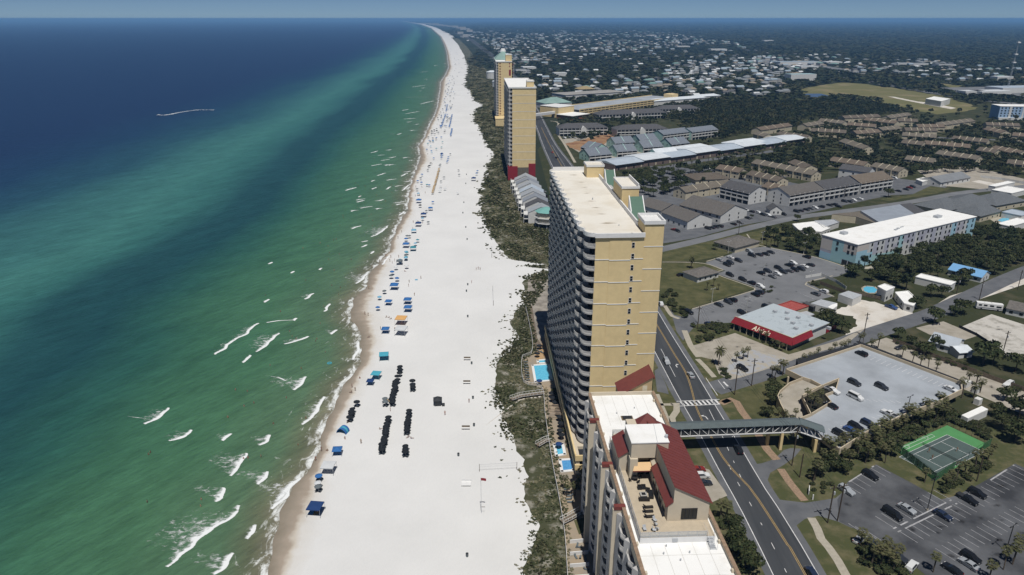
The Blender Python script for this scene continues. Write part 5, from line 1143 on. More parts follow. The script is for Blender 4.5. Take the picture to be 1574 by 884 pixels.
b.build('bay_markings', None, t)
# --- pedestrian bridge ---
bz0, bz1 = 6.2, 9.0
a_ = P(1018, 672, bz0); c_ = P(1229, 664, bz0); an = atan2(c_[1]-a_[1], c_[0]-a_[0]); Lb = hypot(c_[0]-a_[0], c_[1]-a_[1]); 
t = tag(empty('footbridge', (a_[0], a_[1], 0), an), 'covered white truss footbridge with dark green roof crossing the main road', 'bridge')
dk = MB(); dk.box(0, Lb, 0, 3.4, bz0-.35, bz0, white_paint); dk.build('deck', None, t)
n = 15
for y, nm in ((0, 'truss'), (3.4, 'truss')):
    b = MB(); b.bar((0, y, bz0), (Lb, y, bz0), .17); b.bar((0, y, bz1-.1), (Lb, y, bz1-.1), .14)
    for k in range(n+1):
        x = Lb*k/n; b.bar((x, y, bz0), (x, y, bz1), .11)
        if k < n:
            x2 = Lb*(k+1)/n
            if k < n/2: b.bar((x, y, bz1-.1), (x2, y, bz0), .1)
            else: b.bar((x, y, bz0), (x2, y, bz1-.1), .1)
    b.build(nm, white_paint, t)
b = MB(); 
for y in (.15, 3.25): b.box(0, Lb, y-.02, y+.02, bz0+.05, bz1-.15)
b.build('mesh_screen', mat('dark_mesh_screen', (.05, .055, .06), .7, .3, alpha=.62), t)
rfm = mat('dark_teal_metal_roof', (.10, .125, .13), .45, .5, var=.08, scale=.8); b = MB()
b.mesh([(-.3, -.5, bz1), (Lb+.1, -.5, bz1), (Lb+.1, 1.7, bz1+.75), (-.3, 1.7, bz1+.75), (Lb+.1, 3.9, bz1), (-.3, 3.9, bz1)], [(0, 1, 2, 3), (3, 2, 4, 5), (0, 3, 5), (1, 4, 2), (0, 5, 4, 1)], rfm)
for k in range(80): x = Lb*k/80; plate(b, [(x, -.5, bz1), (x+.06, -.5, bz1), (x+.06, 1.7, bz1+.75), (x, 1.7, bz1+.75)], .05, rfm)
b.build('roof', None, t)
# descending end towards the garage
e1 = (Lb, 0); dx_ = 6.2; dy_ = -2.6; zd = GZ+.1
tr_ = lambda s, y, z: (Lb+dx_*s+(y*.25), y+dy_*s, z)
b = MB(); z0s, z1s = bz0, zd
b.mesh([tr_(0, 0, bz0), tr_(1, 0, zd), tr_(1, 3.4, zd), tr_(0, 3.4, bz0), tr_(0, 0, bz0-.3), tr_(1, 0, zd-.3), tr_(1, 3.4, zd-.3), tr_(0, 3.4, bz0-.3)], [(0, 1, 2, 3), (7, 6, 5, 4), (0, 4, 5, 1), (3, 2, 6, 7), (1, 5, 6, 2)], white_paint); b.build('stair_deck', None, t)
b = MB()
for y in (0, 3.4):
    b.bar(tr_(0, y, bz0), tr_(1, y, zd), .15); b.bar(tr_(0, y, bz1-.1), tr_(1, y, zd+2.7), .14)
    for s in (.33, .66, 1): b.bar(tr_(s, y, bz0+(zd-bz0)*s), tr_(s, y, bz1-.1+(zd+2.8-bz1)*s), .11)
    for s in (0, .33, .66): b.bar(tr_(s, y, bz1-.1+(zd+2.8-bz1)*s), tr_(s+.33, y, bz0+(zd-bz0)*(s+.33)), .1)
b.build('truss', white_paint, t)
b = MB(); plate(b, [tr_(-.02, -.5, bz1), tr_(1.05, -.5, zd+2.8), tr_(1.05, 1.7, zd+3.5), tr_(-.02, 1.7, bz1+.75)], .1, rfm); plate(b, [tr_(-.02, 1.7, bz1+.75), tr_(1.05, 1.7, zd+3.5), tr_(1.05, 3.9, zd+2.8), tr_(-.02, 3.9, bz1)], .1, rfm); b.build('roof', None, t)
cx_ = tolocal(t, *P(1201, 694)); 
for x, y, zt_ in ((cx_[0], .3, bz0-.36), (cx_[0]-3, 3.1, bz0-.36), (Lb+dx_*.75, dy_*.75+.2, zd-.2), (Lb+dx_*.9, dy_*.9+3.3, zd-.2)): b = MB(); b.box(x-.42, x+.42, y-.42, y+.42, 0, zt_, tan_wall); b.build('pier', None, t)
# --- tennis court ---
ga = [P(1375,691), P(1456,654), P(1522,686), P(1504,706), P(1436,739)]
green_c = mat('court_green', (.08, .24, .09), .85, .2, var=.06, scale=.3); blue_c = mat('court_slate', (.075, .105, .10), .85, .2, var=.08, scale=.3)
t = tag(empty('tennis_court', (ga[0][0], ga[0][1], 0)), 'green and slate tennis court with green windscreens and a shuffleboard strip', 'tennis court'); g0 = ga[0]; gl_ = lambda q: [(p[0]-g0[0], p[1]-g0[1]) for p in q]
q4 = gl_([P(1375,691), P(1456,654), P(1522,685), P(1437,740)]); b = MB(); b.prism(q4, 0, .075, green_c); b.build('apron', None, t)
cc = gl_([P(1382,702.7), P(1455.6,668.5), P(1512.6,694.6), P(1438,731.6)])
b = MB(); b.prism(cc, .076, .08, blue_c); b.build('playing_surface', None, t)
def bl(s, r): # bilinear on the court
    a, b_, c, d = cc; return tuple((a[i]*(1-s)+b_[i]*s)*(1-r)+(d[i]*(1-s)+c[i]*s)*r for i in (0, 1))
b = MB(); cl = lambda s0, r0, s1, r1, w=.11: ribbon([bl(s0, r0), bl(s1, r1)], w, .086, linew, b)
for s0, r0, s1, r1 in ((0, 0, 1, 0), (1, 0, 1, 1), (1, 1, 0, 1), (0, 1, 0, 0), (0, .125, 1, .125), (0, .875, 1, .875), (.23, .125, .23, .875), (.77, .125, .77, .875), (.23, .5, .77, .5)): cl(s0, r0, s1, r1)
sh = gl_([P(1380,691), P(1432,668), P(1437,671), P(1387,694)])
for i in range(4): ribbon([sh[i], sh[(i+1) % 4]], .1, .086, linew, b)
def tri(cx, cy, r):
    c = gl_([P(cx, cy)])[0]; pts = [(c[0]+r*cos(a), c[1]+r*sin(a)) for a in (GA, GA+2.09, GA+4.18)]
    for i in range(3): ribbon([pts[i], pts[(i+1) % 3]], .09, .086, linew, b)
tri(1394, 687, 1.2); tri(1423, 673.5, 1.2)
b.build('court_lines', None, t)
na, nb_ = bl(.5, -.05), bl(.5, 1.05); b = MB(); d_ = ((nb_[0]-na[0]), (nb_[1]-na[1])); l = hypot(*d_); b.obox(((na[0]+nb_[0])/2, (na[1]+nb_[1])/2), (d_[0]/l, d_[1]/l), l, .03, .1, 1.0); nt_ = b.build('net', mat('net_mesh', (.06, .07, .06), .9, .1, alpha=.3), t)
b = MB(); b.bar((*na, 0), (*na, 1.1), .05); b.bar((*nb_, 0), (*nb_, 1.1), .05); b.build('net_posts', steel, nt_)
scr = mat('green_windscreen', (.07, .17, .08), .9, .1, alpha=.72)
for i, (p, q_) in enumerate(((q4[3], q4[0]), (q4[2], q4[3]))):
    n = 6
    for k in range(n):
        a = (p[0]+(q_[0]-p[0])*k/n, p[1]+(q_[1]-p[1])*k/n); c = (p[0]+(q_[0]-p[0])*(k+1)/n, p[1]+(q_[1]-p[1])*(k+1)/n); l = hypot(c[0]-a[0], c[1]-a[1])
        if i == 1 and 0 < k < 4 : continue
        b = MB(); b.obox(((a[0]+c[0])/2, (a[1]+c[1])/2), ((c[0]-a[0])/l, (c[1]-a[1])/l), l-.1, .04, .1, 2.7, scr); b.build('windscreen', None, t)
b = MB()
for p, q_ in zip(q4, q4[1:]+q4[:1]):
    n = 7
    for k in range(n): b.bar((p[0]+(q_[0]-p[0])*k/n, p[1]+(q_[1]-p[1])*k/n, 0), (p[0]+(q_[0]-p[0])*k/n, p[1]+(q_[1]-p[1])*k/n, 3.), .05)
    b.bar((*p, 3.), (*q_, 3.), .035)
b.build('fence_frame', dark_gap, t)
# oil stains, patches and worn lanes on the paving
dirt = softmat('paving_stain', (.03, .03, .032), .5, .75, -.1, .5); V, F, A = [], [], []
G5 = random.Random(5)
def blot(u, v, rx, ry, zz):
    cx, cy_ = P(u, v); i0 = len(V); n = 8
    for i in range(n+1):
        for j in range(n+1): a_, b_ = i/n*2-1, j/n*2-1; V.append((cx+a_*rx, cy_+b_*ry, zz)); A.append(max(0, 1-sqrt(a_*a_+b_*b_)))
    F.extend((i0+i*(n+1)+j, i0+(i+1)*(n+1)+j, i0+(i+1)*(n+1)+j+1, i0+i*(n+1)+j+1) for i in range(n) for j in range(n))
k = 0
for poly, zz, cnt, r_ in ((LOTA, .0215, 34, 4.5), (LOTB, .0555, 26, 4.), ([(1075,548),(1074,529),(1130,512),(1212,545),(1196,560),(1140,580),(1110,572)], .0515, 12, 3.5), ([(1474,504),(1524,483),(1574,499),(1640,520),(1543,545),(1505,517)], .0195, 12, 4), ([(1318,534),(1362,519),(1437,545),(1519,578),(1600,604),(1548,626),(1476,596)], .0175, 16, 3.5)):
    c_ = 0
    while c_ < cnt:
        u, v = G5.uniform(min(p[0] for p in poly), max(p[0] for p in poly)), G5.uniform(min(p[1] for p in poly), max(p[1] for p in poly))
        if inpoly(u, v, poly): c_ += 1; k += 1; blot(u, v, r_*G5.uniform(.4, 1.2), r_*G5.uniform(.3, .8), zz+.00008*k)
tag(soft('paving_stains', (V, F, A), [dirt]), kind='structure')
# bay markings on the near lot
mk = MB(); z_ = .062
def stall(a, b, n, ln, dirx, skip=()):
    """n bay lines along the pixel line a-b, each ln metres towards dirx (world unit vector)"""
    p, q = P(*a), P(*b)
    for k in range(n+1):
        x, y = p[0]+(q[0]-p[0])*k/n, p[1]+(q[1]-p[1])*k/n; ribbon([(x, y), (x+dirx[0]*ln, y+dirx[1]*ln)], .13, z_, lotline, mk)
NV = (-sin(GA-.05), cos(GA-.05)); NM = (-NV[0], -NV[1])
stall((1373,811), (1463,769), 10, 5.2, NV); stall((1381,816), (1472,771), 10, 5.2, NM); stall((1484,763), (1559,716), 10, 5.2, NM)
stall((1468,862), (1590,795), 14, 5.0, NV); stall((1300,745), (1346,715), 6, 4.8, NM); stall((1362,836), (1330,822), 3, 5, NV)
for p, q in (((1373,813),(1464,768)),((1380,818),(1473,773)),((1305,741),(1347,714)),((1486,762),(1560,714))): dashes(PP([p, q]), .4, z_+.002, lotline, 1.6, .8, mk)
stall((1130,470), (1158,450), 7, 5, NM); stall((1240,455), (1276,470), 6, 4, NV); stall((1066,476),(1125,456),12,5,NM); stall((1148,384),(1200,386),8,5,NM)
stall((1100,415),(1160,441),10,5,(cos(GA),sin(GA)))
stall((1030,352),(1060,346),6,5,NM); stall((1088,332),(1135,322),9,5,NM)
tag(mk.build('bay_markings'), kind='structure')
# ================= VEGETATION AND THE DISTANT TOWN =================
from mathutils import noise as mnoise
def footprints():
    out = []
    for o in [o for o in S.objects if o.type == 'EMPTY' and o.parent is None]:
        if o.get('category') in ('tree', 'chair', 'sofa', 'table', 'lounge chair'): continue
        xs_, ys_ = [], []
        for ch in o.children_recursive:
            if ch.type != 'MESH': continue
            for c in ch.bound_box:
                xs_.append(c[0]+ch.location[0]); ys_.append(c[1]+ch.location[1])
        if xs_: out.append((o.location[0], o.location[1], o.rotation_euler[2], min(xs_), max(xs_), min(ys_), max(ys_)))
    return out
FP = footprints()
FPA = np.array(FP)
def blocked(x, y, m=1.5):
    dx = x-FPA[:, 0]; dy = y-FPA[:, 1]; c = np.cos(FPA[:, 2]); s = np.sin(FPA[:, 2])
    lx = dx*c+dy*s; ly = -dx*s+dy*c
    return bool(np.any((lx > FPA[:, 3]-m) & (lx < FPA[:, 4]+m) & (ly > FPA[:, 5]-m) & (ly < FPA[:, 6]+m)))
leafs = {}
def leafmat(name, a, b, rnd=.18):
    return mat(name, a, .9, .12, col2=b, scale=.9, lo=.4, hi=.65, detail=3, coord='obj', rnd=rnd)
LM1 = leafmat('oak_leaves', (.030, .042, .018), (.052, .062, .026)); LM1b = leafmat('oak_leaves_light', (.060, .068, .030), (.085, .088, .040))
LM2 = leafmat('pine_needles', (.022, .032, .017), (.036, .046, .022)); PM = leafmat('palm_fronds', (.066, .072, .032), (.105, .10, .050)); PMd = leafmat('dry_palm_fronds', (.12, .10, .055), (.16, .13, .08))
bark = mat('bark', (.11, .09, .07), .95, .1, var=.2, scale=1.2)
def crown_np(rs, r, h, zc, n, size, lumps=9, squash=.8, seed=0):
    """leaf quads on the surface of several lumps; returns (V, F)"""
    g = np.random.RandomState(seed); V = []; 
    cs = []
    for i in range(lumps):
        a = g.uniform(0, 2*pi); q = r*.62*sqrt(g.uniform(0, 1)); cs.append((q*cos(a), q*sin(a), zc+g.uniform(-.35, .45)*h*.5, r*g.uniform(.36, .56)))
    for i in range(n):
        c = cs[g.randint(lumps)]
        d = g.normal(size=3); d /= np.linalg.norm(d); d[2] = abs(d[2])*.95-.15*g.uniform(); rad = c[3]*g.uniform(.78, 1.08)
        p = np.array([c[0]+d[0]*rad, c[1]+d[1]*rad, c[2]+d[2]*rad*squash])
        nrm = d+g.normal(size=3)*.45; nrm /= np.linalg.norm(nrm); t = np.cross(nrm, g.normal(size=3)); t /= np.linalg.norm(t)+1e-9; b = np.cross(nrm, t)
        s1, s2 = size*g.uniform(.6, 1.25), size*g.uniform(.4, .9)
        V += [p-t*s1, p-b*s2+t*.2*s1, p+t*s1, p+b*s2-t*.2*s1]
    V = np.array(V); F = np.arange(len(V)).reshape(-1, 4); return V, F
def trunk_mb(h, r, spread, seed):
    g = random.Random(seed); mb = MB(); top = (g.uniform(-.3, .3), g.uniform(-.3, .3), h*.55)
    def taper(a, b, r0, r1, n=6):
        a = Vector(a); b = Vector(b); d = (b-a).normalized(); u = d.orthogonal().normalized(); w = d.cross(u); i = len(mb.v)
        for p, rr in ((a, r0), (b, r1)):
            for j in range(n): t = 2*pi*j/n; mb.v.append(tuple(p+(u*cos(t)+w*sin(t))*rr))
        for j in range(n): q = (j+1) % n; mb.f.append((i+j, i+q, i+n+q, i+n+j)); mb.m.append(0)
    taper((0, 0, -.1), top, r, r*.65)
    for k in range(5):
        a = 2*pi*k/5+g.uniform(-.4, .4); e = (top[0]+spread*cos(a), top[1]+spread*sin(a), h*g.uniform(.72, .9)); taper(top, e, r*.5, r*.15, 5)
    return mb
def tree_proto(kind, seed):
    t = empty('shrub' if kind == 'shrub' else 'tree')
    if kind == 'oak':
        h = 7.; V, F = crown_np(None, 3.9, 4.5, 4.6, 620, .52, 10, .8, seed); m = [LM1, LM1b]
    elif kind == 'pine':
        h = 9.; V, F = crown_np(None, 2.7, 8., 6.2, 520, .5, 11, 1.0, seed); m = [LM2, LM1]
    else:
        h = 3.; V, F = crown_np(None, 2.1, 1.8, 1.3, 300, .38, 8, .75, seed); m = [LM1, LM1b]
    g = np.random.RandomState(seed+5); mi = (g.uniform(size=len(F)) < .3).astype(np.int32)
    npmesh('crown', V, F, m, mi, t)
    trunk_mb(h, .26 if kind != 'shrub' else .1, 2.2 if kind == 'oak' else 1.2, seed).build('trunk', bark, t)
    return t
def frond_fan(mb, az, el, L, k, z0):      # one fan leaf
    g = R; ca, sa = cos(az), sin(az); ce, se = cos(el), sin(el)
    base = Vector((.15*ca, .15*sa, z0)); mid = base+Vector((ca*ce, sa*ce, se))*L*.45
    side = Vector((-sa, ca, 0)); tipd = Vector((ca*cos(el-.5), sa*cos(el-.5), sin(el-.5)))
    mb.poly([base-side*.03, mid-side*.04, mid+side*.04, base+side*.03], PM)
    n = 7
    for j in range(n):
        t = (j/(n-1)-.5)*2.2; d = (tipd*cos(t)+side*sin(t)); d.z -= .12*abs(t)+.1; e = mid+d*L*.62*(1-.12*abs(t)); w = d.cross(Vector((0, 0, 1))); w = w.normalized() if w.length > .1 else side; w = w*.11*L*.55
        mb.poly([mid, mid+(e-mid)*.55-w, e, mid+(e-mid)*.55+w], PM)
def palm_proto(h, seed, feather=False):
    t = empty('palm_tree'); g = random.Random(seed); mb = MB(); lean = g.uniform(0, .5), g.uniform(-.3, .3)
    n = 6
    pts = [(lean[0]*(k/n)**2, lean[1]*(k/n)**2, h*k/n) for k in range(n+1)]
    for a, b in zip(pts, pts[1:]): mb.bar(a, b, .17 if a[2] < h*.8 else .2, None, 6)
    mb.build('trunk', bark, t)
    c = MB(); nf = 22 if not feather else 24
    for k in range(nf):
        az = 2.4*k+g.uniform(-.2, .2); el = 1.25-2.05*(k/nf)+g.uniform(-.12, .12)
        if not feather: frond_fan(c, az, el, g.uniform(1.15, 1.55), k, 0)
        else:
            L = g.uniform(2.6, 3.3); ca, sa = cos(az), sin(az); p = Vector((0, 0, 0)); d_el = el
            for s_ in range(6):
                q = p+Vector((ca*cos(d_el), sa*cos(d_el), sin(d_el)))*L/6; side = Vector((-sa, ca, -.25))*(.5*(1-abs(s_-2)/6)); side2 = Vector((sa, -ca, -.25))*(.5*(1-abs(s_-2)/6))
                c.poly([p, q, q+side*.9], PM); c.poly([p, q+side2*.9, q], PM); c.poly([p, p+side, q], PM); c.poly([p, q, p+side2], PM); p = q; d_el -= .3
    for k in range(9):
        a = 2*pi*k/9; c.poly([(0, 0, -.1), (.5*cos(a), .5*sin(a), -.5), (.35*cos(a+.3), .35*sin(a+.3), -1.2), (.1*cos(a), .1*sin(a), -.6)], PMd)
    cr = c.build('crown', None, t); cr.location = pts[-1]
    return t
OAK = [tree_proto('oak', s) for s in (1, 2, 3, 4)]; PINE = [tree_proto('pine', s) for s in (11, 12)]; SHR = [tree_proto('shrub', s) for s in (21, 22)]
PALM = [palm_proto(4.9, 1), palm_proto(5.8, 2), palm_proto(4.2, 3)]; DATE = palm_proto(6., 9, True); YUC = palm_proto(1.2, 5)
PROTO = OAK+PINE+SHR+PALM+[DATE, YUC]
for p in PROTO: kids(p)
# ---------- palms, by rows ----------
def place(protos, u, v, label, cat='palm', group=None, sc=None, z=0., world_=None):
    x, y = world_ or P(u, v, z); p = protos[R.randrange(len(protos))] if isinstance(protos, list) else protos
    c = dup(p, (x, y, z), R.uniform(0, 6.28), (sc or 1)*R.uniform(.88, 1.12)); tag(c, label, cat, group); return c
palm_rows = [
 ('in the row along the street wall of the garage', [(1227,566),(1234,562),(1245,560),(1252,556),(1256,553),(1275,549),(1282,543),(1291,541),(1297,540),(1303,534),(1319,533),(1326,530)], None, .8),
 ('between the garage wall and the paved yard', [(1338,540),(1349,536),(1401,562),(1414,564),(1426,568),(1438,573)], None, 1.),
 ('at the corner behind the utility cabinets', [(1488,590),(1500,592),(1506,604),(1496,612),(1478,612)], None, 1.05),
 ('along the road side of the garage deck', [(1442,628),(1448,634),(1428,638),(1416,642),(1402,648),(1393,655),(1380,660),(1370,664),(1358,668),(1348,674),(1338,680),(1326,684),(1316,690),(1306,694),(1296,700),(1448,646),(1436,650),(1424,654),(1410,652),(1398,660),(1386,664),(1374,671),(1362,676),(1350,682),(1338,688),(1324,694),(1310,701),(1290,704),(1276,706)], None, 1.2),
 ('in the bed below the garage beside the tennis court', [(1270,700),(1262,712),(1280,716),(1292,712),(1304,716),(1318,706),(1330,712),(1345,694),(1352,704),(1360,712),(1366,700)], None, 1.),
 ('along the near side of the tennis court', [(1421,742),(1452,748),(1460,742),(1470,736),(1482,730),(1498,722),(1508,716),(1518,708),(1524,700)], None, .9),
 ('in the planter court of the garage', [(1246,628),(1251,622),(1256,630),(1261,620),(1240,618)], None, .85),
 ('outside the curved ramp wall', [(1204,646),(1209,650),(1216,656),(1222,648),(1196,640)], None, .7),
 ('by the street corner near the garage', [(1186,580),(1190,585),(1199,572),(1203,577)], None, 1.),
 ('on the island in front of the red store', [(1131,557),(1142,553),(1149,550)], None, .9),
 ('in front of the red fascia of the store', [(1133,502),(1141,505),(1150,510),(1160,517),(1170,523),(1176,527),(1186,531),(1194,536),(1202,540)], None, .75),
 ('on the verge by the second driveway', [(1250,741),(1338,872),(1330,846),(1434,880),(1322,838)], None, 1.),
 ('beside the entrance drive of the front building', [(1107,797),(1116,800)], None, 1.05),
 ('along the lower edge of the near car park', [(1344,862),(1352,874),(1364,868),(1372,880),(1380,872),(1358,858),(1520,890),(1542,876),(1556,868),(1562,850)], None, 1.),
 ('on the big lawn by the car park', [(1086,447),(1096,441),(1104,446)], None, .8),
 ('on the pool terrace', [(869,752),(889,752),(884,762),(893,742),(871,764),(897,756)], None, .85),
 ('at the top of the car park by the bungalow', [(1178,378),(1184,382),(1190,378),(1196,381)], None, .85)]
for nm, px, _, sc in palm_rows:
    px = sorted(px)
    for i, (u, v) in enumerate(px):
        zz = GZ+.03 if 'planter' in nm else 0
        place(PALM, u, v, 'palm tree %s, %s from the left' % (nm, nth(i)), 'palm', 'palms '+nm, sc, zz)
place(DATE, 1104, 562, 'feathery date palm in the grass bed by the road near the island palms', 'palm', None, 1.0)
place(DATE, 1062, 413, 'single palm beside the small bungalow on the lawn', 'palm', None, .9)
place(PALM, 1386, 550, 'round palm standing alone by the fence of the paved yard', 'palm')
for k in range(40):     # palms in the arcade car park and estate
    pass
est = []
for k in range(26): t_ = k/25; est.append((950+t_*215+R.uniform(-3, 3), 277-t_*36+R.uniform(-3, 3)))
for i, (u, v) in enumerate(sorted(est)): place(PALM, u, v, 'palm in the dark line below the arcade, %s from the left' % nth(i), 'palm', 'palms along the arcade car park', 1.05)
fr = []
for a, b, n in (((1222,311),(1262,301),7), ((1280,297),(1312,290),6), ((1330,284),(1360,276),5)):
    for k in range(n): fr.append((a[0]+(b[0]-a[0])*k/(n-1), a[1]+(b[1]-a[1])*k/(n-1)+R.uniform(-1, 1)))
for i, (u, v) in enumerate(fr): place(PALM, u, v, 'palm in front of the long grey-roofed flats, %s from the left' % nth(i), 'palm', 'palms in front of the flats', 1.15)
# ---------- single broadleaf trees ----------
tr_list = [
 (1436,497,1.15,'rounded tree at the street bend beside the dirt lot'), (1477,482,1.1,'bushy tree beside the parked camper van'), (1466,486,.8,'smaller tree left of the bushy one by the camper van'),
 (1408,474,.9,'tall dark tree at the corner of the sandy lot'), (1262,505,.95,'left dark tree of the clump behind the red store'), (1277,508,1.05,'middle dark tree of the clump behind the red store'), (1293,512,.9,'right dark tree of the clump behind the red store'), (1270,495,.9,'back tree of the clump behind the red store'), (1285,499,.8,'rear right tree of the clump behind the red store'),
 (1510,560,1.25,'wide tree behind the white annex of the small house'), (1420,548,.95,'tree left of the white metal-roofed house'), (1440,536,.8,'small round tree in front of the white metal-roofed house'), (1380,520,.7,'round bush-like tree at the street corner of the paved yard'), (1400,530,.7,'low tree beside the round corner tree'),
 (1099,384,.55,'round tree at the end of the grey-roofed bungalow'), (1365,303,1.0,'dark tree at the right end of the long flats by the street'), (1387,352,.5,'small tree by the hotel roof edge'), (1225,340,.6,'tree at the street bend above the low white house'),
 (1262,345,.6,'tree between the low white house and the hotel'), (1155,336,.5,'small tree at the car park corner'), (1560,390,.9,'light green tree at the right edge below the pool'), (1184,610,.65,'tall dark tree inside the lawn left of the ramp'), (1190,622,.65,'dark tree beside the ramp, second from the street'), (1196,604,.6,'dark tree hugging the curved ramp wall'), (1186,596,.6,'dark tree near the street lamp by the ramp'), (1178,640,.6,'low dark tree on the lawn above the footbridge'),
 (1140,858,.95,'dense tree at the foot of the front building, nearest the bottom'), (1130,835,.8,'dense tree at the foot of the front building, upper one'), (1152,880,.9,'dense tree at the bottom edge beside the road'), (1128,812,.6,'low tree next to the two entrance palms'),
 (1260,730,.8,'dark tree on the verge between the driveways'), (1276,722,.8,'dark tree on the verge below the footbridge stairs'), (1296,726,.7,'dark tree at the top of the near car park'), (1370,700,.7,'dark shrub-like tree at the left corner of the tennis court'), (1330,855,.4,'dark tree at the lower left of the near car park'),
 (1362,884,.45,'dark tree at the bottom edge below the near car park'), (1540,660,1.1,'spreading tree right of the storage trailer'), (1560,680,1.1,'spreading tree at the right edge beyond the tennis court'), (1566,640,1.,'tree at the right edge above the spreading ones'), (1530,640,.8,'tree just right of the storage trailer'), (1545,615,.7,'small tree by the fence of the paved yard'), (1525,560,.9,'tree by the fence right of the wide one'), (1560,572,1.,'tree at the right edge by the fence')]
for u, v, sc, lb in tr_list: place(OAK, u, v, lb, 'tree', None, sc)
# ---------- shrub beds ----------
def bed(nm, px, n, sc, group, cat='shrub', protos=None):
    q = PP(px); xs_ = [p[0] for p in q]; ys_ = [p[1] for p in q]; L_ = []
    k = 0
    while len(L_) < n and k < 4000:
        k += 1; x, y = R.uniform(min(xs_), max(xs_)), R.uniform(min(ys_), max(ys_))
        if inpoly(x, y, q) and all((x-a)**2+(y-b)**2 > (1.6*sc)**2 for a, b in L_): L_.append((x, y))
    L_.sort(key=lambda p: PX(*p)[0])
    for i, p in enumerate(L_): place(protos or SHR, 0, 0, 'shrub %s, %s from the left' % (nm, nth(i)), cat, group, sc, 0, p)
bed('in the hedge bed between the road and the red store', [(1062,494),(1072,500),(1125,500),(1128,510),(1080,528),(1068,524)], 22, .8, 'shrubs in the hedge bed')
bed('on the strip left of the big lawn', [(1020,455),(1034,440),(1052,482),(1060,490),(1048,488),(1036,480)], 14, .8, 'shrubs left of the big lawn')
bed('on the planted island of the north car park', [(1170,446),(1185,441),(1196,448),(1184,453),(1172,452)], 7, .45, 'shrubs on the car park island')
bed('on the planted strip right of the north car park', [(1240,435),(1250,432),(1284,448),(1280,454)], 10, .45, 'shrubs right of the car park')
bed('in front of the red store', [(1132,506),(1140,504),(1212,541),(1206,544)], 16, .4, 'low shrubs in front of the red store')
bed('in the strip between the garage and the tennis court', [(1262,700),(1300,700),(1372,668),(1445,634),(1450,648),(1378,688),(1330,706),(1270,716)], 34, 1.0, 'shrubs between garage and tennis court')
bed('behind the tennis court', [(1440,640),(1466,632),(1520,662),(1530,682),(1500,668),(1458,648)], 18, .8, 'shrubs behind the tennis court')
bed('in front of the tennis court', [(1425,745),(1445,752),(1520,712),(1530,700),(1532,708),(1480,744),(1450,760)], 14, .65, 'shrubs in front of the tennis court')
bed('along the fence of the paved yard', [(1370,520),(1392,528),(1440,548),(1500,566),(1560,590),(1574,600),(1574,606),(1520,580),(1440,556),(1380,530)], 22, .6, 'shrubs along the paved yard')
bed('in the bed by the street corner and the road', [(1104,566),(1112,566),(1122,582),(1112,584)], 7, .5, 'shrubs by the street corner')
bed('beside the tower podium walk', [(848,600),(860,600),(884,690),(876,692)], 16, .6, 'shrubs beside the podium walk')
bed('at the foot of the front building road side', [(1100,800),(1118,800),(1150,860),(1160,884),(1140,884),(1115,840)], 14, .7, 'shrubs at the foot of the front building')
bed('on the verge by the driveway sign', [(1240,748),(1270,735),(1285,752),(1262,762)], 7, .4, 'shrubs by the driveway sign')
bed('around the lower car park corner', [(1316,845),(1345,842),(1392,875),(1392,884),(1340,884)], 12, .8, 'shrubs at the lower car park corner')
# ---------- woods: individual trees near by, merged beyond ----------
ZN = [([(1060,205),(1105,165),(1180,150),(1330,158),(1400,172),(1300,184),(1240,182),(1160,202),(1110,216)], 1.0), ([(1000,150),(1110,150),(1110,215),(1050,190),(1000,180)], .8),
      ([(1318,408),(1502,355),(1600,370),(1600,400),(1524,428),(1440,462),(1398,448),(1350,436),(1300,428)], 1.), ([(1170,368),(1225,350),(1275,360),(1272,392),(1240,392),(1196,382)], .9),
      ([(1270,190),(1600,190),(1600,262),(1420,262),(1380,275),(1360,260),(1180,238),(1100,245),(1110,228),(1240,205)], .5), ([(1390,225),(1600,245),(1600,275),(1500,265),(1390,270)], .8),
      ([(950,270),(1250,238),(1290,262),(1180,280),(1120,275),(1060,292),(1000,305),(975,300)], .6), ([(826,190),(900,182),(1000,186),(1000,200),(865,225),(850,225)], .45), ([(1340,380),(1574,330),(1574,352),(1400,395)], .0), ([(1130,150),(1240,155),(1230,200),(1130,205)], 1.)]
clear = [[(1018,455),(1014,383),(1150,360),(1280,345),(1320,412),(1250,470),(1060,500)], LOTB, FIELD, [(1018,392),(985,330),(1040,335),(1130,318),(1180,300),(1240,290),(1370,268),(1385,275),(1460,284),(1440,300)], [(865,214),(1000,235),(940,262),(866,225)], [(840,190),(860,190),(890,260),(840,260)],
         [(1490,272),(1574,280),(1574,292),(1480,290)]]
SRW = dens(PP([(1110,592),(1180,572),(1260,541),(1330,516),(1400,493),(1440,479),(1500,451),(1574,418),(1700,370)]), 8)
ind = []; mass = []
GX = np.random.RandomState(3)
yy = 255.
while yy < 1150:
    sp = 6.6 if yy < 700 else 7.5
    x = 62.
    while x < yy*1.0+60:
        px_, py_ = x+GX.uniform(-2.6, 2.6), yy+GX.uniform(-2.6, 2.6); x += sp
        u, v = PX(px_, py_)
        if u > 1640 or u < 850: continue
        p_ = .06 if v < 235 else .0
        for z_, pr in ZN:
            if inpoly(u, v, z_): p_ = max(p_, pr)
        if p_ == 0 or GX.uniform() > p_: continue
        if p_ < .85 and any(inpoly(u, v, c) for c in clear): continue
        if blocked(px_, py_, 2.2): continue
        if min((px_-a)**2+(py_-b)**2 for a, b in SRW) < 64: continue
        ind.append((px_, py_, p_))
    yy += sp
ind.sort(key=lambda t: t[1])
N_IND = 240
areas_ = {}
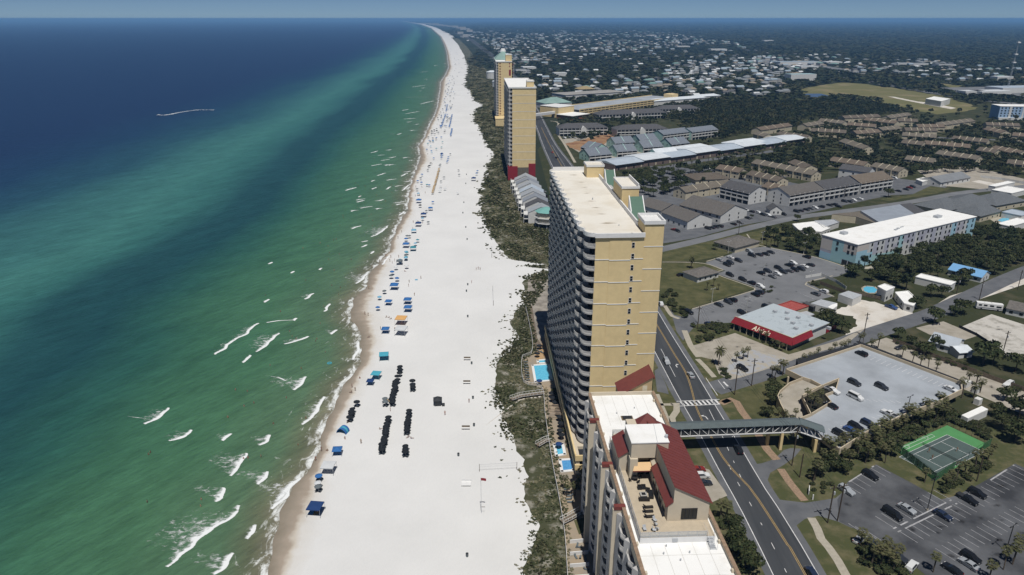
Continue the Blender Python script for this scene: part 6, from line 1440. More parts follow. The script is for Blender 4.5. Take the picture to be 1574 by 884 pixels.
for k, (x, y, p_) in enumerate(ind[:N_IND]):
    u, v = PX(x, y)
    nm = 'in the dark wood below the turquoise hotel' if u > 1295 and v > 345 else ('in the thicket between the lawn and the hotel' if v > 340 else ('beside the arcade car park' if u < 1250 and v > 232 else 'on the near side of the brown-roofed estate'))
    areas_.setdefault(nm, []).append((u, x, y))
for nm, L_ in areas_.items():
    for i, (u, x, y) in enumerate(sorted(L_)): place(OAK if R.random() < .8 else PINE, 0, 0, 'dark broad tree %s, %s from the left' % (nm, nth(i)), 'tree', 'trees '+nm, .95, 0, (x, y))
# merged crowns
BV = [crown_np(None, 3.9, 4.4, 4.0, 46, 1.35, 6, .8, s)[0] for s in range(6)]
def merged(name, pts, mats, label, per=46):
    Vs = []; MI = []
    for (x, y, s_, h_) in pts:
        b = BV[GX.randint(6)]; a = GX.uniform(0, 2*pi); c, sn = cos(a), sin(a)
        V = np.empty_like(b); V[:, 0] = (b[:, 0]*c-b[:, 1]*sn)*s_+x; V[:, 1] = (b[:, 0]*sn+b[:, 1]*c)*s_+y; V[:, 2] = b[:, 2]*h_
        Vs.append(V); MI += [int(GX.randint(len(mats)))]*per
    V = np.concatenate(Vs); F = np.arange(len(V)).reshape(-1, 4)
    o = npmesh(name, V, F, mats, np.array(MI)); tag(o, label, None, None, 'stuff'); return o
WM = [mat('wood_leaves_a', (.026, .036, .018), .9, .1), mat('wood_leaves_b', (.038, .046, .021), .9, .1), mat('wood_leaves_c', (.054, .056, .028), .9, .1), mat('wood_leaves_d', (.022, .03, .017), .9, .1)]
merged('woodland', [(x, y, GX.uniform(.85, 1.25), GX.uniform(.75, 1.25)) for x, y, p in ind[N_IND:]], WM, 'dark woodland between the estates')
# ---------- distant houses ----------
TOWN = [(704,60),(716,52),(900,44),(1040,52),(1110,62),(1180,82),(1250,100),(1225,128),(1200,150),(1110,150),(1000,148),(935,150),(870,150),(832,140),(826,125),(800,110),(760,88)]
TOWN2 = [(1160,84),(1240,84),(1500,98),(1600,112),(1600,130),(1480,130),(1330,116),(1230,100)]
hm_w = [mat('far_white_roof', (.56, .58, .59), .6), mat('far_grey_roof', (.20, .215, .225), .7), mat('far_blue_roof', (.28, .34, .39), .6), mat('far_tan_roof', (.26, .22, .17), .8), mat('far_dark_roof', (.09, .09, .095), .8), mat('far_green_roof', (.16, .26, .24), .7)]
def far_house(rm, wm, kind, L, W, h, r):
    mb = MB(); l, w = L/2, W/2; mb.box(-l, l, -w, w, 0, h, wm)
    rr = l*.5 if kind else 0
    mb.mesh([(-l-.5, -w-.5, h), (l+.5, -w-.5, h), (l+.5, w+.5, h), (-l-.5, w+.5, h), (-l+rr-.4, 0, h+r), (l-rr+.4, 0, h+r)], [(0, 1, 5, 4), (1, 2, 5), (2, 3, 4, 5), (3, 0, 4), (3, 2, 1, 0)], rm); return mb
far_w = mat('far_house_wall', (.42, .41, .38), .9)
FHP = [far_house(hm_w[i % 6], far_w, i % 2, 13+2*(i % 3), 9+(i % 2)*2, 3.5+(i % 3)*1.8, 2.6) for i in range(12)]
FHO = []
cand = []
yy = 560.
while yy < 8000:
    sp = max(24., yy/75); x = -340 if yy > 3500 else (-60 if yy > 1500 else 40)
    while x < yy*.75:
        X_, Y_ = x+GX.uniform(-.5, .5)*sp, yy+GX.uniform(-.5, .5)*sp; x += sp*1.05
        u, v = PX(X_, Y_)
        if X_ < interp(Y_, [(p[1], p[0]) for p in RR])+22 and not (X_ > interp(Y_, DU)+8 and X_ < interp(Y_, [(p[1], p[0]) for p in RL])-14 and Y_ > 1100): continue
        if inpoly(u, v, TOWN): p_ = .55
        elif inpoly(u, v, TOWN2): p_ = .22
        elif v < 60 and u < 760: p_ = .6
        else: continue
        if mnoise.noise((X_*.0016, Y_*.0009, 3.)) > .12: p_ *= .2
        if GX.uniform() > p_ or blocked(X_, Y_, 8): continue
        cand.append((X_, Y_, max(.9, yy/4200)))
    yy += sp*1.15
cand.sort(key=lambda t: t[1])
wts = [0, 0, 0, 0, 6, 6, 2, 1, 8, 3, 10, 5, 1, 0]
def wpick():
    r = GX.uniform()
    return (0 if r < .30 else 1 if r < .55 else 2 if r < .70 else 3 if r < .82 else 4 if r < .95 else 5)+(6 if GX.uniform() < .5 else 0)
protoH = {}
for i, (x, y, s_) in enumerate(cand[:300]):
    k = wpick()
    if k not in protoH:
        o = FHP[k].build('house'); protoH[k] = o; o.location = (x, y, 0)
    else: o = protoH[k].copy(); COL.objects.link(o); o.location = (x, y, 0)
    o.rotation_euler = (0, 0, GA*.6+(pi/2 if GX.uniform() < .4 else 0)+GX.uniform(-.1, .1)); o.scale = (s_, s_, 1)
    cn = ['white', 'grey', 'pale blue', 'tan', 'dark', 'pale green'][k % 6]
    tag(o, 'small %s-roofed house among the dark trees of the distant town' % cn, 'house', '%s-roofed houses of the distant town' % cn)
# the rest in one mesh
Vs = []; Fq = []; MI = []; 
mb = MB()
for x, y, s_ in cand[300:]:
    k = wpick(); a = GA*.6+(pi/2 if GX.uniform() < .4 else 0); c, sn = cos(a), sin(a); src = FHP[k]; i0 = len(mb.v); s_ *= GX.uniform(.8, 1.3)
    mb.v += [((vx*c-vy*sn)*s_+x, (vx*sn+vy*c)*s_+y, vz) for vx, vy, vz in src.v]
    mb.f += [tuple(i0+j for j in f) for f in src.f]; mb.m += [mb.mi(src.mats[q]) for q in src.m]
tag(mb.build('distant_houses'), 'the farthest roofs of the town', None, None, 'stuff')
HXY = np.array([(x, y) for x, y, s_ in cand])
big = [((1225,95),130,40,'pale_flat'),((1103,75.5),70,30,'w'),((1049,71),60,30,'w'),((1240,102),50,30,'w'),((1278,95),50,30,'w'),((1000,54),80,40,'w'),((1390,97),60,26,'g'),((1410,97.5),50,26,'g'),((1450,99),50,26,'g'),((1560,134),90,40,'b'),((1522,140),60,30,'w'),((1493,140),40,20,'w'),((1540,118),40,20,'w'),((1230,118),60,26,'c'),((812,103),34,34,'w'),((800,107),26,20,'g'),((860,112),30,20,'w'),((716,38),90,40,'w'),((735,44),70,60,'g'),((1180,62),60,30,'w')]
for i, ((u, v), L, W, kd) in enumerate(big):
    if i == 17 or i == 18: continue
    x, y = P(u, v, 8); m = {'w': hm_w[0], 'g': hm_w[1], 'b': blue_metal, 'c': mat('far_teal_wall', (.3, .42, .45)), 'pale_flat': hm_w[2]}[kd]
    flat('large pale flat-roofed commercial building of the distant town, %s from the left' % nth(sorted(range(len(big)), key=lambda j: big[j][0][0]).index(i)), [(x+a*L/2*cos(.2)-b_*W/2*sin(.2), y+a*L/2*sin(.2)+b_*W/2*cos(.2)) for a, b_ in ((-1, -1), (1, -1), (1, 1), (-1, 1))], 9 if kd != 'c' else 14, white_wall, m, 'commercial_building', 'building', group='large pale buildings of the distant town', par=0)
cb = [(652,36.6,14),(658,37.4,22),(664,38.2,18),(670,39,30),(677,39.6,20),(684,40.4,16),(692,41.2,14),(700,42.6,22),(706,44.5,18),(712,47,30),(718,46,14),(722,50,20),(708,53,16),(716,57,14)]
for i, (u, v, h_) in enumerate(cb):
    x, y = P(u, v); flat('pale beachfront block at the far tip of the coast, %s from the left' % nth(i), [(x+a*(y/260)-b_*.1, y+b_*22) for a, b_ in ((-1, -1), (1, -1), (1, 1), (-1, 1))], h_*1.3, far_w, hm_w[0 if i % 3 else 3], 'condo_block', 'building', group='beachfront blocks at the far tip', par=0)
# ---------- distant trees ----------
FPA = np.array(footprints())
pts = []; hw = [(p[0], p[1]) for p in PP([(960,62),(1036,74),(1113,87),(1214,99),(1265,109),(1316,122),(1403,137),(1530,156),(1750,178)])]
hwp = sorted([(p[0], p[1]) for p in hw])
rrI = [(p[1], p[0]) for p in RR]; rlI = [(p[1], p[0]) for p in RL]
yy = 640.
CLR = [FIELD, [(1385,125),(1440,131),(1500,140),(1480,132),(1420,125)], [(1228,148),(1240,143),(1262,143),(1280,148),(1268,153),(1240,153)], [(1440,135),(1530,133),(1600,135),(1600,150),(1540,150),(1470,145)], [(1160,90),(1230,96),(1330,110),(1330,118),(1260,106),(1180,98)]]
while yy < 30000:
    sp = max(8.5, yy/95 if yy < 9000 else yy/80)
    x = -700 if yy > 5000 else (-120 if yy > 2000 else -10)
    xs_ = np.arange(x, yy*.80+60, sp); X_ = xs_+GX.uniform(-.42, .42, len(xs_))*sp; Y_ = yy+GX.uniform(-.42, .42, len(xs_))*sp
    for a, b in zip(X_, Y_):
        du = interp(b, DU)
        if a < du+14: continue
        rl, rr_ = interp(b, rlI), interp(b, rrI)
        if rl-7 < a < rr_+7: continue
        if a < rl and GX.uniform() < .6: continue
        u, v = PX(a, b)
        if u > 1640: continue
        if yy < 1150 and not (v < 152 and u < 1250) : continue
        if any(inpoly(u, v, c) for c in CLR): continue
        if hwp[0][0] < a < hwp[-1][0] and abs(b-interp(a, hwp)) < 22+b*.004: continue
        pk = 1.
        if inpoly(u, v, TOWN): pk = .72
        if GX.uniform() > pk: continue
        if b < 8200 and len(HXY):
            d = (HXY[:, 0]-a)**2+((HXY[:, 1]-b-4))**2
            if d.min() < (sp*.5+7)**2: continue
        if blocked(a, b, 4): continue
        pts.append((a, b, sp*.17*GX.uniform(.8, 1.25), GX.uniform(.7, 1.25)*(1+max(0, yy-4000)/40000)))
    yy += sp
print('DISTANT TREES', len(pts), 'HOUSES', len(cand), 'WOOD', len(ind))
BV = [crown_np(None, 3.9, 4.4, 4.0, 22, 1.9, 5, .8, s)[0] for s in range(6)]
merged('distant_forest', pts, WM, 'dark forest spreading to the horizon', 22)
# ---------- dunes ----------
DR_ = [(P(u, v)[1], P(u, v)[0]) for u, v in [(872,900),(868,825),(859,767),(843,677),(832,596),(805,588),(803,550),(817,544),(818,525),(808,476),(843,432),(845,345),(824,335),(806,300),(788,280),(784,250),(779,220),(772,190),(762,150),(757,120),(732,92),(715,70),(700,56),(680,45)]]
DR_.sort()
dn = mat('dune_ground', (.062, .066, .036), .95, .1, col2=(.38, .355, .31), scale=.2, lo=.50, hi=.72, detail=12)
mb = MB(); ysd = [y for y in ys if 100 < y < 5200]
def de(y): return interp(y, DU)+2.2+2.4*mnoise.noise((y*.16, 0, 0))*min(2, y/300)+1.2*mnoise.noise((y*.6, 5, 0))
for a, b in zip(ysd, ysd[1:]):
    xa_, xb_ = de(a), de(b); ra, rb = max(interp(a, DR_)+3, xa_+1), max(interp(b, DR_)+3, xb_+1); mb.poly([(xa_, a, .012), (ra, a, .012), (rb, b, .012), (xb_, b, .012)], dn)
tag(mb.build('dune_ground'), kind='structure')
Q = []; MI = []
y = 125.
DM = [mat('dune_shrub_a', (.054, .064, .030), .95, .1), mat('dune_shrub_b', (.074, .080, .040), .95, .1), mat('dune_grass_dry', (.15, .14, .085), .95, .1), mat('dune_shrub_c', (.044, .053, .026), .95, .1)]
while y < 2600:
    st = max(.68, y/360); de_, dr = interp(y, DU), interp(y, DR_)
    nper = int((dr-de_+12)/st*1.15)
    for k in range(max(0, nper)):
        x = de_-6+(dr-de_+8)*GX.uniform(); yq = y+GX.uniform()*st
        t_ = (x-de_); nz = mnoise.fractal((x*.09, yq*.05, 1.3), 1., 2., 4)
        edge = t_/6.
        pr = min(1., max(0, .50+edge*.4+nz*1.5)) if t_ > -6 else 0
        if 318 < yq < 345 and nz < .25: pr *= .12
        if t_ < 0: pr *= .28*max(0, 1+t_/6)*(1 if mnoise.noise((x*.06, yq*.28, 7)) > .0 else .08)
        if abs(yq-P(0, 640)[1]) < .9 or abs(yq-P(0, 684)[1]) < .9 or abs(yq-(P(0, 812)[1]+(x-5)*.25)) < 1.1: continue
        if GX.uniform() > pr: continue
        s_ = st*GX.uniform(.5, 1.05); hh = min(1.1, s_)*GX.uniform(.35, .8)*(1.1 if nz > .1 else .6); mi_ = 2 if (GX.uniform() < .25 or nz < -.2) else (0 if nz < .12 else 3 if GX.uniform() < .5 else 1)
        for j in range(4):
            a = GX.uniform(0, pi); ox, oy = GX.uniform(-.4, .4)*s_, GX.uniform(-.4, .4)*s_; dx_, dy_ = cos(a)*s_*.6, sin(a)*s_*.6; tl2 = GX.uniform(-.5, .5)*s_, GX.uniform(-.5, .5)*s_
            Q += [(x+ox-dx_, yq+oy-dy_, 0.01), (x+ox+dx_, yq+oy+dy_, .01), (x+ox+dx_*.7+tl2[0], yq+oy+dy_*.7+tl2[1], hh), (x+ox-dx_*.7+tl2[0], yq+oy-dy_*.7+tl2[1], hh*.9)]; MI.append(mi_)
    y += st
V = np.array(Q); F = np.arange(len(V)).reshape(-1, 4); tag(npmesh('dune_vegetation', V, F, DM, MI), 'low shrubs and grass covering the dunes', None, None, 'stuff')
print('DUNE', len(MI))
for p in PROTO: purge(p)
# ================= VEHICLES AND STREET FURNITURE =================
tyre = mat('tyre_rubber', (.015, .015, .016), .8, .2); rim = mat('wheel_rim', (.30, .31, .33), .4, .5, metal=.5); lampm = mat('lamp_lens', (.62, .62, .6), .2, .5); taill = mat('tail_lamp', (.25, .01, .01), .3, .5)
paints = {'black': (.012, .013, .015), 'dark': (.028, .032, .040), 'white': (.62, .63, .63), 'silver': (.30, .32, .34), 'grey': (.12, .125, .135), 'blue': (.03, .07, .20), 'red': (.20, .025, .02), 'navy': (.02, .03, .06)}
for k, c in paints.items(): mat('car_paint_'+k, c, .28, .5)
KD = {  # side profiles (x forward, z), windows
 'sedan': ([(-2.35, .35), (-2.4, .75), (-2.3, .98), (-1.75, 1.02), (-1.15, 1.42), (.1, 1.45), (.95, 1.02), (1.9, .92), (2.35, .72), (2.38, .35)], 1.0, (-1.7, -1.15, .1, .95), 1.45),
 'suv': ([(-2.3, .4), (-2.36, .9), (-2.28, 1.12), (-2.1, 1.68), (-1.9, 1.76), (.3, 1.76), (1.05, 1.15), (2.05, 1.02), (2.38, .8), (2.4, .4)], 1.12, (-2.25, -2.0, .3, 1.0), 1.76),
 'pickup': ([(-2.85, .5), (-2.85, 1.05), (-.95, 1.06), (-.75, 1.74), (.45, 1.76), (1.15, 1.15), (2.5, 1.05), (2.75, .85), (2.78, .5)], 1.12, (-.9, -.75, .45, 1.1), 1.76),
 'van': ([(-2.6, .4), (-2.66, 1.0), (-2.6, 1.9), (-2.4, 2.0), (1.1, 2.0), (1.75, 1.25), (2.5, 1.1), (2.68, .8), (2.7, .4)], 1.2, (-2.55, -2.4, 1.1, 1.7), 2.0)}
def car_proto(kind):
    prof, belt, (xr0, xr1, xf1, xf0), ht = KD[kind]; t = empty('pickup_truck' if kind == 'pickup' else 'parked_car')
    w = lambda z: .92 if z < belt+.03 else .92-.24*(z-belt)/(ht-belt)
    wb = lambda z, x: w(z)*(1-.07*max(0, (abs(x)-1.9)))
    mb = MB(); n = len(prof)
    Lf_ = [(x, -wb(z, x), z) for x, z in prof]; Rt = [(x, wb(z, x), z) for x, z in prof]
    Lf_[0] = (prof[0][0], -.84, prof[0][1]-.12); Rt[0] = (prof[0][0], .84, prof[0][1]-.12); Lf_[-1] = (prof[-1][0], -.84, prof[-1][1]-.12); Rt[-1] = (prof[-1][0], .84, prof[-1][1]-.12)
    mb.mesh(Lf_+Rt, [tuple(range(n))[::-1], tuple(range(n, 2*n))]+[(i, (i+1) % n, n+(i+1) % n, n+i) for i in range(n)])
    body = mb.build('body', M['car_paint_dark'], t)
    if kind == 'pickup': b = MB(); b.box(-2.72, -1.0, -.78, .78, .6, 1.08); bb = b.build('cargo_bed', dark_gap, t)
    g = MB(); e = .012
    for sg in (-1, 1):
        pts = [(xr0+.15, belt+.06), (xr1+.05, ht-.1), (xf1-.05, ht-.1), (xf0-.12, belt+.06)]
        q = [(x, sg*(w(z)+e), z) for x, z in pts]; g.poly(q if sg < 0 else q[::-1], dark_glass)
    g.build('side_windows', None, t)
    def cross(xa, za, xb, zb, nm, off):
        b = MB(); b.poly([(xa+off, -w(za)*.88, za+.012), (xa+off, w(za)*.88, za+.012), (xb+off, w(zb)*.9, zb+.012), (xb+off, -w(zb)*.9, zb+.012)]); b.build(nm, dark_glass, t)
    cross(xf0-.08, belt+.07, xf1+.02, ht-.05, 'windscreen', .03)
    cross(xr1-.02, ht-.06, xr0+.06, belt+.12, 'rear_window', -.03)
    for x in (-1.45, 1.45):
        for sg in (-1, 1):
            b = MB(); r = .34
            i = 0; vs = [(x+r*cos(2*pi*j/12), sg*.70, .34+r*sin(2*pi*j/12)) for j in range(12)]+[(x+r*cos(2*pi*j/12), sg*.935, .34+r*sin(2*pi*j/12)) for j in range(12)]
            b.mesh(vs, [(j, (j+1) % 12, 12+(j+1) % 12, 12+j) for j in range(12)]+[tuple(range(12))[::-1], tuple(range(12, 24))]); wh = b.build('wheel', tyre, t)
            b = MB(); b.poly([(x+.2*cos(2*pi*j/8), sg*.94, .34+.2*sin(2*pi*j/8)) for j in range(8)]); b.build('rim', rim, wh)
    for sg in (-1, 1):
        x = prof[-2][0]; b = MB(); b.box(x-.1, x+.02, sg*.62-.18, sg*.62+.18, .62, .8); b.build('headlight', lampm, t)
        b = MB(); x = prof[1][0]; b.box(x-.02, x+.06, sg*.68-.14, sg*.68+.14, .72, .95); b.build('tail_light', taill, t)
    return t
CP = {k: car_proto(k) for k in KD}
for p in CP.values(): kids(p)
PERP, PAR = GA-.05+pi/2+pi, GA-.05
def car(u, v, col, kind, rz, label, group=None, z=0., roof=None):
    x, y = P(u, v, z+.7); c = dup(CP[kind], (x, y, z+(.066 if z == 0 else .012)), rz+R.uniform(-.04, .04)); tag(c, label, 'car' if kind in ('sedan', 'suv') else ('pickup' if kind == 'pickup' else 'van'), group)
    b = [o for o in kids2[c.name] if o.name.startswith('body')][0] if False else None
    for ch in S.objects: pass
    return c
_last = []
def dupcar(kind, loc, rz, col):
    o = CP[kind]; c = o.copy(); COL.objects.link(c); c.location = loc; c.rotation_euler = (0, 0, rz)
    for ch in kids(o):
        d = dup(ch, parent=c)
        if ch.name.split('.')[0] == 'body': setmat(d, M['car_paint_'+col])
    return c
colw = {'black': 'black', 'dark': 'dark grey', 'white': 'white', 'silver': 'silver', 'grey': 'grey', 'blue': 'blue', 'red': 'dark red', 'navy': 'navy'}
def lot(where, group, items, off=(0, 0), sc=1., rz=PERP, z=0.):
    items = sorted([(off[0]+i[0]/sc, off[1]+i[1]/sc)+tuple(i[2:]) for i in items]); cnt = {}
    for it in items: cnt[it[2]] = cnt.get(it[2], 0)+1
    k_ = {}
    for it in items:
        u, v, col = it[:3]; kind = it[3] if len(it) > 3 and it[3] else R.choice(['sedan', 'suv', 'suv', 'sedan']); a = it[4] if len(it) > 4 else rz
        x, y = P(u, v, z+.7); i = k_.get(col, 0); k_[col] = i+1
        c = dupcar(kind, (x, y, z+(.066 if z == 0 else .012)), a+R.uniform(-.05, .05)+(pi if R.random() < .3 else 0), col)
        nm = {'sedan': 'car', 'suv': 'car', 'pickup': 'pickup truck', 'van': 'van'}[kind]
        lb = '%s %s %s' % (colw[col], nm, where)
        if cnt[col] > 1: lb += ', %s from left' % nth(i)
        tag(c, lb, {'pickup': 'pickup', 'van': 'van'}.get(kind, 'car'), group)
d, w_, s_, g_ = 'dark', 'white', 'silver', 'grey'
lot('in the lot before the hotel', 'cars in the lot before the hotel', [(675,180,s_),(560,218,w_),(495,232,s_),(610,237,d),(540,262,'black'),(560,249,d),(690,205,'black'),(735,200,d),(775,197,'black'),(805,186,d),(1022,215,'black','suv'),(940,252,w_),(915,265,'black','suv'),(1008,272,w_),(988,288,d),(1045,262,d),(850,282,'black'),(786,300,d),(745,313,'black','suv'),(880,305,d),(918,298,g_),(950,293,'black'),(845,318,w_),(815,333,g_),(558,323,'black','suv'),(634,351,'black','suv'),(688,372,'black','suv'),(742,393,w_),(738,428,d),(712,442,'black'),(575,475,'black'),(548,487,d,'suv'),(492,503,d),(1076,438,g_,'suv'),(1125,423,w_,'suv'),(778,518,'black','suv')], (980,340), 3.93)
lot('behind the hedge of the red store', 'cars by the hedge', [(630,552,'black','suv'),(310,548,'black'),(435,622,'navy')], (980,340), 3.93)
lot('by the small bungalow on the lawn', None, [(262,322,'black')], (980,340), 3.93, PAR)
lot('in front of the brown-roofed motel', 'cars at the motel', [(655,600,w_),(690,608,d),(733,618,w_,'suv'),(760,628,d),(790,632,w_),(820,641,g_),(665,647,'black'),(880,625,'black','suv'),(580,683,'black'),(425,710,'black'),(450,705,d),(475,700,'black'),(500,697,d),(620,675,g_),(220,718,'red'),(240,725,'black')], (980,170), 3.93)
lot('in front of the long grey-roofed flats', 'cars at the flats', [(960,608,'black'),(985,603,d),(1020,597,'black'),(1048,590,g_),(1072,587,w_),(1112,580,d),(1160,570,'black'),(1190,567,d),(1215,578,'black'),(1250,547,d),(1305,541,w_),(1345,532,w_),(1280,548,'black')], (980,170), 3.93)
lot('in the shaded lot below the arcade', 'cars below the arcade', [(430,350,w_),(460,350,s_),(240,380,g_),(185,458,w_),(345,345,d)], (980,170), 3.93)
lot('in the lot right of the long flats', 'cars right of the flats', [(860,475,'black'),(880,465,'red'),(900,460,d),(815,485,'black')], (1174,170), 3.93)
lot('at the corner behind the taupe-roofed flats', None, [(788,408,w_,'van')], (1174,170), 3.93)
lot('parked beside the beach villas', 'cars beside the villas', [(838,301,'black'),(841,308,d),(836,294,g_)])
lot('in front of the teal townhouses', 'cars at the teal townhouses', [(938,246,'black'),(954,243,d),(960,242,w_),(968,240,'black'),(975,244,g_),(984,243,'black'),(992,242,'red'),(998,240,d)])
lot('in front of the white block by the main road', 'cars at the white block', [(868,212,w_),(876,211,s_),(884,212,w_),(892,210,'blue'),(900,209,w_)])
RD = pi/2+.05
lot('driving away on the main road, nearer the tower', None, [(1024.5,555.5,s_,'suv',RD)]); lot('on the main road just before the crosswalk', None, [(1062,576.5,s_,'sedan',RD)]); lot('in the shadow of the footbridge on the road', None, [(1135,691,'black','suv',RD)]); lot('on the road at the bottom edge', None, [(1248,882,'navy','suv',RD)])
lot('at the road edge beside the tower wall', None, [(1016,467,w_,'suv',RD)]); lot('far along the main road by the middle tower', 'cars far along the main road', [(849,234,'red','sedan',RD+.07),(855,242,'black','sedan',RD+.07)])
lot('alone on the paved lot near the road poles', None, [(1141,566,'black','suv')])
Z = GZ
lot('on the garage deck', 'cars on the garage deck', [(345,262,'black','suv'),(290,480,d,'suv'),(495,510,d,'suv'),(125,540,w_,'pickup'),(300,587,w_,'van'),(1020,528,w_,'sedan'),(115,652,'black','sedan'),(555,715,w_,'pickup'),(395,790,'navy','suv'),(300,810,'black','suv'),(265,838,'blue','sedan'),(180,865,'black','suv')], (1254,490), 4.91, PERP, Z)
lot('in the paved yard behind the garage', 'cars in the paved yard', [(1455,492,w_,'suv',PAR),(640,216,d,'sedan',PAR-.2)], (1254,490), 4.91)
lot('by the entrance of the front building', 'cars by the front building', [(1072,721,'red','sedan',.1),(1079,731,w_,'suv',.1),(1082,742,d,'sedan',.1)])
lot('in the near car park', 'cars in the near car park', [(643,103,'black','suv'),(500,195,s_,'suv'),(778,338,'black','van'),(865,305,s_,'sedan'),(1083,343,'navy','sedan'),(1232,248,'black','pickup'),(1290,212,'black','suv'),(583,487,w_,'sedan',PAR+.2),(810,598,d,'suv'),(895,655,w_,'suv',PAR+.25),(1240,640,s_,'sedan'),(1252,600,'black','suv'),(1140,672,'black','sedan'),(675,530,'navy','sedan')], (1174,704), 3.935)
lot('beside the low white-roofed house on the sandy lot', None, [(770,518,'blue','pickup')], (1174,340), 3.93)
for p in CP.values(): purge(p)
# camper van
x, y = P(1519, 476); t = tag(empty('camper_van', (x, y, .02), radians(-20)), 'long white motorhome parked by the old concrete slabs', 'motorhome')
b = MB(); b.prism([(-5.2, -1.25), (4.8, -1.25), (5.3, -.9), (5.3, .9), (4.8, 1.25), (-5.2, 1.25)], .55, 3.3, white_paint); b.build('body', None, t)
for x0, x1, z0 in ((-4.4, -3.2, 1.9), (-2.4, -1., 1.9), (0, 1.6, 1.9), (2.6, 4.6, 1.7)): b = MB(); b.box(x0, x1, -1.29, -1.26, z0, z0+.8); b.build('window', dark_glass, t)
b = MB(); b.box(5.31, 5.34, -.85, .85, 1.7, 2.7); b.build('windscreen', dark_glass, t)
b = MB(); b.box(-5., 5.2, -1.28, -1.255, .9, 1.3); b.build('stripe', mat('grey_stripe', (.2, .2, .22)), t)
for x0 in (-1.5, 1.2): b = MB(); b.box(x0-.5, x0+.5, -.4, .4, 3.31, 3.6); b.build('roof_unit', white_memb, t)
for x0 in (-3.2, 3.4):
    for sg in (-1, 1): b = MB(); b.mesh([(x0+.45*cos(2*pi*j/12), sg*1.0, .45+.45*sin(2*pi*j/12)) for j in range(12)]+[(x0+.45*cos(2*pi*j/12), sg*1.27, .45+.45*sin(2*pi*j/12)) for j in range(12)], [(j, (j+1) % 12, 12+(j+1) % 12, 12+j) for j in range(12)]+[tuple(range(12))[::-1], tuple(range(12, 24))]); b.build('wheel', tyre, t)
# poles
polem = mat('creosote_pole', (.07, .055, .042), .9, .1, var=.2, scale=1)
def upole(u, v, h, label, arm=True, rz=.3):
    x, y = P(u, v); t = tag(empty('utility_pole', (x, y, 0), rz), label, 'utility pole', None)
    b = MB(); b.bar((0, 0, 0), (0, 0, h), .17, None, 7); b.build('pole', polem, t)
    if arm:
        b = MB(); b.box(-1.3, 1.3, -.08, .08, h-1., h-.82); b.build('crossarm', polem, t)
        for q in (-1.1, 0, 1.1): b = MB(); b.cone((q, 0), h-.82, .07, h-.6, .05, None, 6); b.build('insulator', lampm, t)
        b = MB(); b.cone((.35, -.1), h-3, .25, h-2.1, .25, None, 8); b.build('transformer', steel, t)
    return t
for u, v, h, lb in ((1129,607,11.5,'wooden utility pole at the crosswalk corner'),(1155,593,11,'wooden utility pole on the street corner behind the lot palms'),(1217,716,12.5,'wooden utility pole in front of the footbridge stairs'),(1272,804,12,'left pole of the leaning pair by the near car park entrance'),(1287,801,12,'right pole of the pair by the near car park entrance'),(1072,506,10.5,'utility pole by the hedge at the lot driveway'),(1327,518,11,'utility pole on the edge of the sandy lot'),(1541,544,10,'utility pole at the corner of the old concrete slabs'),(1505,461,10,'utility pole left of the motorhome'),(1470,452,9,'utility pole at the edge of the dark wood by the street'),(1564,445,10,'utility pole on the street at the right edge'),(1073,498,7,'short pole beside the hedge driveway'),(1298,304,9,'utility pole on the street before the long flats'),(1135,361,9,'utility pole on the street by the bungalow lawn'),(1229,734,8,'slim pole at the top of the near car park'),(1501,740,8,'slim pole behind the near car park row')):
    upole(u, v, h, lb, h > 8.5)
lp = mat('lamp_pole_paint', (.45, .45, .43), .5, .4); lpd = mat('dark_lamp_pole', (.03, .03, .03), .5, .4)
def lamp(u, v, h, label, m, z=0, group=None):
    x, y = P(u, v, z); t = tag(empty('street_lamp', (x, y, z), GA), label, 'street lamp', group)
    b = MB(); b.bar((0, 0, 0), (0, 0, h), .11, None, 6); b.build('pole', m, t)
    for sg in (-1, 1): b = MB(); b.bar((0, 0, h-.1), (sg*1.1, 0, h), .05); b.box(sg*1.3-.35, sg*1.3+.35, -.15, .15, h-.05, h+.1); b.build('lamp_head', m, t)
    b = MB(); b.cone((0, 0), 0, .3, .6, .3, concrete, 8); b.build('base', None, t)
LA = sorted([(1171,374),(1235,391),(1119,389),(1175,414),(1245,437),(1174,442),(1147,481),(1094,465)])
for i, (u, v) in enumerate(LA): lamp(u, v, 7, 'pale lamp pole in the lot before the hotel, %s from the left' % nth(i), lp, 0, 'lamp poles of the hotel lot')
lamp(1425, 785, 10.4, 'tall dark twin lamp pole in the middle of the near car park', lpd); lamp(1394, 634, 6, 'dark lamp pole at the palm side of the garage deck', lpd, GZ)
lamp(1546, 848, 8, 'dark lamp pole in the lower rows of the near car park', lpd)
x, y = P(1243, 757); t = tag(empty('entrance_sign', (x, y, 0), GA+.6), 'low white sign board on the verge by the second driveway', 'sign'); b = MB(); b.box(-1.4, 1.4, -.1, .1, .3, 1.5, white_paint); b.build('board', None, t)
for q in (-1.2, 1.2): b = MB(); b.box(q-.1, q+.1, -.08, .08, 0, .3, white_paint); b.build('post', None, t)
x, y = P(1249, 768); t = tag(empty('bollard', (x, y, 0)), 'white bollard at the mouth of the second driveway', 'bollard'); b = MB(); b.cone((0, 0), 0, .2, 1.6, .16, white_paint); b.build('post', None, t)
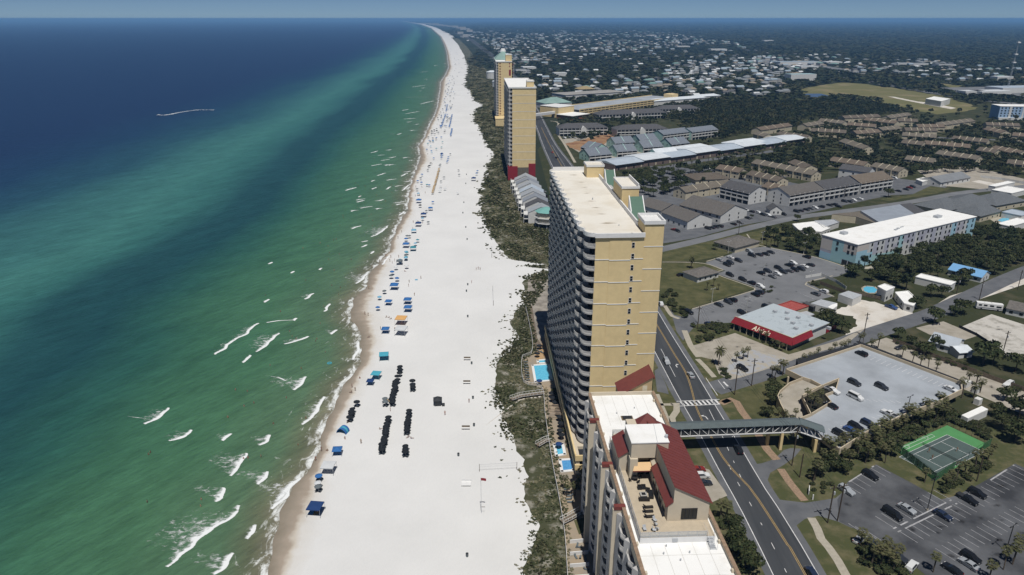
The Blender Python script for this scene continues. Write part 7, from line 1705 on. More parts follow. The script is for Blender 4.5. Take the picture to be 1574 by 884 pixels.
# power lines between the roadside poles
def wire(a, b, h, label):
    p, q = P(*a), P(*b); mb = MB(); n = 10
    for o_ in (-1.1, 0, 1.1):
        pts = [(p[0]+(q[0]-p[0])*k/n+o_*.9, p[1]+(q[1]-p[1])*k/n, h-1.6*4*(k/n)*(1-k/n)) for k in range(n+1)]
        for s, e in zip(pts, pts[1:]): mb.bar(s, e, .025)
    tag(mb.build('power_line', black_m), label, 'power line')
wire((1129,607), (1217,716), 11.2, 'power line from the crosswalk pole to the footbridge pole'); wire((1217,716), (1272,804), 11.6, 'power line from the footbridge pole to the leaning pair'); wire((1072,506), (1129,607), 10.6, 'power line from the hedge driveway to the crosswalk pole')
# yard fences
def fence(px, h, m, label, posts=True, name='fence'):
    q = dens(PP(px), 6); x0, y0 = q[0]; t = tag(empty(name, (x0, y0, 0)), label, 'fence'); q = [(x-x0, y-y0) for x, y in q]
    b = MB(); wall_line(b, q, .1, h, .06); b.build('panel', m, t)
    for p in q[:60]: b = MB(); b.box(p[0]-.08, p[0]+.08, p[1]-.08, p[1]+.08, 0, h+.15); b.build('post', m, t)
fence([(1372,526),(1440,552),(1519,582),(1574,602),(1640,630)], 1.8, wood, 'brown board fence between the paved yard and the houses')
fence([(1260,437),(1290,448),(1300,452),(1330,456),(1356,462)], 1.8, wood, 'dark board fence around the oval pool')
fence([(1507,273),(1540,277),(1580,284),(1620,288)], 2., white_wall, 'pale wall along the motel sand court')
fence([(1238,428),(1262,424),(1284,434),(1300,445)], 1.6, white_wall, 'pale fence right of the hotel lot')
fence([(1474,504),(1500,516),(1543,545)], 1.3, dark_gap, 'dark chain fence along the old concrete slabs')
# ================= BEACH LIFE, POOL TERRACE, FOAM =================
ub = {'black': (.016, .019, .023), 'blue': (.035, .13, .34), 'lightblue': (.16, .36, .50), 'navy': (.02, .05, .15), 'white': (.55, .57, .58), 'tan': (.38, .27, .14), 'cyan': (.07, .34, .44), 'orange': (.62, .36, .14), 'grey': (.12, .14, .15), 'teal': (.05, .22, .27)}
for k, c in ub.items(): mat('canvas_'+k, c, .85, .15)
def umb_proto():
    t = empty('beach_umbrella'); b = MB(); b.bar((0, 0, 0), (0, 0, 2.35), .035, None, 5); b.build('pole', steel, t)
    b = MB(); n = 10; r = 1.08
    for j in range(n):
        a, c = 2*pi*j/n, 2*pi*(j+1)/n; m_ = (a+c)/2
        b.poly([(0, 0, 2.35), (r*cos(a), r*sin(a), 1.82), (r*.96*cos(m_), r*.96*sin(m_), 1.80), (r*cos(c), r*sin(c), 1.82)]); b.poly([(r*cos(a), r*sin(a), 1.82), (r*cos(a), r*sin(a), 1.66), (r*.96*cos(m_), r*.96*sin(m_), 1.64), (r*.96*cos(m_), r*.96*sin(m_), 1.8)])
        b.poly([(r*.96*cos(m_), r*.96*sin(m_), 1.8), (r*.96*cos(m_), r*.96*sin(m_), 1.64), (r*cos(c), r*sin(c), 1.66), (r*cos(c), r*sin(c), 1.82)])
    b.build('canopy', M['canvas_black'], t); return t
UP = umb_proto()
def bchair_proto():
    t = empty('beach_chair'); b = MB(); b.box(-.3, .3, -.95, .3, .28, .34); b.build('seat', M['canvas_grey'], t)
    b = MB(); b.mesh([(-.3, .3, .3), (.3, .3, .3), (.3, .85, .85), (-.3, .85, .85), (-.3, .3, .36), (.3, .3, .36), (.3, .8, .9), (-.3, .8, .9)], [(3, 2, 1, 0), (4, 5, 6, 7), (0, 1, 5, 4), (1, 2, 6, 5), (2, 3, 7, 6), (3, 0, 4, 7)]); b.build('backrest', M['canvas_grey'], t)
    for x, y in ((-.27, -.85), (.27, -.85), (-.27, .2), (.27, .2)): b = MB(); b.box(x-.03, x+.03, y-.03, y+.03, 0, .28); b.build('leg', wood, t)
    return t
BC = bchair_proto()
def canopy_proto(flat_=False):
    t = empty('canopy_tent'); s = 1.5
    for x in (-s, s):
        for y in (-s, s): b = MB(); b.bar((x, y, 0), (x, y, 2.1), .035); b.build('leg', steel, t)
    b = MB(); z = 2.1; top = 2.25 if flat_ else 2.8
    b.mesh([(-s, -s, z), (s, -s, z), (s, s, z), (-s, s, z), (0, 0, top), (-s, -s, z-.22), (s, -s, z-.22), (s, s, z-.22), (-s, s, z-.22)], [(0, 1, 4), (1, 2, 4), (2, 3, 4), (3, 0, 4), (5, 6, 1, 0), (6, 7, 2, 1), (7, 8, 3, 2), (8, 5, 0, 3)]); b.build('canopy', M['canvas_blue'], t)
    return t
CT = canopy_proto(); CF = canopy_proto(True)
for p in (UP, BC, CT, CF): kids(p)
def cdup(p, x, y, rz, col, part='canopy', sc=1.):
    c = p.copy(); COL.objects.link(c); c.location = (x, y, 0); c.rotation_euler = (0, 0, rz); c.scale = (sc, sc, sc)
    for ch in kids(p):
        d = dup(ch, parent=c)
        if ch.name.split('.')[0] == part: setmat(d, M['canvas_'+col])
    return c
cname = {'lightblue': 'light blue', 'tan': 'tan straw'}
def umbs(where, px, col, group, off=(0, 0), s=1., sc=1., tilt=0., chairs=True):
    px = sorted([(off[1]+y/s, off[0]+x/s) for x, y in px])
    for i, (v, u) in enumerate(px):
        c_ = col if isinstance(col, str) else col[R.randrange(len(col))]
        x, y = P(u, v, 1.8); c = cdup(UP, x, y, R.uniform(0, 1), c_, sc=sc*R.uniform(.92, 1.08)); c.rotation_euler = (R.uniform(-.08, .08), R.uniform(-.08, .08), R.uniform(0, 1))
        tag(c, '%s umbrella %s, %s from far end' % (cname.get(c_, c_), where, nth(i)), 'umbrella', group)
        if chairs:
            for q in (-.55, .55):
                if v > 540: c = dup(BC, (x+q, y-.1, 0), pi-.25+R.uniform(-.1, .1)); tag(c, '%s chair under the %s umbrella %s' % ('left' if q < 0 else 'right', nth(i), where), 'beach chair', 'beach chairs under the umbrellas')
o2, s2_ = (520, 540), 4.91
umbs('in the far left rental row', [(467,115),(463,135),(460,158),(443,188),(445,210),(428,224),(427,241),(428,258),(432,273),(418,289),(417,303),(411,325),(408,345),(405,360),(411,378)], 'black', 'black umbrellas of the far left row', o2, s2_)
umbs('in the far right rental row', [(558,222),(560,250),(561,268)], 'black', 'black umbrellas of the far right row', o2, s2_)
umbs('in the near left rental row', [(378,497),(374,515),(365,541),(360,560),(359,579),(355,598),(352,618),(347,645),(344,661),(342,677),(333,700),(328,719),(330,735)], 'black', 'black umbrellas of the near left row', o2, s2_)
umbs('in the near right rental row', [(533,445),(533,464),(528,495),(525,515),(522,533),(520,551),(518,572),(516,592)], 'black', 'black umbrellas of the near right row', o2, s2_)
umbs('in the nearest group of three', [(508,710),(509,735),(508,756)], 'black', 'black umbrellas of the nearest group', o2, s2_)
umbs('in the row at the wet sand', [(138,382),(107,430),(101,450),(97,467),(85,495)], 'black', 'black umbrellas at the wet sand', o2, s2_)
umbs('beside the far left rental row', [(355,380),(352,353)], 'grey', 'grey umbrellas by the rental row', o2, s2_)
umbs('by the water below the white canopy', [(490,731)], 'blue', None); umbs('at the end of the shoreline group', [(489,741)], 'white', None); umbs('lowest of the small shoreline group', [(489,747)], 'grey', None)
umbs('among canopies beyond the rental rows', [(490,28),(488,45),(485,64),(427,120),(490,112),(403,148),(397,172),(358,262),(327,298),(316,362),(432,188)], ['lightblue', 'blue', 'grey', 'white'], 'mixed umbrellas by the shoreline', (500,380), 3.93, 1.05, chairs=False)
umbs('along the middle stretch of the shoreline', [(468,510),(555,487),(510,547),(485,598),(523,622),(378,718),(395,716),(370,738),(450,745),(435,768),(377,830),(372,860),(330,880),(372,848),(545,140),(578,125),(530,240),(480,300),(470,325),(452,345),(475,355),(515,370),(530,372),(447,400),(455,430),(520,90),(555,75),(575,60),(620,80),(612,115),(540,108),(512,130),(548,150),(560,190),(540,225),(525,245),(520,270),(605,232),(600,240)], ['blue', 'lightblue', 'grey', 'black', 'teal'], 'mixed umbrellas along the middle shoreline', (540,200), 4.42, chairs=False)
umbs('in the tan line', [(597-2.2*k, 262+8.0*k) for k in range(21)], 'tan', 'tan straw umbrellas in a line', (540,200), 4.42, 1.0, chairs=False)
umbs('in the pale cluster inland of the tan line', [(600,410),(604,395),(606,378),(635,395),(630,320),(610,345),(728,270),(733,300),(725,422),(672,160)], ['grey', 'white'], 'pale umbrellas inland of the tan line', (540,200), 4.42, chairs=False)
umbs('in the blue cluster right of the tan line', [(615,155),(612,165),(617,175),(610,185),(660,182),(657,192),(655,205),(650,215),(858,275),(851,294)], 'blue', 'blue umbrellas beyond the tan line', (540,200), 4.42, chairs=False)
for nm, a, b, n, c_ in (('top left', (621,430), (606,500), 8, 'blue'), ('long left', (602,535), (550,675), 15, 'blue'), ('long right', (671,540), (641,670), 14, 'blue'), ('lowest', (669,695), (656,765), 8, 'blue'), ('short grey', (666,450), (655,475), 3, 'grey')):
    umbs('in the %s line of the far rental field' % nm, [(a[0]+(b[0]-a[0])*k/(n-1), a[1]+(b[1]-a[1])*k/(n-1)) for k in range(n)], c_, 'umbrellas of the %s far line' % nm, (600,100), 7.07, 1.1, chairs=False)
far = []
for k in range(120):
    v = 70+150*R.random()**.8; y = P(0, v)[1]; x = xd(y)+R.uniform(2, 20)*(1 if v > 120 else 1.5); u_, v_ = PX(x, y, 1.8)
    far.append((u_, v_))
umbs('scattered along the far shoreline', far, ['grey', 'black', 'blue', 'grey'], 'umbrellas scattered along the far shoreline', sc=1.1, chairs=False)
# tents
tents = [((590,545),CF,'cyan',1.2,'cyan canopy left of the far rental row'),((578,573.6),CF,'cyan',1.1,'small cyan sunshade above the navy tent'),((569,583),CT,'navy',.85,'navy pop-up tent at the wet sand'),((518,689),CT,'blue',.95,'blue canopy tent between the arched shelter and the white one'),((504.5,716),CF,'white',1.25,'white canopy tent near the water'),((484.5,779),CF,'navy',1.25,'large navy sunshade nearest the bottom'),
 ((614,400.8),CT,'grey',1.1,'dark canopy beside the light blue umbrellas'),((606,438.5),CT,'blue',1.3,'large blue canopy with chairs below it'),((597,462),CT,'blue',1.,'blue canopy left of the pair'),((626.5,460),CT,'blue',1.15,'upper blue canopy of the pair'),((627,472),CT,'blue',1.15,'lower blue canopy of the pair with pale edge'),((616.5,491),CF,'orange',1.5,'orange canopy tent with dark shade'),((592.4,504.5),CT,'blue',1.05,'blue canopy below and left of the orange one'),((616.5,507),CF,'white',1.5,'white canopy just below the orange one'),
 ((643.6,307.5),CT,'blue',1.2,'blue canopy at the bend of the shoreline'),((661.7,319),CT,'blue',1.,'blue canopy inland of the bend'),((651,329),CT,'navy',1.2,'navy canopy on the shoreline curve'),((643,343),CT,'navy',1.2,'second navy canopy on the shoreline curve'),((636,353),CT,'lightblue',1.,'light blue canopy above the blue pair'),((624,375),CT,'blue',1.2,'blue canopy left of the teal shade'),((635,380),CT,'teal',1.1,'teal sunshade by the blue canopy'),((728,274),CT,'navy',1.2,'navy canopy alone far inland on the sand'),((679,236),CT,'navy',1.,'navy canopy above the tan line')]
for (u, v), p, col, sc, lb in tents:
    x, y = P(u, v, 2.2); tag(cdup(p, x, y, R.uniform(-.15, .15), col, sc=sc), lb, 'canopy tent')
# arched shelter
x, y = P(527, 660, 1); t = tag(empty('beach_shelter', (x, y, 0), -.3), 'arched blue and teal beach shelter by the wet sand', 'shelter'); b = MB(); n = 8
for k, (y0, y1, m) in enumerate(((-1.3, -.3, M['canvas_blue']), (-.3, .5, M['canvas_cyan']), (.5, 1.3, M['canvas_blue']))):
    b = MB()
    for j in range(n):
        a, c = pi*j/n, pi*(j+1)/n; A = lambda q, r: (r*1.7*cos(q), r*1.9*sin(q)); p1, p2 = A(a, 1), A(c, 1); p3, p4 = A(a, .97), A(c, .97)
        b.mesh([(p1[0], y0, p1[1]), (p2[0], y0, p2[1]), (p2[0], y1, p2[1]), (p1[0], y1, p1[1]), (p3[0], y0, p3[1]), (p4[0], y0, p4[1]), (p4[0], y1, p4[1]), (p3[0], y1, p3[1])], [(3, 2, 1, 0), (4, 5, 6, 7), (0, 1, 5, 4), (2, 3, 7, 6)])
    b.build('shade_panel', m, t)
# towels, booth, bins, racks, nets, flag
for u, v, col, lb in ((486,788,'orange','orange towel under the large navy sunshade'),(479,787,'lightblue','light blue towel beside the orange one'),(640,430,'lightblue','light blue towel right of the shoreline canopies'),(597,616,'tan','tan towel at the head of the near left row')):
    x, y = P(u, v); b = MB(); b.box(-.7, .7, -1., 1., .012, .04); o = b.build('beach_towel', M['canvas_'+col]); o.location = (x, y, 0); o.rotation_euler = (0, 0, R.uniform(-.6, .6)); tag(o, lb, 'towel')
x, y = P(673, 622); t = tag(empty('rental_booth', (x, y, 0), .1), 'dark beach rental booth with pitched roof standing alone on the sand', 'booth')
bk = mat('dark_booth_paint', (.035, .038, .042), .8); b = MB(); b.box(-1.2, 1.2, -1.1, 1.1, 0, 2.1, bk); b.build('wall', None, t); b = MB(); b.mesh([(-1.5, -1.5, 2.1), (1.5, -1.5, 2.1), (1.5, 1.5, 2.1), (-1.5, 1.5, 2.1), (0, -.4, 3.1), (0, .4, 3.1)], [(0, 1, 4), (1, 2, 5, 4), (2, 3, 5), (3, 0, 4, 5), (3, 2, 1, 0)], bk); b.build('roof', None, t); b = MB(); b.box(-.8, .8, -1.14, -1.1, 1., 1.8); b.build('hatch', dark_glass, t)
b = MB(); b.box(1.4, 2.4, -1.4, -.4, 0, .8, bk); b.build('box', None, t)
bins = sorted([(611,727),(653,728.6),(698.7,704.6),(853,718),(437,719),(447,717),(486,719),(558,725),(311,713),(327,711.5),(349,716),(367.5,718),(282,716),(268,717)])
for i, (v, u) in enumerate(bins):
    x, y = P(u, v, .5); t = tag(empty('trash_can', (x, y, 0)), 'dark beach trash can in the inland line, %s from the far end' % nth(i), 'trash can', 'trash cans on the sand'); b = MB(); b.cone((0, 0), .03, .3, .95, .36, None, 10); b.build('body', M['canvas_grey'], t); b = MB(); b.cone((0, 0), .95, .38, 1.05, .3, None, 10); b.build('rim', bk, t)
for u, v, lb in ((716,660,'low wooden rack with white top by the near trash can'),(718,553.5,'low brown and white rack beside the middle trash can'),(717.5,590,'low brown and white rack between the two trash can lines')):
    x, y = P(u, v); t = tag(empty('beach_rack', (x, y, 0)), lb, 'rack'); b = MB(); b.box(-1.3, 1.3, -.4, .4, .5, .58, white_paint); b.build('top', None, t); b = MB(); b.box(-1.3, 1.3, .42, .5, .3, 1.2, wood); b.build('panel', None, t)
    for q in (-1.2, 1.2): b = MB(); b.box(q-.05, q+.05, -.35, .5, 0, .5, wood); b.build('leg', None, t)
x, y = P(717, 744); t = tag(empty('beach_platform', (x, y, 0), 0), 'white low platform on the sand near the flag pole', 'platform'); b = MB(); b.box(-1.4, 1.4, -1.3, .9, .35, .45, white_paint); b.build('top', None, t)
for q in (-1.2, 1.2):
    for r_ in (-1.1, .7): b = MB(); b.box(q-.08, q+.08, r_-.08, r_+.08, 0, .35, white_paint); b.build('leg', None, t)
b = MB(); b.box(-1.4, 1.4, .8, .88, .46, 1., white_paint); b.build('backrest', None, t)
for (a, c, lb) in (((737,725),(794.5,722),'volleyball net stretched between two dark posts by the dunes'),((758.5,470),(757.5,447),'volleyball net seen end-on farther up the sand'),((756,396),(756,385),'far volleyball net seen end-on near the dunes')):
    p, q = P(*a), P(*c); t = tag(empty('volleyball_net', (p[0], p[1], 0)), lb, 'volleyball net'); d = (q[0]-p[0], q[1]-p[1])
    for e in ((0, 0), d): b = MB(); b.bar((*e, 0), (*e, 2.6), .07, None, 6); b.build('post', wood, t)
    b = MB(); b.bar((0, 0, 2.45), (*d, 2.45), .03); b.bar((0, 0, 1.6), (*d, 1.6), .02)
    for k in range(1, 30): x_, y_ = d[0]*k/30, d[1]*k/30; b.bar((x_, y_, 1.6), (x_, y_, 2.45), .008)
    b.build('net', steel, t)
x, y = P(740, 789); t = tag(empty('flag_pole', (x, y, 0)), 'thin flag pole with small red flag near the dunes', 'flag pole'); b = MB(); b.bar((0, 0, 0), (0, 0, 11.4), .05, None, 6); b.build('pole', steel, t); b = MB(); b.mesh([(.05, 0, 11.3), (.7, .1, 11.2), (1.4, 0, 11.1), (1.4, 0, 10.3), (.7, .1, 10.4), (.05, 0, 10.5), (.05, .02, 11.3), (.7, .12, 11.2), (1.4, .02, 11.1), (1.4, .02, 10.3), (.7, .12, 10.4), (.05, .02, 10.5)], [(0, 5, 4, 1), (1, 4, 3, 2), (6, 7, 10, 11), (7, 8, 9, 10)]); b.build('flag', red_paint, t); b = MB(); b.box(.0, 1., -.03, .03, 2., 2.15); b.build('bracket', wood, t)
# ---- people ----
skin = mat('skin', (.28, .17, .12), .7, .3, rnd=.3); hair = mat('dark_hair', (.03, .02, .015), .8, .2)
for k, c in {'red': (.35, .03, .03), 'blue': (.03, .08, .3), 'black': (.015, .015, .018), 'white': (.6, .6, .6), 'green': (.04, .2, .1)}.items(): mat('swimwear_'+k, c, .8, .2)
def skinned(name, verts, edges, rad, m, parent, sub=1):
    me = bpy.data.meshes.new(name); me.from_pydata(verts, edges, []); o = bpy.data.objects.new(name, me); COL.objects.link(o)
    md = o.modifiers.new('s', 'SKIN'); 
    if not me.skin_vertices: me.skin_vertices.new()
    for i, r in enumerate(rad): me.skin_vertices[0].data[i].radius = (r, r) if not isinstance(r, tuple) else r
    me.skin_vertices[0].data[0].use_root = True
    ms = o.modifiers.new('d', 'SUBSURF'); ms.levels = sub; ms.render_levels = sub
    dg = bpy.context.evaluated_depsgraph_get(); dg.update(); ev = o.evaluated_get(dg); nm = bpy.data.meshes.new_from_object(ev)
    nm.materials.clear(); nm.materials.append(m); nm.polygons.foreach_set('use_smooth', [True]*len(nm.polygons)); bpy.data.objects.remove(o)
    q = bpy.data.objects.new(name, nm); COL.objects.link(q); q.parent = parent; return q
def person_proto(pose):
    t = empty('person'); H_ = 1.74
    if pose == 'stand':
        J = dict(pel=(0, 0, .93), ch=(0, 0, 1.22), nk=(0, .0, 1.46), hd=(0, -.02, 1.62), sl=(-.19, 0, 1.40), el=(-.25, .02, 1.13), wl=(-.26, -.08, .88), sr=(.19, 0, 1.40), er=(.26, .0, 1.13), wr=(.24, -.12, .90), hl=(-.10, 0, .88), kl=(-.11, -.02, .48), al=(-.12, .03, .08), fl=(-.12, -.14, .03), hr=(.10, 0, .88), kr=(.12, -.04, .48), ar=(.13, .06, .08), fr=(.14, -.10, .03))
    elif pose == 'walk':
        J = dict(pel=(0, 0, .92), ch=(0, -.03, 1.21), nk=(0, -.04, 1.45), hd=(0, -.07, 1.61), sl=(-.19, -.03, 1.39), el=(-.25, .12, 1.15), wl=(-.25, .10, .92), sr=(.19, -.03, 1.39), er=(.25, -.14, 1.14), wr=(.24, -.26, .98), hl=(-.10, 0, .88), kl=(-.11, -.22, .50), al=(-.11, -.26, .09), fl=(-.11, -.42, .05), hr=(.10, 0, .88), kr=(.11, .10, .47), ar=(.11, .34, .12), fr=(.11, .22, .04))
    else:      # sitting on the sand
        J = dict(pel=(0, 0, .14), ch=(0, .08, .42), nk=(0, .1, .66), hd=(0, .06, .82), sl=(-.19, .1, .6), el=(-.26, .22, .36), wl=(-.28, .32, .12), sr=(.19, .1, .6), er=(.26, .22, .36), wr=(.28, .32, .12), hl=(-.10, -.04, .13), kl=(-.14, -.42, .38), al=(-.14, -.72, .1), fl=(-.14, -.86, .04), hr=(.10, -.04, .13), kr=(.15, -.46, .16), ar=(.16, -.86, .08), fr=(.17, -.98, .1))
    N_ = list(J); rr = dict(pel=.135, ch=.135, nk=.06, hd=.105, sl=.06, el=.042, wl=.032, sr=.06, er=.042, wr=.032, hl=.095, kl=.062, al=.04, fl=.035, hr=.095, kr=.062, ar=.04, fr=.035)
    E_ = [('pel', 'ch'), ('ch', 'nk'), ('nk', 'hd'), ('nk', 'sl'), ('sl', 'el'), ('el', 'wl'), ('nk', 'sr'), ('sr', 'er'), ('er', 'wr'), ('pel', 'hl'), ('hl', 'kl'), ('kl', 'al'), ('al', 'fl'), ('pel', 'hr'), ('hr', 'kr'), ('kr', 'ar'), ('ar', 'fr')]
    skinned('body', [J[k] for k in N_], [(N_.index(a), N_.index(b)) for a, b in E_], [rr[k] for k in N_], skin, t)
    mid = lambda a, b, f: tuple(J[a][i]*(1-f)+J[b][i]*f for i in range(3))
    vs = [J['pel'], mid('pel', 'ch', .3), J['hl'], mid('hl', 'kl', .45), J['hr'], mid('hr', 'kr', .45)]
    skinned('shorts', vs, [(0, 1), (0, 2), (2, 3), (0, 4), (4, 5)], [.15, .14, .11, .095, .11, .095], M['swimwear_blue'], t)
    hd = J['hd']; skinned('hair', [(hd[0], hd[1]+.03, hd[2]+.03), (hd[0], hd[1]+.04, hd[2]+.09)], [(0, 1)], [.108, .09], hair, t)
    return t
PS = {k: person_proto(k) for k in ('stand', 'walk', 'sit')}
for p in PS.values(): kids(p)
def person(u, v, pose, label, z=0., col=None, group=None, world_=None):
    x, y = world_ or P(u, v, .5); p = PS[pose]; c = p.copy(); COL.objects.link(c); c.location = (x, y, z); c.rotation_euler = (0, 0, R.uniform(0, 6.28)); s_ = R.uniform(.92, 1.05); c.scale = (s_, s_, s_); col = col or R.choice(['red', 'blue', 'black', 'white', 'green'])
    for ch in kids(p):
        d = dup(ch, parent=c)
        if ch.name.split('.')[0] == 'shorts': setmat(d, M['swimwear_'+col])
    tag(c, label % col if '%s' in label else label, 'person', group)
sand_p = [(555,680,'stand','person in %s walking alone between the wet sand and the near rows'),(684,636,'stand','person in %s standing just below the dark rental booth'),(721,617,'stand','person in %s standing near the trash can right of the booth'),(485,706,'stand','person in %s at the water edge above the white canopy'),(494,691,'walk','person in %s wading ashore beside the blue canopy'),(541,594,'walk','person in %s walking on the wet sand below the navy tent'),(546,599,'stand','person in %s standing beside the walker on the wet sand'),(540,602,'sit','person in %s sitting on the wet sand below the navy tent'),(553,580,'sit','person in %s sitting at the swash left of the navy tent'),
 (732,414,'stand','person in %s, left of the three standing mid-beach'),(735,413,'stand','person in %s, middle of the three standing mid-beach'),(738,414,'stand','person in %s, right of the three standing mid-beach'),(725,434,'stand','person in %s alone inland by the paired trash cans'),(567,443,'stand','person in %s on the wet sand left of the big blue canopy'),(561,482,'walk','person in %s walking on the wet sand, left of a pair'),(566,484,'walk','person in %s walking on the wet sand, right of a pair'),(567,517,'sit','person in %s crouching on the wet sand below the pair'),(585,505,'stand','person in %s left of the blue canopy under the orange one'),(607,507,'stand','person in %s left of the white canopy'),(629,433,'stand','person in %s beside the small towel, upper one'),(628,439,'stand','person in %s beside the small towel, lower one'),(647,427,'walk','person in %s right of the small towel'),(637,453,'stand','person in %s above the pair of blue canopies'),(603,404,'stand','person in %s left of the dark canopy'),(572,410,'walk','person in %s walking in the swash by the dark canopy'),(622,416,'sit','person in %s sitting below the dark umbrella pair'),(600,630,'stand','person in %s at the head of the near left row'),(594,486,'sit','person in %s sitting left of the orange canopy, first of three'),(598,487,'sit','person in %s sitting left of the orange canopy, second of three'),(601,489,'sit','person in %s sitting left of the orange canopy, third of three'),(536,647,'sit','person in %s sitting above the arched shelter'),(632,672,'sit','person in %s between the near right row and the nearest three'),(628,670,'sit','person in %s reclining above the nearest three umbrellas'),(584,658,'sit','person in %s left of the near left row'),(530,672,'sit','person in %s sitting below the arched shelter'),(503,691,'sit','person in %s sitting left of the blue canopy'),(487,785,'sit','person in %s sitting under the large navy sunshade')]
for u, v, po, lb in sand_p: person(u, v, po, lb)
for u, v, lb in ((1433,704,'tennis player in %s near the middle of the left half of the court'),(1428,694,'tennis player in %s beyond the service line at the left of the court'),(1471,692,'tennis player in %s close to the right end of the net'),(1411,713,'tennis player in %s at the near baseline of the court')): person(u, v, 'walk', lb, .09)
swim = [(458,682),(381,702),(374,703),(470,641),(375,623),(362,598),(401,700),(309,766),(308,776),(231,694),(228,697),(408,453),(510,438),(523,441),(549,413),(485,523),(487,520),(431,478),(492,496),(445,508),(449,516),(390,618),(226,770),(520,452),(497,470),(470,430),(535,405),(540,398),(552,388),(505,398),(463,565),(440,610),(350,640),(420,650),(455,520),(500,540),(380,600),(415,560)]
for i, (u, v) in enumerate(sorted(swim)): person(u, v, 'stand', 'bather in %s'+' waist-deep in the green water, %s from the left' % nth(i), -.85, None, 'bathers in the near water')
x, y = P(506.5, 558.5); t = tag(empty('swim_ring', (x, y, -.02)), 'pale turquoise float with bather off the cyan canopy', 'float'); b = MB()
for j in range(14): a, c = 2*pi*j/14, 2*pi*(j+1)/14; b.bar((.75*cos(a), .75*sin(a), .08), (.75*cos(c), .75*sin(c), .08), .2, None, 6)
b.build('ring', M['canvas_cyan'], t)
fs = []
for k in range(110):
    v = R.uniform(110, 420); y = P(0, v)[1]; 
    if R.random() < .55: fs.append((xf(y)-R.uniform(4, 55), y, -.85, 'stand'))
    else: fs.append((xf(y)+R.uniform(-2, 16), y, 0, R.choice(['stand', 'walk'])))
fs.sort(key=lambda q: PX(q[0], q[1])[1]); n1 = n2 = 0
for x, y, z, po in fs:
    if z < 0: person(0, 0, po, 'small distant bather in the surf, %s from the far end' % nth(n1), z, None, 'distant bathers in the surf', (x, y)); n1 += 1
    else: person(0, 0, po, 'small distant person at the water line, %s from the far end' % nth(n2), z, None, 'distant people at the water line', (x, y)); n2 += 1
for p in list(PS.values()): purge(p)
# ---- breaking waves: flakes of foam ----
G2 = np.random.RandomState(17); FV = []
def flakes(x, y, sx, sy, a):
    c, s = cos(a), sin(a); z = -.035+G2.uniform(0, .02); pts = []
    for t in (0, 1.1, 2.2, 3.3, 4.6, 5.5): r = G2.uniform(.6, 1.1); px_, py_ = cos(t)*sx*r, sin(t)*sy*r; pts.append((x+px_*c-py_*s, y+px_*s+py_*c, z))
    FV.extend(pts)
SV, SF, SA = [], [], []
def breaker(px, trail, dens_=1., lace=.5):
    q = dens(PP(px), .8); n = len(q); m = 12; i0 = len(SV); tr = max(trail*1.15, 1.8)
    ws = [0, .12, .4, .8, 1.3]+[1.4+(tr-1.4)*((k+1)/(m-5))**1.3 for k in range(m-5)] if tr > 1.5 else [tr*k/(m-1) for k in range(m)]
    wob = G2.uniform(0, 99)
    for i, (x, y) in enumerate(q):
        t = i/max(1, n-1); env = sin(pi*(.04+.92*t))**.45; w0 = mnoise.noise((wob, i*.22, 0))*1.0
        for k, d in enumerate(ws):
            f = (.1, .55, .95, .9, .68)[k] if k < 5 and tr > 1.5 else (.56-.20*((d-1.4)/(tr-1.4+.01))-.5*max(0, (d-1.4)/(tr-1.4+.01)-.7)*3 if tr > 1.5 else 1-abs(2*k/(m-1)-1))
            core = 1
            SV.append((x+w0-d, y+d*.30+w0*.3, -.03+.002*(i % 3))); SA.append(max(0, f-(1-env)*(.5 if k > 4 else .35)))
    for i in range(n-1):
        for k in range(m-1): a_ = i0+i*m+k; SF.append((a_, a_+m, a_+m+1, a_+1))
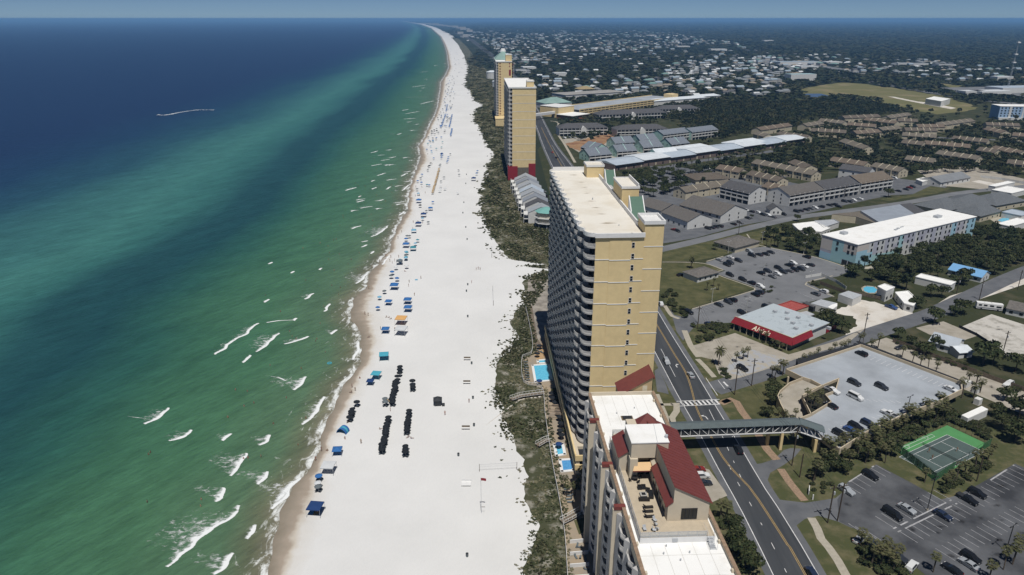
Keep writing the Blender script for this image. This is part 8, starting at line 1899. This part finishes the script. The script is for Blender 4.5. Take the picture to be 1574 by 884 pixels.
BR = [([(332,545),(345,537),(362,522)],4,1.6,.35),([(360,524),(380,513),(398,497)],5,1.6,.35),([(396,541),(412,530),(430,512)],10,1.6,.7),([(471,460),(484,451)],6,1.5,.5),([(409,465),(416,460)],2,1.5,.3),([(449,420),(454,417)],2,1.2,.3),([(414,406),(420,403)],2,1.2,.3),([(493,415),(497,412)],1.5,1,.3),([(454,493),(459,489)],2,1.4,.3),([(412,496),(432,493),(454,492)],1,.6,.8),([(374,558),(380,553),(387,546)],2,1.5,.3),([(500,479),(510,467)],2,1.4,.3),([(549,436),(558,430),(566,420)],14,1.8,.65),([(511,514),(521,507)],6,1,.7),([(439,529),(460,524),(477,517)],6,.8,.8),([(452,600),(464,592),(474,579)],16,2.2,.75),([(412,577),(430,580),(445,586)],5,1.,.8),
 ([(226,652),(245,643),(261,627)],7,2.6,.45),([(200,640),(212,642),(228,644)],2,.6,.8),([(263,678),(283,673),(297,661)],7,1.7,.5),([(343,678),(357,667)],5,1.7,.5),([(399,685),(409,680),(416,669)],8,1.7,.55),([(357,732),(370,716),(381,697)],13,2.2,.7),([(399,745),(409,737),(416,725)],13,1.7,.8),([(331,772),(342,766),(348,750)],12,1.7,.8),([(259,872),(276,858),(293,845),(316,822),(339,807),(360,796),(373,777)],16,2.3,.7),([(382,829),(390,820),(396,807)],3,1.5,.3),([(330,884),(350,870),(365,850)],12,1.6,.75),([(467,653),(484,640),(495,620),(501,610)],5,2.4,.5),([(421,783),(436,771),(448,753),(463,736)],7,2.4,.6),([(545,553),(552,540),(554,525)],3,1.5,.5),([(430,770),(440,757),(455,740)],10,1.3,.9),
 ([(532,293),(550,288)],6,2,.5),([(618,271),(628,266)],4,2,.4),([(581,270),(594,266)],3,2,.4),([(572,235),(582,232)],3,2,.4),([(586,247),(600,245)],3,1.5,.4),([(581,239),(593,238)],3,1.5,.4),([(572,255),(588,252)],2,1.5,.4),([(620,293),(630,284)],4,2,.4),([(572,279),(577,277)],2,2,.4),([(595,291),(602,287)],3,2,.4),([(574,291),(579,288)],2,1.5,.4),([(553,303),(557,301)],2,1.5,.4),([(550,311),(562,308)],6,1.6,.6),([(541,352),(557,347)],4,2.2,.4),([(573,364),(587,357),(598,347)],14,1.8,.6),([(557,380),(568,376)],3,1.8,.4),([(558,372),(567,370)],3,1.8,.4),([(572,390),(577,386)],3,1.8,.4),([(615,331),(624,325)],3,2,.4),([(590,407),(600,393)],6,2,.5),
 ([(633,134),(655,131)],10,1.5,.6),([(645,111),(659,110)],8,1.5,.5),([(622,149.5),(657,149)],2,1.2,.5),([(647,160),(668,155)],8,1.5,.5),([(619,170),(629,168)],6,2,.4),([(624,175),(646,171)],5,1.6,.5),([(626,188),(634,187)],5,2,.4),([(612,207),(618,205)],4,2,.3),([(600,206),(607,206)],3,2,.3)]
for b_ in BR: breaker(*b_)
for k in range(26):
    v = R.uniform(95, 330); y = P(0, v)[1]; x = xf(y)-R.uniform(5, 42); u_, v_ = PX(x, y)
    L_ = R.uniform(2, 7)*(1+y/1800); u2, v2 = PX(x+L_*.9, y+L_*.35*2); breaker([(u_, v_), ((u_+u2)/2, (v_+v2)/2+R.uniform(-1, 1)), (u2, v2)], 4+y/300, .8, .75)
fm = mat('foam', (.74, .76, .76), .9, .2)
tag(soft('sea_foam', (SV, SF, SA), [softmat('lacy_foam', (.74, .76, .76), .8, 1.0, -.06, .26, stretch=(.6, 1, 1))]), 'white foam of the breaking waves', None, None, 'stuff')
FV = []; q = dens(PP([(244,177.3),(256,176.6),(272,173.6),(290,170.6),(306,168.9),(328,169)]), 2); n = len(q)
for i, (x, y) in enumerate(q):
    f = i/n
    for k in range(5): flakes(x+G2.normal()*.8, y+G2.normal()*(.7+1.2*f), 1.7*(1-.4*f), .8*(1-.5*f), G2.uniform(-.2, .2))
V = np.array(FV); F = np.arange(len(V)).reshape(-1, 6); tag(npmesh('boat_wake', V, F, [fm]), 'white wake of a small boat on the deep water', None, None, 'stuff')
x, y = P(244.5, 177.4); t = tag(empty('motor_boat', (x, y, -.06), 2.9), 'tiny white motor boat at the left end of its wake', 'boat'); b = MB(); b.mesh([(-3, -1, .7), (-3, 1, .7), (1.5, 1, .8), (3.4, 0, 1.), (1.5, -1, .8), (-3, -.7, 0), (-3, .7, 0), (1.5, .6, 0), (2.8, 0, .1), (1.5, -.6, 0)], [(0, 4, 3, 2, 1), (5, 6, 7, 8, 9), (0, 1, 6, 5), (1, 2, 7, 6), (2, 3, 8, 7), (3, 4, 9, 8), (4, 0, 5, 9)], white_paint); b.build('hull', None, t); b = MB(); b.box(-.5, .6, -.5, .5, .75, 1.5, white_paint); b.build('console', None, t)
# ================= POOL TERRACE =================
terr = area('pool_terrace', [(816,545),(803,550),(805,588),(832,597),(844,677),(860,767),(869,825),(874,905),(925,905),(905,720),(880,650),(842,512),(830,520)], mat('terrace_pavers', (.34, .27, .19), .9, .1, col2=(.27, .24, .20), scale=.15, lo=.4, hi=.65), z=.020)
area('boardwalk', [(806,474),(818,470),(826,520),(836,535),(822,545)], wood, z=.024); area('grey_terrace', [(812,430),(848,424),(849,524),(826,526),(818,470),(810,475)], mat('sandy_boards', (.33, .30, .26), .9, .1, col2=(.20, .18, .155), scale=.25, lo=.4, hi=.6), z=.018)
area('brick_terrace', [(822,545),(838,520),(845,545),(826,556)], mat('tan_bricks', (.40, .27, .15), .9, .1, var=.1, scale=.8), z=.026)
area('sand_path', [(745,655),(800,611),(836,607),(836,610),(800,615)], sandlot, z=.014)
pool('large turquoise pool with hot tub beside the tall yellow tower', None, poolw, world_pts=[(7.9,247.2),(14.2,248.2),(14.7,235.2),(8.6,233.8)], coping=white_paint)
pool('small pale pool between the terrace palms and the big pool', None, poolw, world_pts=[(13.2,192.4),(15.9,193.),(16.2,187.2),(13.6,186.4)], coping=white_paint)
pool('deep blue pool nearest the foot of the podium', None, poolb, world_pts=[(14.5,184.2),(18.4,184.6),(18.2,178.9),(14.7,178.3)], coping=white_paint)
pool('small white hot tub at the head of the big pool', None, poolw, world_pts=[(10,251.5),(13.8,252.2),(13.9,249.6),(10.1,249.)], coping=white_paint)
fl = [(808,474),(818,524),(816,545),(803,550),(805,588),(832,597),(838,640),(843,677),(850,720),(859,767),(868,825),(872,884),(873,900)]
q = dens(PP(fl), 2.5); x0, y0 = q[0]; t = tag(empty('fence', (x0, y0, 0)), 'long white rail fence between the dunes and the pool terrace', 'fence'); rail_mesh([(x-x0, y-y0) for x, y in q], 1.15, .03, .5, .045).build('railing', white_paint, t)
for i, (px, lb) in enumerate((([(786,617),(800,612),(836,607)], 'white-railed boardwalk over the dune, farthest one'), ([(826,688),(838,681),(846,679)], 'short white-railed dune boardwalk in the middle'), ([(864,806),(876,800),(893,790)], 'grey dune boardwalk nearest the bottom'))):
    q = dens(PP(px), 3); t = tag(empty('dune_walkover', (q[0][0], q[0][1], 0)), lb, 'boardwalk', 'dune boardwalks'); q = [(x-q[0][0], y-q[0][1]) for x, y in q]; o_ = q
    b = ribbon(o_, 1.8, .8, wood); b.build('deck', None, t)
    for sg in (-.9, .9):
        rl = []
        for a, c in zip(o_, o_[1:]+[None]):
            if c is None: c = o_[-1]; a = o_[-2]; base = o_[-1]
            else: base = a
            l = hypot(c[0]-a[0], c[1]-a[1]) or 1; rl.append((base[0]-(c[1]-a[1])/l*sg, base[1]+(c[0]-a[0])/l*sg))
        rail_mesh(rl, 1., .8, 1.2, .05).build('railing', white_paint, t)
    for p in o_: b = MB(); b.box(p[0]-.1, p[0]+.1, p[1]-.1, p[1]+.1, 0, .79, wood); b.build('post', None, t)
def sunbeds(nm, px, group, rz=0):
    for i, (u, v) in enumerate(sorted(px, key=lambda p: p[1])): x, y = P(u, v); c = dup(BC, (x, y, .03), rz+R.uniform(-.1, .1)); tag(c, 'sun lounger %s, %s from the far end' % (nm, nth(i)), 'sun lounger', group)
sunbeds('in the left line of the big pool', [(807.5+k*.5, 557+k*4.) for k in range(8)], 'loungers left of the big pool', pi/2); sunbeds('on the brick terrace above the big pool', [(828,533),(832,536),(829,541),(834,543)], 'loungers on the brick terrace', 1.)
sunbeds('under the terrace palms', [(872,753),(874,758),(876,763),(875,768),(877,773),(892,748),(895,752)], 'loungers under the terrace palms', -pi/2)
def umb2(u, v, lb, col): x, y = P(u, v, 1.8); tag(cdup(UP, x, y, 0, col), lb, 'umbrella', 'terrace umbrellas')
umb2(829, 585, 'blue umbrella at the corner of the big pool', 'navy'); umb2(859, 682, 'navy umbrella at the small pale pool', 'navy'); umb2(829.5, 531, 'dark umbrella on the brick terrace, upper one', 'black'); umb2(826, 543, 'dark umbrella on the brick terrace, lower one', 'black')
for i, (u, v) in enumerate(((860,640),(862,650),(861,661),(863,668),(858,632),(849,611),(853,618),(848,604))): umb2(u, v, 'dark umbrella on the podium walk, %s from the near end' % nth(sorted([-q for q in (640,650,661,668,632,611,618,604)]).index(-v)), 'black')
x, y = P(852, 640); t = tag(empty('pergola', (x, y, 0), .05), 'pale wooden pergola between the fence and the podium', 'pergola')
b = MB()
for k in range(7): b.box(-2., 2., -3+k, -2.85+k, 2.5, 2.7)
b.build('rafters', woodlt, t)
for px_ in (-1.8, 1.8):
    for py_ in (-2.9, 3.): b = MB(); b.box(px_-.1, px_+.1, py_-.1, py_+.1, 0, 2.5); b.build('post', woodlt, t)
# ground-floor patios of the front building
for i, v in enumerate((829, 847.6, 866, 884)):
    a, c = P(876, v+1.5, 1), P(903+i*1.2, v-1, 1); b = MB(); l = hypot(c[0]-a[0], c[1]-a[1]); b.obox(((a[0]+c[0])/2, (a[1]+c[1])/2), ((c[0]-a[0])/l, (c[1]-a[1])/l), l, .2, 0, 1.1); tag(b.build('patio_wall', white_paint), 'low white patio wall at the foot of the front building, %s from the far end' % nth(i), 'wall', 'patio walls')
for i, (u, v) in enumerate(((887,840),(890,842),(885,857),(892,858),(900,860),(901,876))): x, y = P(u, v); c = dup(BC, (x, y, .03), R.uniform(0, 6), .8); tag(c, 'small patio chair at the foot of the front building, %s from the left' % nth(sorted([887,890,885,892,900,901]).index(u)), 'chair', 'patio chairs at the front building')
area('terrace_lawn', [(882,800),(900,795),(903,815),(890,822)], lawn, z=.028)
for p in (UP, BC, CT, CF): purge(p)
# ================= CAMERA, LIGHT, SKY =================
cd = bpy.data.cameras.new('camera'); cam = bpy.data.objects.new('camera', cd); COL.objects.link(cam)
cam.location = (0, 0, CAMH); cam.rotation_euler = (pi/2-TILT, 0, 0)
cd.sensor_width = 36; cd.lens = FPX/1574*36; cd.clip_end = 200000; cd.clip_start = .5
S.camera = cam
SUN_EL, SUN_AZ = radians(66), math.atan2(.12, -.99)      # azimuth of the sun seen from the site: (x, y)
sv = Vector((.12*cos(SUN_EL), -.99*cos(SUN_EL), sin(SUN_EL))).normalized()
sd = bpy.data.lights.new('sun', 'SUN'); sd.energy = 4.1; sd.angle = radians(.5); sd.color = (1, .965, .91)
so = bpy.data.objects.new('sun', sd); COL.objects.link(so); so.rotation_euler = sv.to_track_quat('Z', 'Y').to_euler()
w = bpy.data.worlds.new('World'); S.world = w; w.use_nodes = True; nt = w.node_tree
bg = nt.nodes['Background']; sk = nt.nodes.new('ShaderNodeTexSky'); sk.sky_type = 'NISHITA'; sk.sun_disc = False
sk.sun_elevation = SUN_EL; sk.sun_rotation = math.atan2(.12, -.99); sk.altitude = 100; sk.air_density = .42; sk.dust_density = 0; sk.ozone_density = 9.
nt.links.new(sk.outputs[0], bg.inputs[0]); bg.inputs[1].default_value = SKY_STR = .05
if HAZE:
    hm = bpy.data.materials.new('haze_air'); hm.use_nodes = True; n = hm.node_tree; n.nodes.remove(n.nodes['Principled BSDF'])
    pv = n.nodes.new('ShaderNodeVolumePrincipled'); pv.inputs['Density'].default_value = HAZE; pv.inputs['Color'].default_value = (.27, .57, 1., 1); pv.inputs['Anisotropy'].default_value = 0.
    n.links.new(pv.outputs[0], n.nodes['Material Output'].inputs['Volume'])
    hb = MB(); hb.box(-70000, 70000, -300, 52000, -1.5, 131); ho = hb.build('haze', hm); tag(ho, kind='stuff')
S.view_settings.view_transform = 'Standard'; S.view_settings.look = 'None'; S.view_settings.exposure = 0; S.view_settings.gamma = 1
try: S.view_settings.use_curve_mapping = False
except Exception: pass
cy = S.cycles; cy.use_denoising = True; cy.max_bounces = 5; cy.diffuse_bounces = 2; cy.glossy_bounces = 2; cy.transparent_max_bounces = 8; cy.volume_bounces = 0
cy.caustics_reflective = False; cy.caustics_refractive = False; cy.transmission_bounces = 2
try: cy.denoising_input_passes = 'RGB_ALBEDO_NORMAL'; cy.denoising_prefilter = 'ACCURATE'
except Exception: pass
